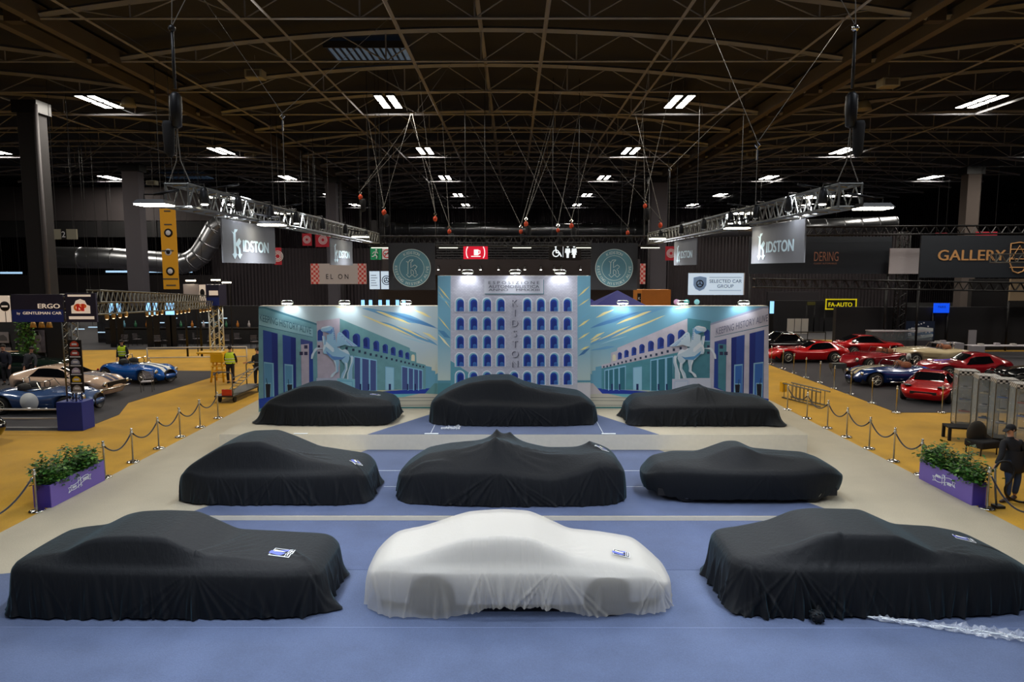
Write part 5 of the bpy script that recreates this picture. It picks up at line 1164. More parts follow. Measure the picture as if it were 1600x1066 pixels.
q.ball((1*k, -.02, 15*k), 1.6*k, LWD, 5).tube([(0, -.02, 13*k), (-1*k, -.02, 8*k), (2*k, -.02, 5*k), (1*k, -.02, 2*k)], .9*k, LWD, 5).tube([(-1*k, -.02, 8*k), (-4*k, -.02, 5*k), (-6*k, -.02, 5*k)], .9*k, LWD, 5).tube([(4*k, -.02, 9*k), (2*k, -.02, 12*k), (-3*k, -.02, 12*k), (-5*k, -.02, 9*k)], .7*k, LWD, 5); q.build('running_figure', r)
r, w, h = rect('no_smoking_sign', 'white sign with red struck-through circle', 'sign', 597, 387, 612, 406, 46, LWD); hang(r, w, h, r.location.z); q = MB(); k = h/19; RP_ = mat('sign_red', S(190, 30, 40), .5)
q.tube([(6*k*math.cos(a), -.02, (9.5+6*math.sin(a))*k) for a in np.linspace(0, 6.283, 25)[:-1]], .7*k, RP_, 5, closed=True).tube([(-4*k, -.02, 5.5*k), (4*k, -.02, 13.5*k)], .6*k, RP_, 4).box(-4*k, 3*k, -.02, -.01, 9*k, 10.4*k, BLK); q.build('struck_cigarette', r)
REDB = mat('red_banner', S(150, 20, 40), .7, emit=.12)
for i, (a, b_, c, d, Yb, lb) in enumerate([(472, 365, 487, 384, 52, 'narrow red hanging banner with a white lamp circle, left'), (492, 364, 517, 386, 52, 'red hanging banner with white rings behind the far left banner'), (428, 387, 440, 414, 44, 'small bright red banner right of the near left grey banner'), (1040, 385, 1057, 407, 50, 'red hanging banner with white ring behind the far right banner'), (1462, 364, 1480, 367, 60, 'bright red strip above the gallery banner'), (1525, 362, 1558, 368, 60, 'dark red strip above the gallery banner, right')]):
    r, w, h = rect('red_banner', lb, 'banner', a, b_, c, d, Yb, REDB, .05, 'red hanging banners', 'banner_cloth'); q = MB()
    if i < 4:
        for rr_ in (.3, .22, .14): q.tube([(rr_*h*math.cos(t), -.01, h*.5+rr_*h*math.sin(t)) for t in np.linspace(0, 6.283, 21)[:-1]], .02*h, LWD, 4, closed=True)
        q.build('ring_print', r)
    hang(r, w, h, r.location.z)
# gingham banner
GING = bpy.data.materials.new('gingham'); GING.use_nodes = True; nt = GING.node_tree; ch = nt.nodes.new('ShaderNodeTexChecker'); ch.inputs['Scale'].default_value = 6; ch.inputs['Color1'].default_value = S(190, 60, 60); ch.inputs['Color2'].default_value = S(205, 170, 170)
tc = nt.nodes.new('ShaderNodeTexCoord'); nt.links.new(tc.outputs['Object'], ch.inputs['Vector']); nt.links.new(ch.outputs['Color'], nt.nodes['Principled BSDF'].inputs['Base Color'])
PL = mat('pale_banner', S(178, 172, 178), .7)
for (a, c, st, lb) in ((485, 573, 'E L   O N', 'pale banner with red gingham ends behind the left column'), (966, 1008, 'ON', 'pale banner with red gingham end behind the right column')):
    r, w, h = rect('gingham_banner', lb, 'banner', a, 412, c, 444, 50, PL, .05, part='banner_cloth'); hang(r, w, h, r.location.z); gw = .62; q = MB()
    q.box(w-gw, w, -.02, 0, 0, h, GING).build('gingham_print', r)
    if w > 1.5: MB().box(-w, -w+gw, -.02, 0, 0, h, GING).build('gingham_print', r)
    tx(r, st, -.1, h*.25, h*.25, BLK, w*.8)
LBX = mat('lit_pale_panel', S(185, 205, 225), .5, emit=.75)
for px0, px1, lb in ((577, 593, 'small lit white poster left of the round emblem board'), (595, 613, 'lit white poster with a round steering-wheel mark')):
    r, w, h = rect('lit_poster', lb, 'sign', px0, 424, px1, 452, 36, LBX, .1, part='lit_panel'); q = MB(); hang(r, w, h, r.location.z)
    if px0 > 590:
        for rr_ in (.23, .13): q.tube([(rr_*math.cos(t), -.02, h*.5+rr_*math.sin(t)) for t in np.linspace(0, 6.283, 17)[:-1]], .02, BLK, 4, closed=True)
        for t in (1.57, 3.6, 5.8): q.tube([(0, -.02, h*.5), (.13*math.cos(t), -.02, h*.5+.13*math.sin(t))], .02, BLK, 4)
    else:
        for j in range(5): q.box(-w*.7, w*.6-.05*(j % 3), -.02, -.01, h*(.2+.14*j), h*(.23+.14*j), GREYB)
    q.build('printed_mark', r)
INKB = mat('dark_ink', S(30, 45, 70), .5)
r, w, h = rect('lightbox_sign', 'long pale lit sign with shield and dark lettering, right of the stand', 'sign', 1078, 427, 1161, 461, 40, LBX, .35, part='lit_panel'); hang(r, w, h, r.location.z)
MB().box(w, w+.06, .0, .35, 0, h, LWD).box(-w-.02, w+.06, 0, .35, h, h+.04, ALU).build('frame', r)
t = MB(); t.text('SELECTED CAR', (w*.33, -.02, h*.56), (1, 0, 0), (0, 0, 1), h*.16, INKB, w*1.2).text('GROUP', (w*.33, -.02, h*.33), (1, 0, 0), (0, 0, 1), h*.16, INKB, w*.6)
t.box(-w*.28, w*.92, -.02, -.01, h*.8, h*.815, INKB).box(-w*.28, w*.92, -.02, -.01, h*.2, h*.215, INKB); t.build('lettering', r); q = MB(); sx = -w*.62; SHB = mat('shield_blue', S(120, 150, 190), .5, emit=.3)
q.flat([(sx-.3*h, h*.8), (sx-.3*h, h*.45), (sx-.2*h, h*.28), (sx, h*.18), (sx+.2*h, h*.28), (sx+.3*h, h*.45), (sx+.3*h, h*.8), (sx, h*.86)], -.012, SHB)
q.tube([(sx+.15*h*math.cos(t_), -.02, h*.52+.15*h*math.sin(t_)) for t_ in np.linspace(0, 6.283, 21)[:-1]], .03*h, INKB, 5, closed=True).ball((sx, -.02, h*.52), .04*h, INKB, 5)
for t_ in (1.57, 3.6, 5.8): q.tube([(sx, -.02, h*.52), (sx+.15*h*math.cos(t_), -.02, h*.52+.15*h*math.sin(t_))], .018*h, INKB, 4)
q.build('shield_emblem', r)
NB = mat('navy_banner', S(34, 40, 50), .8); GOLD = mat('gold_letter', S(190, 140, 88), .6, emit=.08); COPP = mat('copper_letter', S(160, 108, 86), .6, emit=.06)
def upright(r, w, z0):
    MB().tube([(-w*.97, .12, 0), (-w*.97, .12, -z0)], .06, BLACKM, 6).build('support_pole', r); MB().tube([(w*.97, .12, 0), (w*.97, .12, -z0)], .06, BLACKM, 6).build('support_pole', r)
r, w, h = rect('fascia_banner', 'long dark navy fascia with copper lettering ending in DERING', 'sign', 1172, 370, 1391, 428, 44, NB, .1, part='banner_cloth'); upright(r, w, r.location.z)
f = lambda px, Y: cx(px, Y)-r.location.x
tx(r, 'DERING', f(1291, 44), W(0, 408, 44)[1]-r.location.z, .62, COPP, f(1310, 44)-f(1272, 44)); tx(r, 'CLASSIC AUTOMOBILES', f(1290, 44), W(0, 413, 44)[1]-r.location.z, .1, COPP, f(1308, 44)-f(1272, 44))
r, w, h = rect('fascia_banner', 'long dark navy fascia with gold lettering GALLERY and a crest', 'sign', 1440, 368, 1640, 434, 42, NB, .1, part='banner_cloth'); upright(r, w, r.location.z)
tx(r, 'GALLERY', f(1518, 42), W(0, 407, 42)[1]-r.location.z, .66, GOLD, f(1571, 42)-f(1466, 42), bold=.02); q = MB(); ccx = f(1592, 42); z = lambda py: W(0, py, 42)[1]-r.location.z
q.tube([(f(1578, 42), -.02, z(381)), (ccx, -.02, z(379)), (f(1606, 42), -.02, z(381)), (f(1606, 42), -.02, z(410)), (ccx+.3, -.02, z(424)), (ccx, -.02, z(427)), (ccx-.3, -.02, z(424)), (f(1578, 42), -.02, z(410))], .04, GOLD, 4, closed=True)
for py in (390, 405, 418): q.tube([(f(1579, 42), -.02, z(py)), (f(1605, 42), -.02, z(py))], .03, GOLD, 4)
q.tube([(f(1580, 42), -.02, z(405)), (ccx, -.02, z(384)), (f(1604, 42), -.02, z(405))], .03, GOLD, 4); q.build('crest', r)
for px0, px1, lb in ((1391, 1439, 'pale hanging screen left of the gold lettering'),):
    r, w, h = rect('pale_screen', lb, 'screen', px0, 388, px1, 428, 43.5, PL, .06); upright(r, w, r.location.z)
truss('booth_truss', 'black lattice truss high over the right booths', [((cx(1178, 43), 43, W(0, 362, 43)[1]), (cx(1700, 43), 43, W(0, 358, 43)[1]))], .5, BLACKM, rc=.05, group='black booth trusses')
truss('booth_truss', 'lower black lattice truss crossing the right booths', [((cx(1180, 41), 41, W(0, 442, 41)[1]), (cx(1700, 41), 41, W(0, 450, 41)[1]))], .5, BLACKM, rc=.05, group='black booth trusses')
truss('booth_truss', 'black upright lattice mast left of the pale screen', [((cx(1411, 43.9), 43.9, 0), (cx(1411, 43.9), 43.9, W(0, 364, 43.9)[1]))], .5, BLACKM, rc=.05, group='black booth trusses')
truss('booth_truss', 'short silver truss crossing the gold lettering', [((cx(1552, 30), 30, W(0, 404, 30)[1]), (cx(1700, 30), 30, W(0, 402, 30)[1]))], .36, ALU, rc=.03)
BB = MATS['booth_black']
wallbox('wall_booth_right', 'black booth wall behind the red cars', 1307, 480, 1640, 44.5, BB); wallbox('wall_booth_right', 'grey booth upper wall', 1200, 456, 1280, 62, WC); wallbox('wall_booth_right', 'dark booth wall at the far aisle end', 1200, 470, 1310, 58, BB)
wallbox('wall_booth_right', 'tall black booth wall at right', 1520, 436, 1640, 46, BB)
r, w, h = rect('yellow_sign', 'black booth sign with a yellow frame and lettering FA-AUTO', 'sign', 1290, 467, 1338, 484, 57, BLK, .15); upright(r, w, r.location.z); YL = mat('yellow_lit', S(215, 200, 20), .5, emit=.4); q = MB()
q.box(-w, w, -.03, 0, 0, .1, YL).box(-w, w, -.03, 0, h-.1, h, YL).box(-w, -w+.1, -.03, 0, 0, h, YL).box(w-.1, w, -.03, 0, 0, h, YL); q.build('yellow_frame', r); tx(r, 'FA-AUTO', -w*.05, h*.28, h*.4, YL, w*1.5, y=-.04, bold=.02)
r, w, h = rect('small_sign', 'tiny yellow-lettered sign left of the yellow-framed sign', 'sign', 1262, 472, 1274, 477, 57, mat('olive_plate', S(80, 78, 20), .6)); upright(r, w, r.location.z)
r, w, h = rect('display_screen', 'blue lit screen on the black booth wall', 'screen', 1460, 474, 1483, 489, 44.2, mat('blue_screen', S(10, 70, 215), .4, emit=1.1), .08, part='screen'); tx(r, 'PARIS', 0, h*.5, h*.25, BLK, w); upright(r, w, r.location.z)
r, w, h = rect('picture_wall', 'lit photo of a white and blue racing car on the black booth wall', 'picture', 1416, 502, 1459, 531, 44.2, mat('photo_dark', S(20, 28, 44), .4, emit=.3), .08, part='picture'); q = MB()
for i, c in enumerate([C(200, 215, 225), C(60, 110, 170), C(230, 235, 235)]):
    z0 = h*(.12+.16*i); q.flat([(-w*.9, z0), (-w*.3, z0-.1), (w*.9, z0+.05), (w*.9, z0+.22), (0, z0+.3), (-w*.7, z0+.2)], -.01-.004*i, c)
for k in range(26): q.ball((rnd.uniform(-w*.9, w*.9), -.02, rnd.uniform(.2, h*.95)), .05, LWD, 4)
q.build('printed_car', r); upright(r, w, r.location.z)
r, w, h = rect('sandy_board', 'sandy pale board below the gallery fascia at the right edge', 'board', 1580, 436, 1640, 470, 44, mat('sand_board', S(150, 130, 105), .7)); upright(r, w, r.location.z)
# booth objects, right of stand
WD = mat('orange_wood', S(176, 108, 38), .5, var=.15, vscale=1.5)
x0, z1 = W(995, 453, 38); x1 = W(1049, 453, 38)[0]
r = thing('wooden_booth', 'tall orange wooden block above the right backdrop wing', 'booth', ((x0+x1)/2, 38.6, 0)); w = (x1-x0)/2
MB().box(-w+.3, w, -.5, .5, 0, z1, WD).build('wood_panel', r); MB().box(-w, -w+.3, -.55, .5, 0, z1, mat('light_wood', S(215, 140, 60), .5)).build('side_panel', r)
q = MB(); q.box(-w+.05, -w+.25, -.58, -.55, z1-1.0, z1-.2, BLK); q.text('K', (-w+.15, -.6, z1-.55), (1, 0, 0), (0, 0, 1), .16, WHITE); q.build('label_plate', r)
TENT = mat('blue_tent_cloth', S(26, 32, 128), .7)
for i, (px, pk, Yt, lb) in enumerate([(971, 455, 32, 'taller blue pyramid tent above the right backdrop wing'), (922, 466, 36, 'lower blue pyramid tent beside the tower')]):
    x, z = W(px, pk, Yt); r = thing('pyramid_tent', lb, 'tent', (x, Yt+1.2, 0)); s = 1.5
    ez = z-.85; MB().add([(-s, -s, ez), (s, -s, ez), (s, s, ez), (-s, s, ez), (0, 0, z), (-s, -s, ez-.2), (s, -s, ez-.2), (s, s, ez-.2), (-s, s, ez-.2)], [(0, 1, 4), (1, 2, 4), (2, 3, 4), (3, 0, 4), (5, 6, 1, 0), (6, 7, 2, 1), (7, 8, 3, 2), (8, 5, 0, 3)], TENT).build('canopy', r)
    for a in (-1, 1):
        for b_ in (-1, 1): MB().tube([(a*s*.97, b_*s*.97, 0), (a*s*.97, b_*s*.97, ez)], .03, ALU, 6).build('leg', r)
for i, (px, c, lb) in enumerate([(1057, S(190, 150, 190), 'pink'), (1073, S(60, 160, 160), 'teal'), (1089, S(130, 200, 215), 'pale cyan')]):
    x, z = W(px, 472, 48); r = thing('round_sign', 'small round %s lit sign right of the wooden block' % lb, 'sign', (x, 48, z), 0, 'small round lit signs')
    MB().lathe((0, 0, 0), [(.19, .05), (.19, 0), (.001, -.01)], mat('lit_'+lb.replace(' ', '_'), c, .5, emit=.5), 20, 'y').build('disc', r); MB().box(-.04, .04, .05, .12, -z, 0, BLACKM).build('stand_pole', r)
CY = mat('cyan_tube', S(130, 185, 230), .4, emit=1.6)
for i, px in enumerate((567, 579, 594, 606, 621, 631)):
    x, z0 = W(px, 481, 38); z1 = W(px, 469, 38)[1]; r = thing('light_window', 'narrow cold-lit slot behind the left wing, %s from the left' % ORD[i], 'lit slot', (x, 38, 0), 0, 'cold-lit slots left')
    MB().box(-.09, .09, 0, .05, z0-.3, z1, CY).build('lit_pane', r); MB().box(-.14, .14, .05, .12, 0, z1+.05, BLACKM).build('frame', r)
for i, px in enumerate((174, 186, 232, 243, 262, 269)):
    x, z0 = W(px, 492, 46); z1 = W(px, 473, 46)[1]; r = thing('light_window', 'tall cold-lit slot in the left bar front, %s from the left' % ORD[i], 'lit slot', (x, 46, 0), 0, 'cold-lit slots far left')
    MB().box(-.14, .14, 0, .05, z0, z1, CY).build('lit_pane', r); MB().box(-.2, .2, .05, .12, 0, z1+.05, BLACKM).build('frame', r)
r, w, h = rect('light_window', 'tall blue-lit slot at the right rear booth', 'lit slot', 1204, 471, 1209, 490, 56, CY, .1, part='lit_pane'); MB().box(-w, w, .02, .1, -r.location.z, 0, BLACKM).build('frame', r)
# ------------------------------------------------------------ left booth: signs, truss foot, rails
TX, TYy = -14.55, 22.3
def top(py, Y=22.3): return W(115, py, Y)[1]
r = truss('sign_mast', 'silver lattice mast with small sponsor plates standing in a blue foot', [((TX, TYy, .9), (TX, TYy, top(460)))], .3, ALU)
BF = mat('blue_foot', S(20, 45, 140), .5); MB().box(TX-.42, TX+.42, TYy-.32, TYy+.32, 0, .95, BF).build('blue_foot', r, bevel=.01)
q = MB(); z0, z1 = W(115, 615, 22)[1], W(115, 532, 22)[1]; q.box(TX+.02, TX+.46, TYy-.2, TYy-.17, z0, z1, BLK); q.build('plate_board', r)
q = MB(); cols = [S(190, 70, 50), S(170, 60, 60), S(140, 150, 180), S(180, 175, 210), S(225, 190, 40), S(150, 150, 155)]
for i, c in enumerate(cols):
    zc = z1-(i+.5)*(z1-z0)/6; m = mat('sponsor_%d' % i, c, .6); q.flat([(TX+.1, zc-.07), (TX+.38, zc-.07), (TX+.38, zc+.02), (TX+.32, zc+.09), (TX+.24, zc+.12), (TX+.16, zc+.09), (TX+.1, zc+.02)], TYy-.21, m).box(TX+.07, TX+.41, TYy-.212, TYy-.2, zc-.13, zc-.1, LWD).box(TX+.16, TX+.32, TYy-.216, TYy-.21, zc-.02, zc+.04, LWD)
q.build('printed_plates', r)
SB = mat('sign_blue', S(28, 46, 120), .5, emit=.05); SBD = mat('sign_dark_blue', S(36, 34, 62), .5); SWH = mat('sign_warm_white', S(245, 225, 205), .5, emit=.35)
x0, z1 = W(20, 460, 22.2); x1, z0 = W(103, 503, 22.2)
r = thing('booth_sign', 'long dark blue fascia sign with white lettering ending at the silver mast', 'sign', ((x0+x1)/2, 22.1, z0)); w = (x1-x0)/2; h = z1-z0
MB().box(-w, w, 0, .08, 0, h, SBD).box(-w, w, -.004, 0, 0, h*.45, SB).build('panel', r)
t = MB(); t.text('ERGO', (w*.48, -.03, h*.5), (1, 0, 0), (0, 0, 1), h*.17, SWH, w*.85, bold=.008).text('by', (-w*.72, -.03, h*.28), (1, 0, 0), (0, 0, 1), h*.09, SWH, w*.13).text('GENTLEMAN CAR', (w*.2, -.03, h*.28), (1, 0, 0), (0, 0, 1), h*.1, SWH, w*1.5, bold=.004); t.build('lettering', r)
MB().tube([(-w, .12, h*.9), (w+.25, .12, h*.9)], .03, ALU, 6).build('support_bar', r)
x0, z1 = W(104.5, 458, 22.2); x1, z0 = W(155, 503, 22.2)
r = thing('booth_sign', 'square blue sign with white arched plaque and red-orange letters on the silver mast', 'sign', ((x0+x1)/2, 22.08, z0), 0); w = (x1-x0)/2
MB().box(-w, w, 0, .08, 0, z1-z0, SBD).build('panel', r); h = z1-z0; t = MB()
t.flat([(-.62*w, .3*h), (.62*w, .3*h), (.62*w, .56*h), (.42*w, .6*h), (.3*w, .74*h), (0, .8*h), (-.3*w, .74*h), (-.42*w, .6*h), (-.62*w, .56*h)], -.006, SWH)
OR = mat('letter_orange', S(225, 110, 30), .5, emit=.2); RDL = mat('letter_red', S(215, 40, 30), .5, emit=.2)
t.text('C', (-.2*w, -.02, .38*h), (1, 0, 0), (0, 0, 1), .26*h, OR, bold=.02).text('N', (0, -.024, .38*h), (1, 0, 0), (0, 0, 1), .26*h, RDL, bold=.02).text('P', (.22*w, -.02, .38*h), (1, 0, 0), (0, 0, 1), .26*h, OR, bold=.02)
t.text('VALVOLINE RACING', (0, -.02, .9*h), (1, 0, 0), (0, 0, 1), .06*h, SWH, 1.5*w) if False else t.box(-.8*w, .7*w, -.012, -.004, .88*h, .95*h, SWH).box(-.8*w, .85*w, -.012, -.004, .1*h, .2*h, SWH)
t.build('lettering', r)
x0, z1 = W(-40, 462, 22.2); x1, z0 = W(20, 503, 22.2)
r = thing('booth_sign', 'cream fascia sign with round dark emblem at the left frame edge', 'sign', ((x0+x1)/2, 22.1, z0)); w = (x1-x0)/2; h = z1-z0
MB().box(-w, w-.02, 0, .08, 0, h, SWH).build('panel', r); ex = W(8, 480, 22.1)[0]-r.location.x; q = MB(); q.lathe((ex, -.02, h*.6), [(.16, .015), (.16, 0), (.001, 0)], BLK, 20, 'y').box(ex-.1, ex+.1, -.03, -.02, h*.57, h*.63, SWH).box(ex-.01, ex+.01, -.01, 0, 0, h*.4, GREYB); q.build('round_emblem', r)
MB().tube([(-w*.98, .15, h*.9), (-w*.98, .15, -z0)], .05, ALU, 6).build('support_pole', r)
ZT = top(463)
far = (cx(333, 40), 40); ZF = W(333, 470, 40)[1]
truss('booth_truss', 'upper silver truss running back from the square blue sign', [((TX+.3, 23.2, top(467)+.05), (far[0]-.5, 39.5, W(333, 464, 40)[1]-.1))], .4, ALU, rc=.03, group='silver booth trusses')
truss('booth_truss', 'lower silver truss running back to the far blue cube sign', [((TX+.2, 22.6, top(484)), (far[0]-.1, 39.5, ZF-.2))], .4, ALU, rc=.03, group='silver booth trusses')
r = truss('sign_mast', 'bright silver lattice mast standing by the vest worker', [((far[0], far[1], 0), (far[0], far[1], ZF))], .55, mat('bright_alu', S(220, 222, 220), .35, .7), rc=.05)
r, w, h = rect('booth_sign', 'small blue and white cube sign on top of the far silver mast', 'sign', 311, 445, 343, 478, 39.4, SBD, 1.0); q = MB()
q.box(-w, -w*.35, -.02, 0, 0, h, SWH).box(-w*.3, w, -.02, 0, 0, h*.4, SB).box(0, w*.9, -.03, 0, h*.5, h*.72, SWH).ball((-w*.68, -.03, h*.62), .14, BLK, 6, (1, .2, 1.6)); q.build('printed_panel', r)
r, w, h = rect('pale_screen', 'pale square board beside the far cube sign', 'screen', 286, 444, 310, 462, 41, PL, .06); upright(r, w, r.location.z)
for i in range(4):
    t = (i+.5)/4; x = TX+.2+(far[0]-.3-TX)*t; y = 22.6+16.9*t; z = top(484)+(ZF-.2-top(484))*t-.3
    for k in range(4):
        r = thing('spot_lamp', 'small warm spot under the lower silver truss, cluster %s, %s in it' % (ORD[i], ORD[k]), 'lamp', (x-.02*k, y+.45*k, z), 0, 'warm spots on the silver truss')
        MB().lathe((0, 0, 0), [(.04, -.1), (.07, -.08), (.07, .06), (.03, .1)], mat('brass_lamp', S(190, 150, 90), .4, .6), 8).build('lamp_body', r); MB().tube([(0, 0, .08), (0, 0, .16)], .015, BLACKM, 4).build('clamp', r)
        MB().lathe((0, 0, -.1), [(.05, 0), (.02, -.02)], mat('warm_lens', (1, .8, .5, 1), emit=3), 8).build('lens', r)
for i, (px, py) in enumerate(((55, 507), (68, 507), (80, 507))):
    x, z = W(px, py, 23); r = thing('spot_lamp', 'brass spot under the long blue fascia, %s from the left' % ORD[i], 'lamp', (x, 22.9, z), 0, 'brass spots')
    MB().lathe((0, 0, 0), [(.1, -.1), (.07, .06), (.03, .12)], MATS['brass_lamp'], 8).build('lamp_body', r); MB().tube([(0, 0, .1), (0, -.1, .25), (0, -.72, .3)], .015, BLACKM, 4).build('clamp', r)
for i, (px, py, Y) in enumerate(((298, 438, 41), (337, 437, 42), (354, 441, 43))):
    x, z = W(px, py, Y); r = thing('arm_lamp', 'bright warm arm lamp near the far cube sign, %s from the left' % ORD[i], 'lamp', (x, Y, z), 0, 'arm lamps')
    MB().box(-.25, .25, -.1, .1, -.06, 0, mat('arm_lamp_face', (1, .85, .6, 1), emit=20)).build('lamp_face', r); MB().box(-.28, .28, -.12, .12, 0, .08, BLACKM).build('lamp_case', r); MB().tube([(0, 0, .05), (.0, .5, .0), (0, .5, -z)], .03, BLACKM, 5).build('arm', r)
RAIL = mat('white_rail', S(205, 200, 195), .4)
r = thing('tube_rail', 'low white tube rails in front of the steel-blue roadster', 'rail', (-18, 22.25, 0))
for z in (.66, .36, .04): MB().tube([(3.05, 0, z), (-8, 0, z)], .03, RAIL, 6).build('rail', r)
MB().tube([(-.6, .0, .36), (-1.2, -.8, .02)], .02, RAIL, 5).tube([(-8, 0, 0), (-8, 0, .66)], .03, RAIL, 6).tube([(2.9, 0, 0), (2.9, 0, .66)], .03, RAIL, 6).build('brace', r)
r = thing('tube_rail', 'long white tube rails behind the bright blue roadster', 'rail', (-16.4, 37.0, 0))
for z in (1.0, .45): MB().tube([(-3.6, 0, z), (1.6, .6, z)], .035, RAIL, 6).build('rail', r)
MB().tube([(-3.6, 0, 0), (-3.6, 0, 1)], .035, RAIL, 6).tube([(1.6, .6, 0), (1.6, .6, 1)], .035, RAIL, 6).build('brace', r)
# posters and plant at the left booth
r, w, h = rect('portrait_photo', 'black and white portrait photo on the dark partition', 'picture', 45, 516, 71, 551, 36.8, mat('photo_grey', S(95, 88, 98), .6, var=.5, vscale=1.6), .04, part='picture'); q = MB()
q.flat([(-w*.7, 0), (w*.5, 0), (w*.4, h*.35), (w*.15, h*.5), (-w*.3, h*.48), (-w*.6, h*.3)], -.01, C(140, 132, 142)); q.ball((0, -.0, h*.66), .3, C(150, 142, 150), 8, (.8, .05, 1)); q.flat([(-w*.4, h*.78), (w*.4, h*.78), (w*.2, h*.95), (-w*.2, h*.95)], -.03, BLK); q.build('printed_figure', r); upright(r, w*.9, r.location.z)
for i, (a, b_, c, d) in enumerate([(-6, 519, 14, 536), (-6, 543, 18, 560)]):
    r, w, h = rect('poster', 'small grey car poster on the grey booth wall, %s from the top' % ORD[i], 'picture', a, b_, c, d, 37.8, PL, .04, part='picture'); q = MB(); q.flat([(-w*.8, h*.2), (w*.8, h*.2), (w*.7, h*.5), (w*.2, h*.75), (-w*.3, h*.7), (-w*.8, h*.45)], -.01, GREYB); q.build('printed_car', r); upright(r, w*.9, r.location.z)
def bush(name, label, x, y, z0, w, hh, n, seed, pot=True):
    r = thing(name, label, 'plant', (x, y, 0)); rr = random.Random(seed); lv = MB()
    for k in range(n):
        a, u, v = rr.uniform(0, 6.28), rr.random()**.5, rr.uniform(0, 1); c = Vector((math.cos(a)*u*w, math.sin(a)*u*w, z0+v*hh)); d = Vector((rr.gauss(0, 1), rr.gauss(0, 1), rr.gauss(0, .7))).normalized(); L = rr.uniform(.12, .22)
        s = d.cross(Vector((rr.gauss(0, 1), rr.gauss(0, 1), 1))).normalized()*L*.35; lv.add([c, c+d*L*.5+s, c+d*L, c+d*L*.5-s], [(0, 1, 2, 3)], LF[rr.choice([0, 0, 1, 2])])
    lv.build('foliage', r); MB().tube([(0, 0, 0), (0, 0, z0+hh*.7)], .05, SOIL, 6).build('stem', r)
    MB().lathe((0, 0, 0), [(.2, 0), (.28, .4), (.26, .42), (.2, .38)], BLACKM, 14).build('pot', r); return r
bush('tall_plant', 'tall green plant beside the grey booth wall', cx(27, 36), 36.2, .5, .45, 3.3, 900, 4)
for i, (px, py, c) in enumerate([(8, 560, .5), (20, 562, .45), (13, 553, .4)]):
    x, z = W(px, py, 35); r = thing('cardboard_box', 'brown cardboard box on the booth counter, %s of three' % ORD[i], 'box', (x, 35, z-c*.5), 0, 'boxes on the booth counter')
    MB().box(-c*.8, c*.8, -.3, .3, 0, c*(.8), mat('cardboard', S(170, 130, 90), .8)).build('carton', r); MB().box(-.05, .05, -.305, .305, 0, c*.8+.004, mat('tape', S(200, 170, 120), .4)).build('tape', r)
r = thing('counter', 'grey counter at the left booth', 'counter', (cx(5, 35), 35, 0)); zz = W(8, 566, 35)[1]; MB().box(-3, 1.6, -.4, .4, zz-.06, zz, RAIL).build('counter_top', r); MB().box(-2.9, 1.5, -.35, .38, 0, zz-.06, BLK).build('counter_body', r)
# ------------------------------------------------------------ yellow banner, number sign
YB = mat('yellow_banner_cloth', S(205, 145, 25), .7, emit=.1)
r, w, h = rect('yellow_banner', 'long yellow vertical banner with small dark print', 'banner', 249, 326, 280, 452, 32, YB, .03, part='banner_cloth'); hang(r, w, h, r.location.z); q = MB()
for py, rr_ in ((364, .2), (394, .16), (424, .2)):
    zc = W(265, py, 32)[1]-r.location.z; o_ = 0 if py != 394 else -.05; q = MB()
    q.lathe((o_, -.02, zc), [(rr_, .01), (rr_, 0), (.001, 0)], BLK if py != 394 else LWD, 16, 'y').lathe((o_, -.04, zc), [(rr_*.6, .01), (rr_*.6, 0), (.001, 0)], LWD if py != 394 else BLK, 12, 'y').build('round_print', r)
t = MB()
for py, st_w in ((352, .35), (393, .6), (437, .7), (447, .45), (331, .3)):
    zc = W(265, py, 32)[1]-r.location.z; t.box(-st_w/2-(.1 if py == 393 else 0), st_w/2-(.1 if py == 393 else 0), -.02, -.01, zc, zc+.06, GUT)
t.build('small_print', r)
r, w, h = rect('number_sign', 'pale plate with a black number 2 beside the dark column', 'sign', 84, 358, 120, 374, 37.5, mat('number_plate', S(150, 148, 135), .6), .1); q = MB(); q.box(-w*.35, w*.1, -.02, 0, 0, h, BLK); q.text('2', (-w*.12, -.04, h*.2), (1, 0, 0), (0, 0, 1), h*.6, LWD); q.build('lettering', r)
MB().tube([(-w, .1, h*.5), (-w-.15, .4, h*.5)], .05, BLACKM, 5).build('bracket', r); hang(r, w, h, r.location.z)
# ------------------------------------------------------------ cafe chairs, bar
def chair(name, label, x, y, rz, fr, st, grp=None, proto=[None]):
    r = thing(name, label, 'chair', (x, y, 0), rz, grp)
    MB().box(-.22, .22, -.22, .22, .43, .46, st).build('seat', r)
    q = MB()
    for k in range(5): q.tube([(-.2, .21, .55+.07*k), (.2, .21, .55+.07*k)], .014, st, 4)
    q.build('backrest', r)
    for a in (-1, 1):
        MB().tube([(a*.22, -.22, 0), (a*.22, -.2, .64), (a*.23, .1, .66), (a*.21, .22, .66)], .014, fr, 5).build('armrest', r)
        MB().tube([(a*.21, .26, 0), (a*.21, .21, .46), (a*.21, .23, .9)], .014, fr, 5).build('leg', r)
    return r
GRC = mat('grey_wicker', S(100, 94, 100), .7)
ch0 = None
for i, (px, py) in enumerate([(195, 543), (215, 540), (247, 543), (262, 542), (286, 541), (308, 539), (330, 543), (354, 542), (372, 539), (398, 544)]):
    x, y = G(px, py); lb = 'grey bistro chair in the row before the dark bar, %s from the left' % ORD[i]
    if ch0 is None: ch0 = chair('bistro_chair', lb, x, y, .4, BLACKM, GRC, 'grey bistro chairs')
    else: dup(ch0, (x, y, 0), lb, rnd.uniform(-.8, .8)+(3.1 if i % 3 else 0))
x, y = G(227, 613); chair('folding_chair', 'white slatted metal chair in front of the bright blue roadster', x, y+.2, .3, ALU, PL)
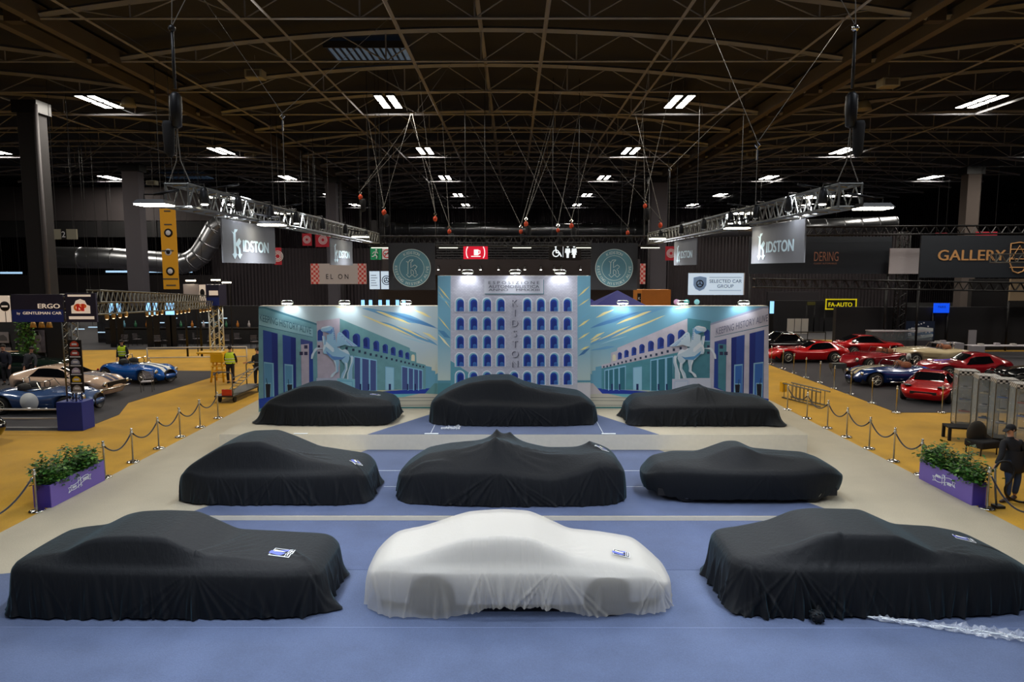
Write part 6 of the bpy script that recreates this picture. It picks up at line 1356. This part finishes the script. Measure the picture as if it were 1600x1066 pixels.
xa = cx(150, 47.5); xb = cx(405, 47.5); r = thing('bar_counter', 'long black bar counter behind the bistro chairs', 'counter', ((xa+xb)/2, 48.3, 0)); w = (xb-xa)/2
MB().box(-w, w, -.3, .3, 0, 1.1, BLK).build('counter_body', r); MB().box(-w, w, -.36, .36, 1.1, 1.16, DARKALU).build('counter_top', r)
for i in range(14):
    x = xa+(xb-xa)*(i+.5)/14; r = thing('bottle', 'bottle standing on the long black bar, %s from the left' % ORD[i], 'bottle', (x, 48.3, 1.16), 0, 'bottles on the bar')
    m = [PL, mat('bottle_cyan', S(120, 180, 210), .2), mat('bottle_green', S(60, 120, 90), .2), mat('bottle_amber', S(190, 120, 50), .2)][i % 4]
    MB().lathe((0, 0, 0), [(.09, 0), (.09, .25), (.035, .36), (.035, .48)], m, 10).build('glass_body', r); MB().lathe((0, 0, .48), [(.045, 0), (.045, .05)], BLK, 8).build('cap', r)
for i, (px, py) in enumerate([(125, 515), (145, 512), (160, 520), (250, 505), (300, 512), (320, 505), (348, 498), (270, 498), (140, 495)]):
    x, z = W(px, py, 48.6); r = thing('pendant_lamp', 'small cold pendant light over the dark bar, %s in the cluster' % ORD[i], 'lamp', (x, 48.6, z), 0, 'pendant lights over the bar'); up_ = arch_z(x)+.5-z
    MB().box(-.3, .3, -.05, .05, 0, .06, mat('pendant_face', S(170, 200, 225), .5, emit=1.0)).build('light_tube', r); MB().tube([(0, 0, .06), (0, 0, up_)], .015, BLACKM, 4).build('suspension', r)
# yellow step unit, cart, ladders
YPL = mat('yellow_plastic', S(235, 180, 20), .4); x, y = G(344, 596)
r = thing('step_stool', 'yellow plastic rolling stand beside the vest worker', 'stand', (x, y, 0)); q = MB()
for a in (-1, 1):
    for b_ in (-1, 1): q.tube([(a*.3, b_*.3, 0), (a*.2, b_*.2, .95)], .045, YPL, 6)
for z in (.25, .5, .75): q.tube([(-.27, -.27, z), (.27, -.27, z), (.27, .27, z), (-.27, .27, z)], .03, YPL, 5, closed=True)
q.build('frame', r); MB().box(-.3, .3, -.3, .3, .93, 1.35, YPL).build('body', r, bevel=.03); MB().box(-.95, .25, -.28, .28, 1.33, 1.42, YPL).build('tray', r, bevel=.03)
a = G(345, 633); b_ = G(395, 612)
v = Vector((b_[0]-a[0], b_[1]-a[1])); r = thing('platform_cart', 'platform trolley loaded with an aluminium ladder behind the left stand corner', 'trolley', ((a[0]+b_[0])/2, (a[1]+b_[1])/2+.3, 0), math.atan2(v.y, v.x)); Lc = v.length/2
MB().box(-Lc, Lc, -.38, .38, .24, .3, DARKALU).build('deck', r)
for s in (-1, 1):
    MB().tube([(s*Lc*.96, -.34, .28), (s*Lc*.96, -.34, 1.15), (s*Lc*.96, -.26, 1.24), (s*Lc*.96, .26, 1.24), (s*Lc*.96, .34, 1.15), (s*Lc*.96, .34, .28)], .025, mat('cart_grey', S(95, 100, 112), .4, .5), 6).build('push_handle', r)
    for t in (-1, 1): MB().lathe((s*Lc*.8, t*.3, .12), [(.08, -.03), (.12, -.03), (.12, .03), (.08, .03)], TYRE, 14, 'y').build('caster', r)
MB().tube([(-Lc*.96, -.34, 1.0), (Lc*.96, -.34, 1.12)], .02, MATS['cart_grey'], 5).build('side_rail', r)
MB().box(-Lc+.05, -Lc+.15, -.3, .1, .3, .55, RED).build('red_strap', r)
ag = math.atan2(v.y, v.x); lp = Vector((r.location.x, r.location.y, 0)); 
r2 = thing('ladder', 'aluminium ladder leaning on the platform trolley', 'ladder', (lp.x, lp.y, .3), ag); 
for s in (0, 1): MB().tube([(-Lc*.75, -.14+.24*s, .03+.0*s), (Lc*.8, -.2+.3*s, .72)], .025, ALU, 4).build('stile', r2)
for k in range(9):
    t = (k+.5)/9; MB().tube([(-Lc*.75+Lc*1.55*t, -.14-.06*t, .03+.69*t), (-Lc*.75+Lc*1.55*t, .10+.0*t, .03+.69*t)], .016, ALU, 4).build('rung', r2)
for nm, (pa, pb), lb, Hh in (('ladder', ((1222, 622), (1277, 637)), 'grey stepladder lying on its side on the yellow carpet at right', .62),):
    a, b_ = G(*pa), G(*pb); v = Vector((b_[0]-a[0], b_[1]-a[1])); r = thing(nm, lb, 'ladder', (a[0], a[1], 0), math.atan2(v.y, v.x)); L = v.length
    for y0, tilt in ((0, 0), (.42, .1)):
        for z in (.03, Hh): MB().tube([(0, y0, z), (L*1.05, y0+.05, z*.95+.02)], .028, ALU, 4).build('stile', r)
        for k in range(9): MB().tube([(L*(k+.5)/9, y0, .03), (L*(k+.5)/9, y0, Hh*.97)], .018, ALU, 4).build('rung', r)
    MB().box(-.15, .02, -.02, .2, Hh*.4, Hh*1.05, YPL).build('yellow_end_cap', r)
# showcases at right
GLS = mat('showcase_glass', S(190, 200, 205), .05, alpha=.22, spec=.8); CHK = bpy.data.materials.new('chequer_band'); CHK.use_nodes = True; nt = CHK.node_tree; ck = nt.nodes.new('ShaderNodeTexChecker'); ck.inputs['Scale'].default_value = 14; ck.inputs['Color1'].default_value = S(220, 215, 210); ck.inputs['Color2'].default_value = S(20, 20, 22); tc = nt.nodes.new('ShaderNodeTexCoord'); nt.links.new(tc.outputs['Object'], ck.inputs['Vector']); nt.links.new(ck.outputs['Color'], nt.nodes['Principled BSDF'].inputs['Base Color'])
for i, (px, py, hh) in enumerate([(1514, 671, 1.95), (1546, 683, 1.95), (1574, 692, 1.95), (1606, 704, 1.95)]):
    x, y = G(px, py); r = thing('glass_showcase', 'tall glass showcase with chequered top band, %s from the left' % ORD[i], 'showcase', (x, y+.3, 0), -.35, 'chequered glass showcases'); w = .30
    MB().box(-w, w, -w, w, 0, .12, BLK).build('plinth', r); MB().box(-w, w, -w, w, hh-.13, hh, CHK).build('top_band', r)
    q = MB(); q.box(-w, w, -w, -w+.008, .12, hh-.13, GLS).box(-w, w, w-.008, w, .12, hh-.13, GLS).box(-w, -w+.008, -w+.008, w-.008, .12, hh-.13, GLS).box(w-.008, w, -w+.008, w-.008, .12, hh-.13, GLS); q.build('glass_panel', r)
    q = MB()
    for a in (-1, 1):
        for b_ in (-1, 1): q.box(a*w-.012, a*w+.012, b_*w-.012, b_*w+.012, .12, hh-.13, ALU)
    q.build('corner_frame', r)
    for k in range(3): MB().box(-w+.02, w-.02, -w+.02, w-.02, .5+.4*k, .508+.4*k, GLS).build('shelf', r)
    for k in range(3):
        c = [RED2, NAVY, PL, CREAM, BRBL][(i+k) % 5]; m = thing('model_car', 'tiny model car on the %s shelf of the %s showcase from the left' % (('lower', 'middle', 'upper')[k], ORD[i]), 'model car', (x, y+.3, .508+.4*k), -.6, 'model cars in the showcases')
        MB().box(-.16, .16, -.06, .06, .02, .07, c).build('body', m, bevel=.015); MB().box(-.08, .06, -.05, .05, .07, .11, BLK).build('cabin', m, bevel=.012)
x, y = G(1510, 690); r = thing('low_table', 'low black open table in front of the glass showcases', 'table', (x+.05, y+.25, 0), -.25); MB().box(-.5, .5, -.3, .3, .38, .43, BLK).build('tabletop', r)
for a in (-1, 1):
    for b_ in (-1, 1): MB().box(a*.46-.04, a*.46+.04, b_*.26-.04, b_*.26+.04, 0, .38, BLK).build('leg', r)
x, y = G(1540, 712); r = thing('armchair', 'dark rounded armchair behind the capped person', 'chair', (x, y+.3, 0), .3); q = MB(); q.ball((0, .1, .55), .34, mat('olive_black', S(40, 34, 26), .8), 10, (1, .5, 1.1)); q.build('backrest', r); MB().box(-.35, .35, -.4, .2, .2, .42, BLK).build('seat', r, bevel=.05)
for a in (-1, 1):
    for b_ in (-.3, .15): MB().tube([(a*.3, b_, 0), (a*.3, b_, .22)], .02, BLACKM, 5).build('leg', r)
# items at the right island
x, y = G(1415, 549); r = thing('display_vitrine', 'long low glass display vitrine behind the red roadster', 'showcase', (x-.8, 43.3, 0)); MB().box(-1.9, 1.9, -.4, .4, 0, .8, mat('vitrine_grey', S(70, 66, 70), .5)).build('base_cabinet', r); MB().box(-1.9, 1.9, -.4, .4, .8, 1.35, GLS).build('glass_case', r); MB().box(-1.92, 1.92, -.42, .42, 1.35, 1.4, PL).build('lid_frame', r)
for i, (px, py, wd_, lb) in enumerate([(1478, 555, .8, 'small white-draped table at the back of the red cars'), (1575, 560, 2.4, 'long white table at the right rear of the red cars')]):
    x, y = G(px, py); r = thing('exhibitor_table', lb, 'table', (x, y, 0)); MB().box(-wd_, wd_, -.4, .4, .74, .78, PL).build('tabletop', r)
    for a in (-1, 1):
        for b_ in (-1, 1): MB().tube([(a*(wd_-.1), b_*.33, 0), (a*(wd_-.1), b_*.33, .74)], .025, BLACKM, 5).build('leg', r)
    MB().box(-wd_, -wd_+.7, -.42, -.4, .35, .78, PL).build('cloth_drop', r); MB().box(wd_-.7, wd_, -.42, -.4, .35, .78, PL).build('cloth_drop', r)
    for k in range(4 if i else 2):
        b = MB(); b.box(-.14, .14, -.1, .1, 0, .1+.04*(k % 2), PL if k % 2 else RAIL); m = b.build('brochure_stack'); m.location = (x-wd_*.7+k*wd_*.4, y, .78); tag(m, 'pale brochure pile on the %s white table, %s from the left' % ('long' if i else 'small', ORD[k]), 'brochures', 'brochure piles')
r, w, h = rect('grey_panel', 'slim grey upright panel at the black booth wall', 'panel', 1515, 516, 1524, 549, 43.6, PL, .1); MB().box(-w, w, 0, .1, -r.location.z, 0, BLACKM).build('foot', r)
x, y = G(1543, 545); r = thing('water_cooler', 'water cooler with blue bottle by the black booth wall', 'water cooler', (x, y, 0)); MB().box(-.18, .18, -.18, .18, 0, 1.0, mat('cooler_dark', S(60, 60, 66), .5)).build('cabinet', r, bevel=.02); MB().lathe((0, 0, 1.0), [(.06, 0), (.14, .08), (.15, .4), (.1, .46)], mat('cooler_bottle', S(30, 70, 130), .1, alpha=.8), 14).build('bottle', r)
for k, (px, py, w_) in enumerate([(1242, 511, .55)]):
    x, y = G(1246, 522); r = thing('white_board', 'white folded board leaning at the far aisle end', 'board', (x, y, 0)); MB().box(-.85, .85, 0, .06, 0, 1.25, RAIL).build('panel', r); q = MB(); q.box(-.3, -.26, -.01, 0, 0, 1.25, BLK).box(.26, .3, -.01, 0, 0, 1.25, BLK).build('fold', r)
r = thing('low_barrier', 'low black barrier along the far end of the yellow aisle', 'barrier', (17.8, 47.5, 0)); MB().tube([(-6, 0, .9), (4, 0, .9)], .04, BLACKM, 5).build('rail', r)
for k in range(9): MB().tube([(-6+1.25*k, 0, 0), (-6+1.25*k, 0, .9)], .03, BLACKM, 5).build('upright', r)
x, y = G(1270, 588); r = thing('round_stool', 'small metal engine stand before the deep red roadster', 'stand', (x+1.4, y+.4, 0)); q = MB(); q.box(-.35, .35, -.2, .2, .35, .6, ALU).build('engine_block', r); q = MB()
for a in (-1, 1): q.tube([(a*.3, -.2, 0), (a*.3, .2, .4)], .03, ALU, 5)
q.tube([(.3, 0, .3), (1.9, -.2, .22)], .03, ALU, 5).build('frame', r)

# ------------------------------------------------------------ people
SKIN = mat('skin', S(205, 150, 125), .55); JBLK = mat('black_jacket', S(22, 21, 26), .75); JEAN = mat('blue_jeans', S(45, 65, 100), .8); HAIR = mat('dark_hair', S(30, 24, 22), .7)
VEST = mat('hi_vis_vest', S(195, 220, 40), .6, emit=.06); REFL = mat('reflective_tape', S(200, 205, 195), .4); DTR = mat('dark_trousers', S(26, 26, 34), .8); SHOE = mat('brown_shoe', S(66, 44, 36), .6)
def skin(name, chains, m, parent, root=0, sub=1):
    # chains: list of lists of (point, radius); identical points are merged so branches connect
    vs, rad, es, idx = [], [], [], {}
    for ch in chains:
        prev = None
        for p, r in ch:
            k = tuple(round(c, 4) for c in p)
            if k not in idx: idx[k] = len(vs); vs.append(p); rad.append(r)
            i = idx[k]
            if prev is not None and prev != i: es.append((prev, i))
            prev = i
    me = bpy.data.meshes.new(name); bm = bmesh.new(); ly = bm.verts.layers.skin.verify()
    bv = [bm.verts.new(p) for p in vs]
    for i, v in enumerate(bv):
        r = rad[i]; v[ly].radius = (r, r) if not isinstance(r, tuple) else r; v[ly].use_root = (i == root)
    for a, b in es: bm.edges.new((bv[a], bv[b]))
    bm.to_mesh(me); bm.free(); me.materials.append(m); o = bpy.data.objects.new(name, me); COL.objects.link(o); o.parent = parent
    s = o.modifiers.new('skin', 'SKIN'); s.use_smooth_shade = True; s.branch_smoothing = .6
    d = o.modifiers.new('sub', 'SUBSURF'); d.levels = sub; d.render_levels = sub+1
    return o
def person(label, x, y, rz, J, top, legs, shoes, hat=None, hat_m=None, vest=False, sc=1.0, long_coat=False, grip=None, name='person'):
    r = thing(name, label, 'person', (x, y, 0), rz); r.scale = (sc, sc, sc)
    V = lambda k: Vector(J[k])
    pel, chest, neck, head = V('pelvis'), V('chest'), V('neck'), V('head'); up = (head-neck).normalized(); fw = Vector(J.get('face', (0, -1, 0))).normalized(); rt = fw.cross(up).normalized()
    ch = [[(pel, .13), ((pel+chest)/2, .125), (chest, .15), (neck, .055), (neck+up*.09, .062), (neck+up*.13+fw*.02, .075), (neck+up*.2+fw*.005, .092), (neck+up*.26, .062)]]
    for s in ('L', 'R'):
        sh, el, wr = V('sh'+s), V('el'+s), V('wr'+s); hd = (wr-el).normalized(); ch.append([(chest, .15), (sh, .058), (el, .043), (wr, .028), (wr+hd*.07, .034)])
        hip, kn, an = V('hip'+s), V('kn'+s), V('an'+s); ch.append([(pel, .13), (hip, .092), (kn, .062), (an, .042)])
        side = hd.cross(fw).normalized(); curl = Vector(J.get('curl'+s, tuple(fw)))
        base = wr+hd*.07
        for f in range(4):
            o = side*(f-1.5)*.02; L = (.075, .085, .08, .06)[f]
            ch.append([(base, .034), (base+o+hd*.03, .0095), (base+o+hd*(.03+L*.45)+curl*.012, .009), (base+o+hd*(.03+L*.75)+curl*.04, .008)])
        ch.append([(wr+hd*.03, .03), (wr+hd*.045-side*.045+curl*.01, .011), (wr+hd*.085-side*.05+curl*.025, .0095)]); ch[-1][0] = (wr, .028)
    skin('body', ch, SKIN, r)
    q = MB(); e = neck+up*.185+fw*.09
    for s in (-1, 1): q.ball(e+rt*s*.032, .009, BLK, 5)
    q.build('eye', r); q = MB(); q.tube([neck+up*.185+fw*.088, neck+up*.15+fw*.112, neck+up*.143+fw*.088], .012, SKIN, 6, rs=[.006, .013, .008]); q.build('nose', r)
    q = MB(); q.tube([neck+up*.115+fw*.088-rt*.02, neck+up*.113+fw*.094, neck+up*.115+fw*.088+rt*.02], .005, mat('lips', S(160, 90, 80), .5), 5).build('mouth', r)
    q = MB()
    for s in (-1, 1): q.ball(neck+up*.165+rt*s*.088, .022, SKIN, 5, (.4, .9, 1.3))
    q.build('ear', r)
    hc = neck+up*.205-fw*.012; q = MB(); q.ball(hc, .101, hat_m if hat else HAIR, 10, (1, 1.04, .92) if abs(fw.y) > .7 else (1.04, 1, .92))
    if hat: q.add([hc+fw*.08+rt*.075, hc+fw*.19+rt*.05-up*.03, hc+fw*.19-rt*.05-up*.03, hc+fw*.08-rt*.075, hc+fw*.08+rt*.075+up*.02, hc+fw*.19+rt*.05-up*.015, hc+fw*.19-rt*.05-up*.015, hc+fw*.08-rt*.075+up*.02], [(0, 1, 2, 3), (7, 6, 5, 4), (0, 4, 5, 1), (1, 5, 6, 2), (2, 6, 7, 3)], hat_m)
    q.build('cap' if hat else 'hair', r)
    if hat: MB().ball(hc-up*.04-fw*.03, .095, HAIR, 8, (1, 1, .8)).build('hair', r)
    low = pel-Vector((0, 0, .30 if long_coat else .04))
    cj = [[(low, (.215, .17) if long_coat else (.18, .14)), (pel+Vector((0, 0, .06)), .17), ((pel+chest)/2+Vector((0, 0, .05)), .175), (chest, (.20, .15)), (neck-up*.03, .085), (neck+up*.02, .08)]]
    for s in ('L', 'R'):
        sh, el, wr = V('sh'+s), V('el'+s), V('wr'+s); cj.append([(chest, (.20, .15)), (sh, .085), (el, .066), (wr-(wr-el).normalized()*.01, .05)])
    skin('jacket', cj, top, r, 0)
    if vest:
        k = MB(); c0 = pel+Vector((0, 0, .0)); n = 24; rings = []
        prof = [(0, .235, .185), (.12, .225, .18), (.26, .225, .18), (.4, .23, .18), (.5, .2, .15), (.56, .13, .11)]
        vs = [(c0.x+(chest.x-c0.x)*min(1, h/.45)+a*math.cos(t), c0.y+(chest.y-c0.y)*min(1, h/.45)+b*math.sin(t), c0.z+h*(neck.z-c0.z)/.58) for h, a, b in prof for t in np.linspace(0, 6.283, n, endpoint=False)]
        k.add(vs, [(i*n+j, i*n+(j+1) % n, (i+1)*n+(j+1) % n, (i+1)*n+j) for i in range(len(prof)-1) for j in range(n)], VEST, True); k.build('hi_vis_vest', r)
        k = MB()
        for h in (.1, .24):
            f = h*(neck.z-c0.z)/.58
            k.tube([(c0.x+(chest.x-c0.x)*h/.45+.232*math.cos(t), c0.y+(chest.y-c0.y)*h/.45+.19*math.sin(t), c0.z+f) for t in np.linspace(0, 6.283, n, endpoint=False)], .02, REFL, 4, closed=True)
        k.build('reflective_band', r)
    if long_coat:
        k = MB(); n = 24; vs = [(pel.x+a*math.cos(t), pel.y+b*math.sin(t), pel.z+h) for h, a, b in ((.24, .195, .165), (.08, .21, .18), (-.08, .235, .20), (-.24, .25, .215), (-.26, .24, .20), (-.2, .1, .1)) for t in np.linspace(0, 6.283, n, endpoint=False)]
        k.add(vs, [(i*n+j, i*n+(j+1) % n, (i+1)*n+(j+1) % n, (i+1)*n+j) for i in range(5) for j in range(n)], top, True); k.build('coat_skirt', r)
    lg = []
    for s in ('L', 'R'):
        hip, kn, an = V('hip'+s), V('kn'+s), V('an'+s); lg.append([(pel-Vector((0, 0, .02)), .15), (hip, .108), ((hip+kn)/2, .092), (kn, .076), (an+Vector((0, 0, .04)), .066)])
    skin('trousers', lg, legs, r)
    for s in ('L', 'R'):
        an = V('an'+s); ff = Vector(J.get('foot'+s, tuple(fw))); ff.z = 0; ff.normalize(); b = MB(); a0 = Vector((an.x, an.y, 0))
        ys = ff.cross(Vector((0, 0, 1))); P_ = [(-.07, .035, .07), (-.02, .045, .1), (.06, .048, .085), (.13, .05, .055), (.19, .04, .04), (.21, .02, .03)]; vs = []; n = 8
        for d, wv_, hv in P_:
            for t in range(n):
                an_ = 2*math.pi*t/n; vs.append(a0+ff*d+ys*wv_*math.cos(an_)+Vector((0, 0, max(.002, hv*.5+hv*.5*math.sin(an_)))))
        b.add(vs, [(i*n+t, i*n+(t+1) % n, (i+1)*n+(t+1) % n, (i+1)*n+t) for i in range(len(P_)-1) for t in range(n)]+[tuple(range(n))[::-1], tuple(5*n+t for t in range(n))], shoes, True); b.build('shoe', r)
    return r
def stand(lean=(0, 0), arms='down', face=(0, -1, 0), step=.0):
    J = dict(pelvis=(0, 0, .95), chest=(lean[0]*.6, lean[1]*.6, 1.33), neck=(lean[0], lean[1], 1.5), head=(lean[0]*1.15, lean[1]*1.15, 1.68), face=face,
             hipL=(-.1, 0, .88), knL=(-.12, -.03-step*.5, .48), anL=(-.13, -step, .08), hipR=(.1, 0, .88), knR=(.12, -.03+step*.5, .48), anR=(.13, step, .08))
    cx_, cy_ = lean[0]*.65, lean[1]*.65
    J.update(shL=(cx_-.19, cy_, 1.39), shR=(cx_+.19, cy_, 1.39), elL=(cx_-.25, cy_+.02, 1.12), elR=(cx_+.25, cy_+.02, 1.12), wrL=(cx_-.25, cy_-.06, .87), wrR=(cx_+.25, cy_-.06, .87)); return J
# near person with vacuum hose (walks left, looks down left)
J = stand((-.10, 0), face=(-.9, -.15, -.35)); J['face'] = (-.92, -.2, -.3)
J.update(elL=(-.36, -.12, 1.10), wrL=(-.50, -.16, .88), elR=(.26, -.06, 1.1), wrR=(.16, -.22, .86), anL=(-.16, -.12, .08), knL=(-.13, -.1, .48), anR=(.13, .05, .08), curlL=(-.5, 0, -.8), curlR=(-.8, -.5, 0), footL=(-1, -.3, 0), footR=(-.8, -.5, 0))
px_, py_ = G(1578, 781)
person('person in black jacket, cap and jeans holding a vacuum hose beside the right planter', px_, py_, 0, J, JBLK, JEAN, SHOE, True, JBLK, long_coat=True, sc=.99)
r = thing('vacuum_hose', 'black vacuum hose held by the capped person and trailing right', 'hose', (px_, py_, 0)); q = MB()
pts = [(-.54, -.2, .80), (-.50, -.2, .88), (-.44, -.22, .96), (-.30, -.3, .98), (-.22, -.36, .8), (-.28, -.36, .58), (-.38, -.34, .4), (-.3, -.3, .2), (-.05, -.28, .06), (.2, -.3, .04), (.6, -.3, .03), (1.2, -.25, .03), (2.2, -.3, .03)]
fine = []
for i in range(len(pts)-1):
    p0, p1, p2, p3 = [Vector(pts[max(0, min(len(pts)-1, i+k))]) for k in (-1, 0, 1, 2)]
    for t in np.linspace(0, 1, 7)[:-1]: fine.append(.5*((2*p1)+(p2-p0)*t+(2*p0-5*p1+4*p2-p3)*t*t+(3*p1-p0-3*p2+p3)*t**3))
q.tube(fine, .026, BLACKM, 8).build('hose', r); MB().tube([(-.54, -.2, .80), (-.60, -.34, .36), (-.64, -.46, .05)], .022, ALU, 8).build('wand', r); MB().box(-.74, -.54, -.62, -.42, 0, .06, BLACKM).build('floor_nozzle', r, bevel=.01)
# vest worker, back to the camera
J = stand((0, .02), face=(0, 1, 0)); J.update(elL=(-.26, .06, 1.12), wrL=(-.2, .26, .98), elR=(.26, .06, 1.12), wrR=(.2, .26, .98))
x, y = G(361, 599); person('person seen from behind in a yellow hi-vis vest beside the yellow stand', x, y, 0, J, JBLK, DTR, BLK, vest=True, sc=.98)
J = stand((.1, -.25), face=(.3, -.9, -.3)); x, y = G(201, 573)
person('person in a yellow hi-vis vest bending over the bright blue roadster', -19.6, 34.0, 0, J, JBLK, DTR, BLK, vest=True, sc=1.0)
J = stand((0, 0), face=(-1, 0, 0)); J.update(elL=(-.22, -.05, 1.12), wrL=(-.42, -.1, 1.1)); x, y = G(406, 604)
person('person in dark clothes half hidden by the left backdrop edge', x-.05, y, 0, J, JBLK, DTR, BLK)
J = stand((.28, -.12), face=(.5, -.6, -.6)); x, y = G(87, 600)
person('person in a grey jacket bending behind the pale cream fastback', -22.2, 30.9, 0, J, mat('grey_jacket', S(62, 64, 72), .8), DTR, BLK)
J = stand((0, -.1), face=(.3, -1, -.2)); person('person in dark clothes at the left frame edge behind the cars', cx(3, 31)-.2, 31, 0, J, mat('navy_jacket', S(30, 32, 48), .8), DTR, BLK, sc=1.05)
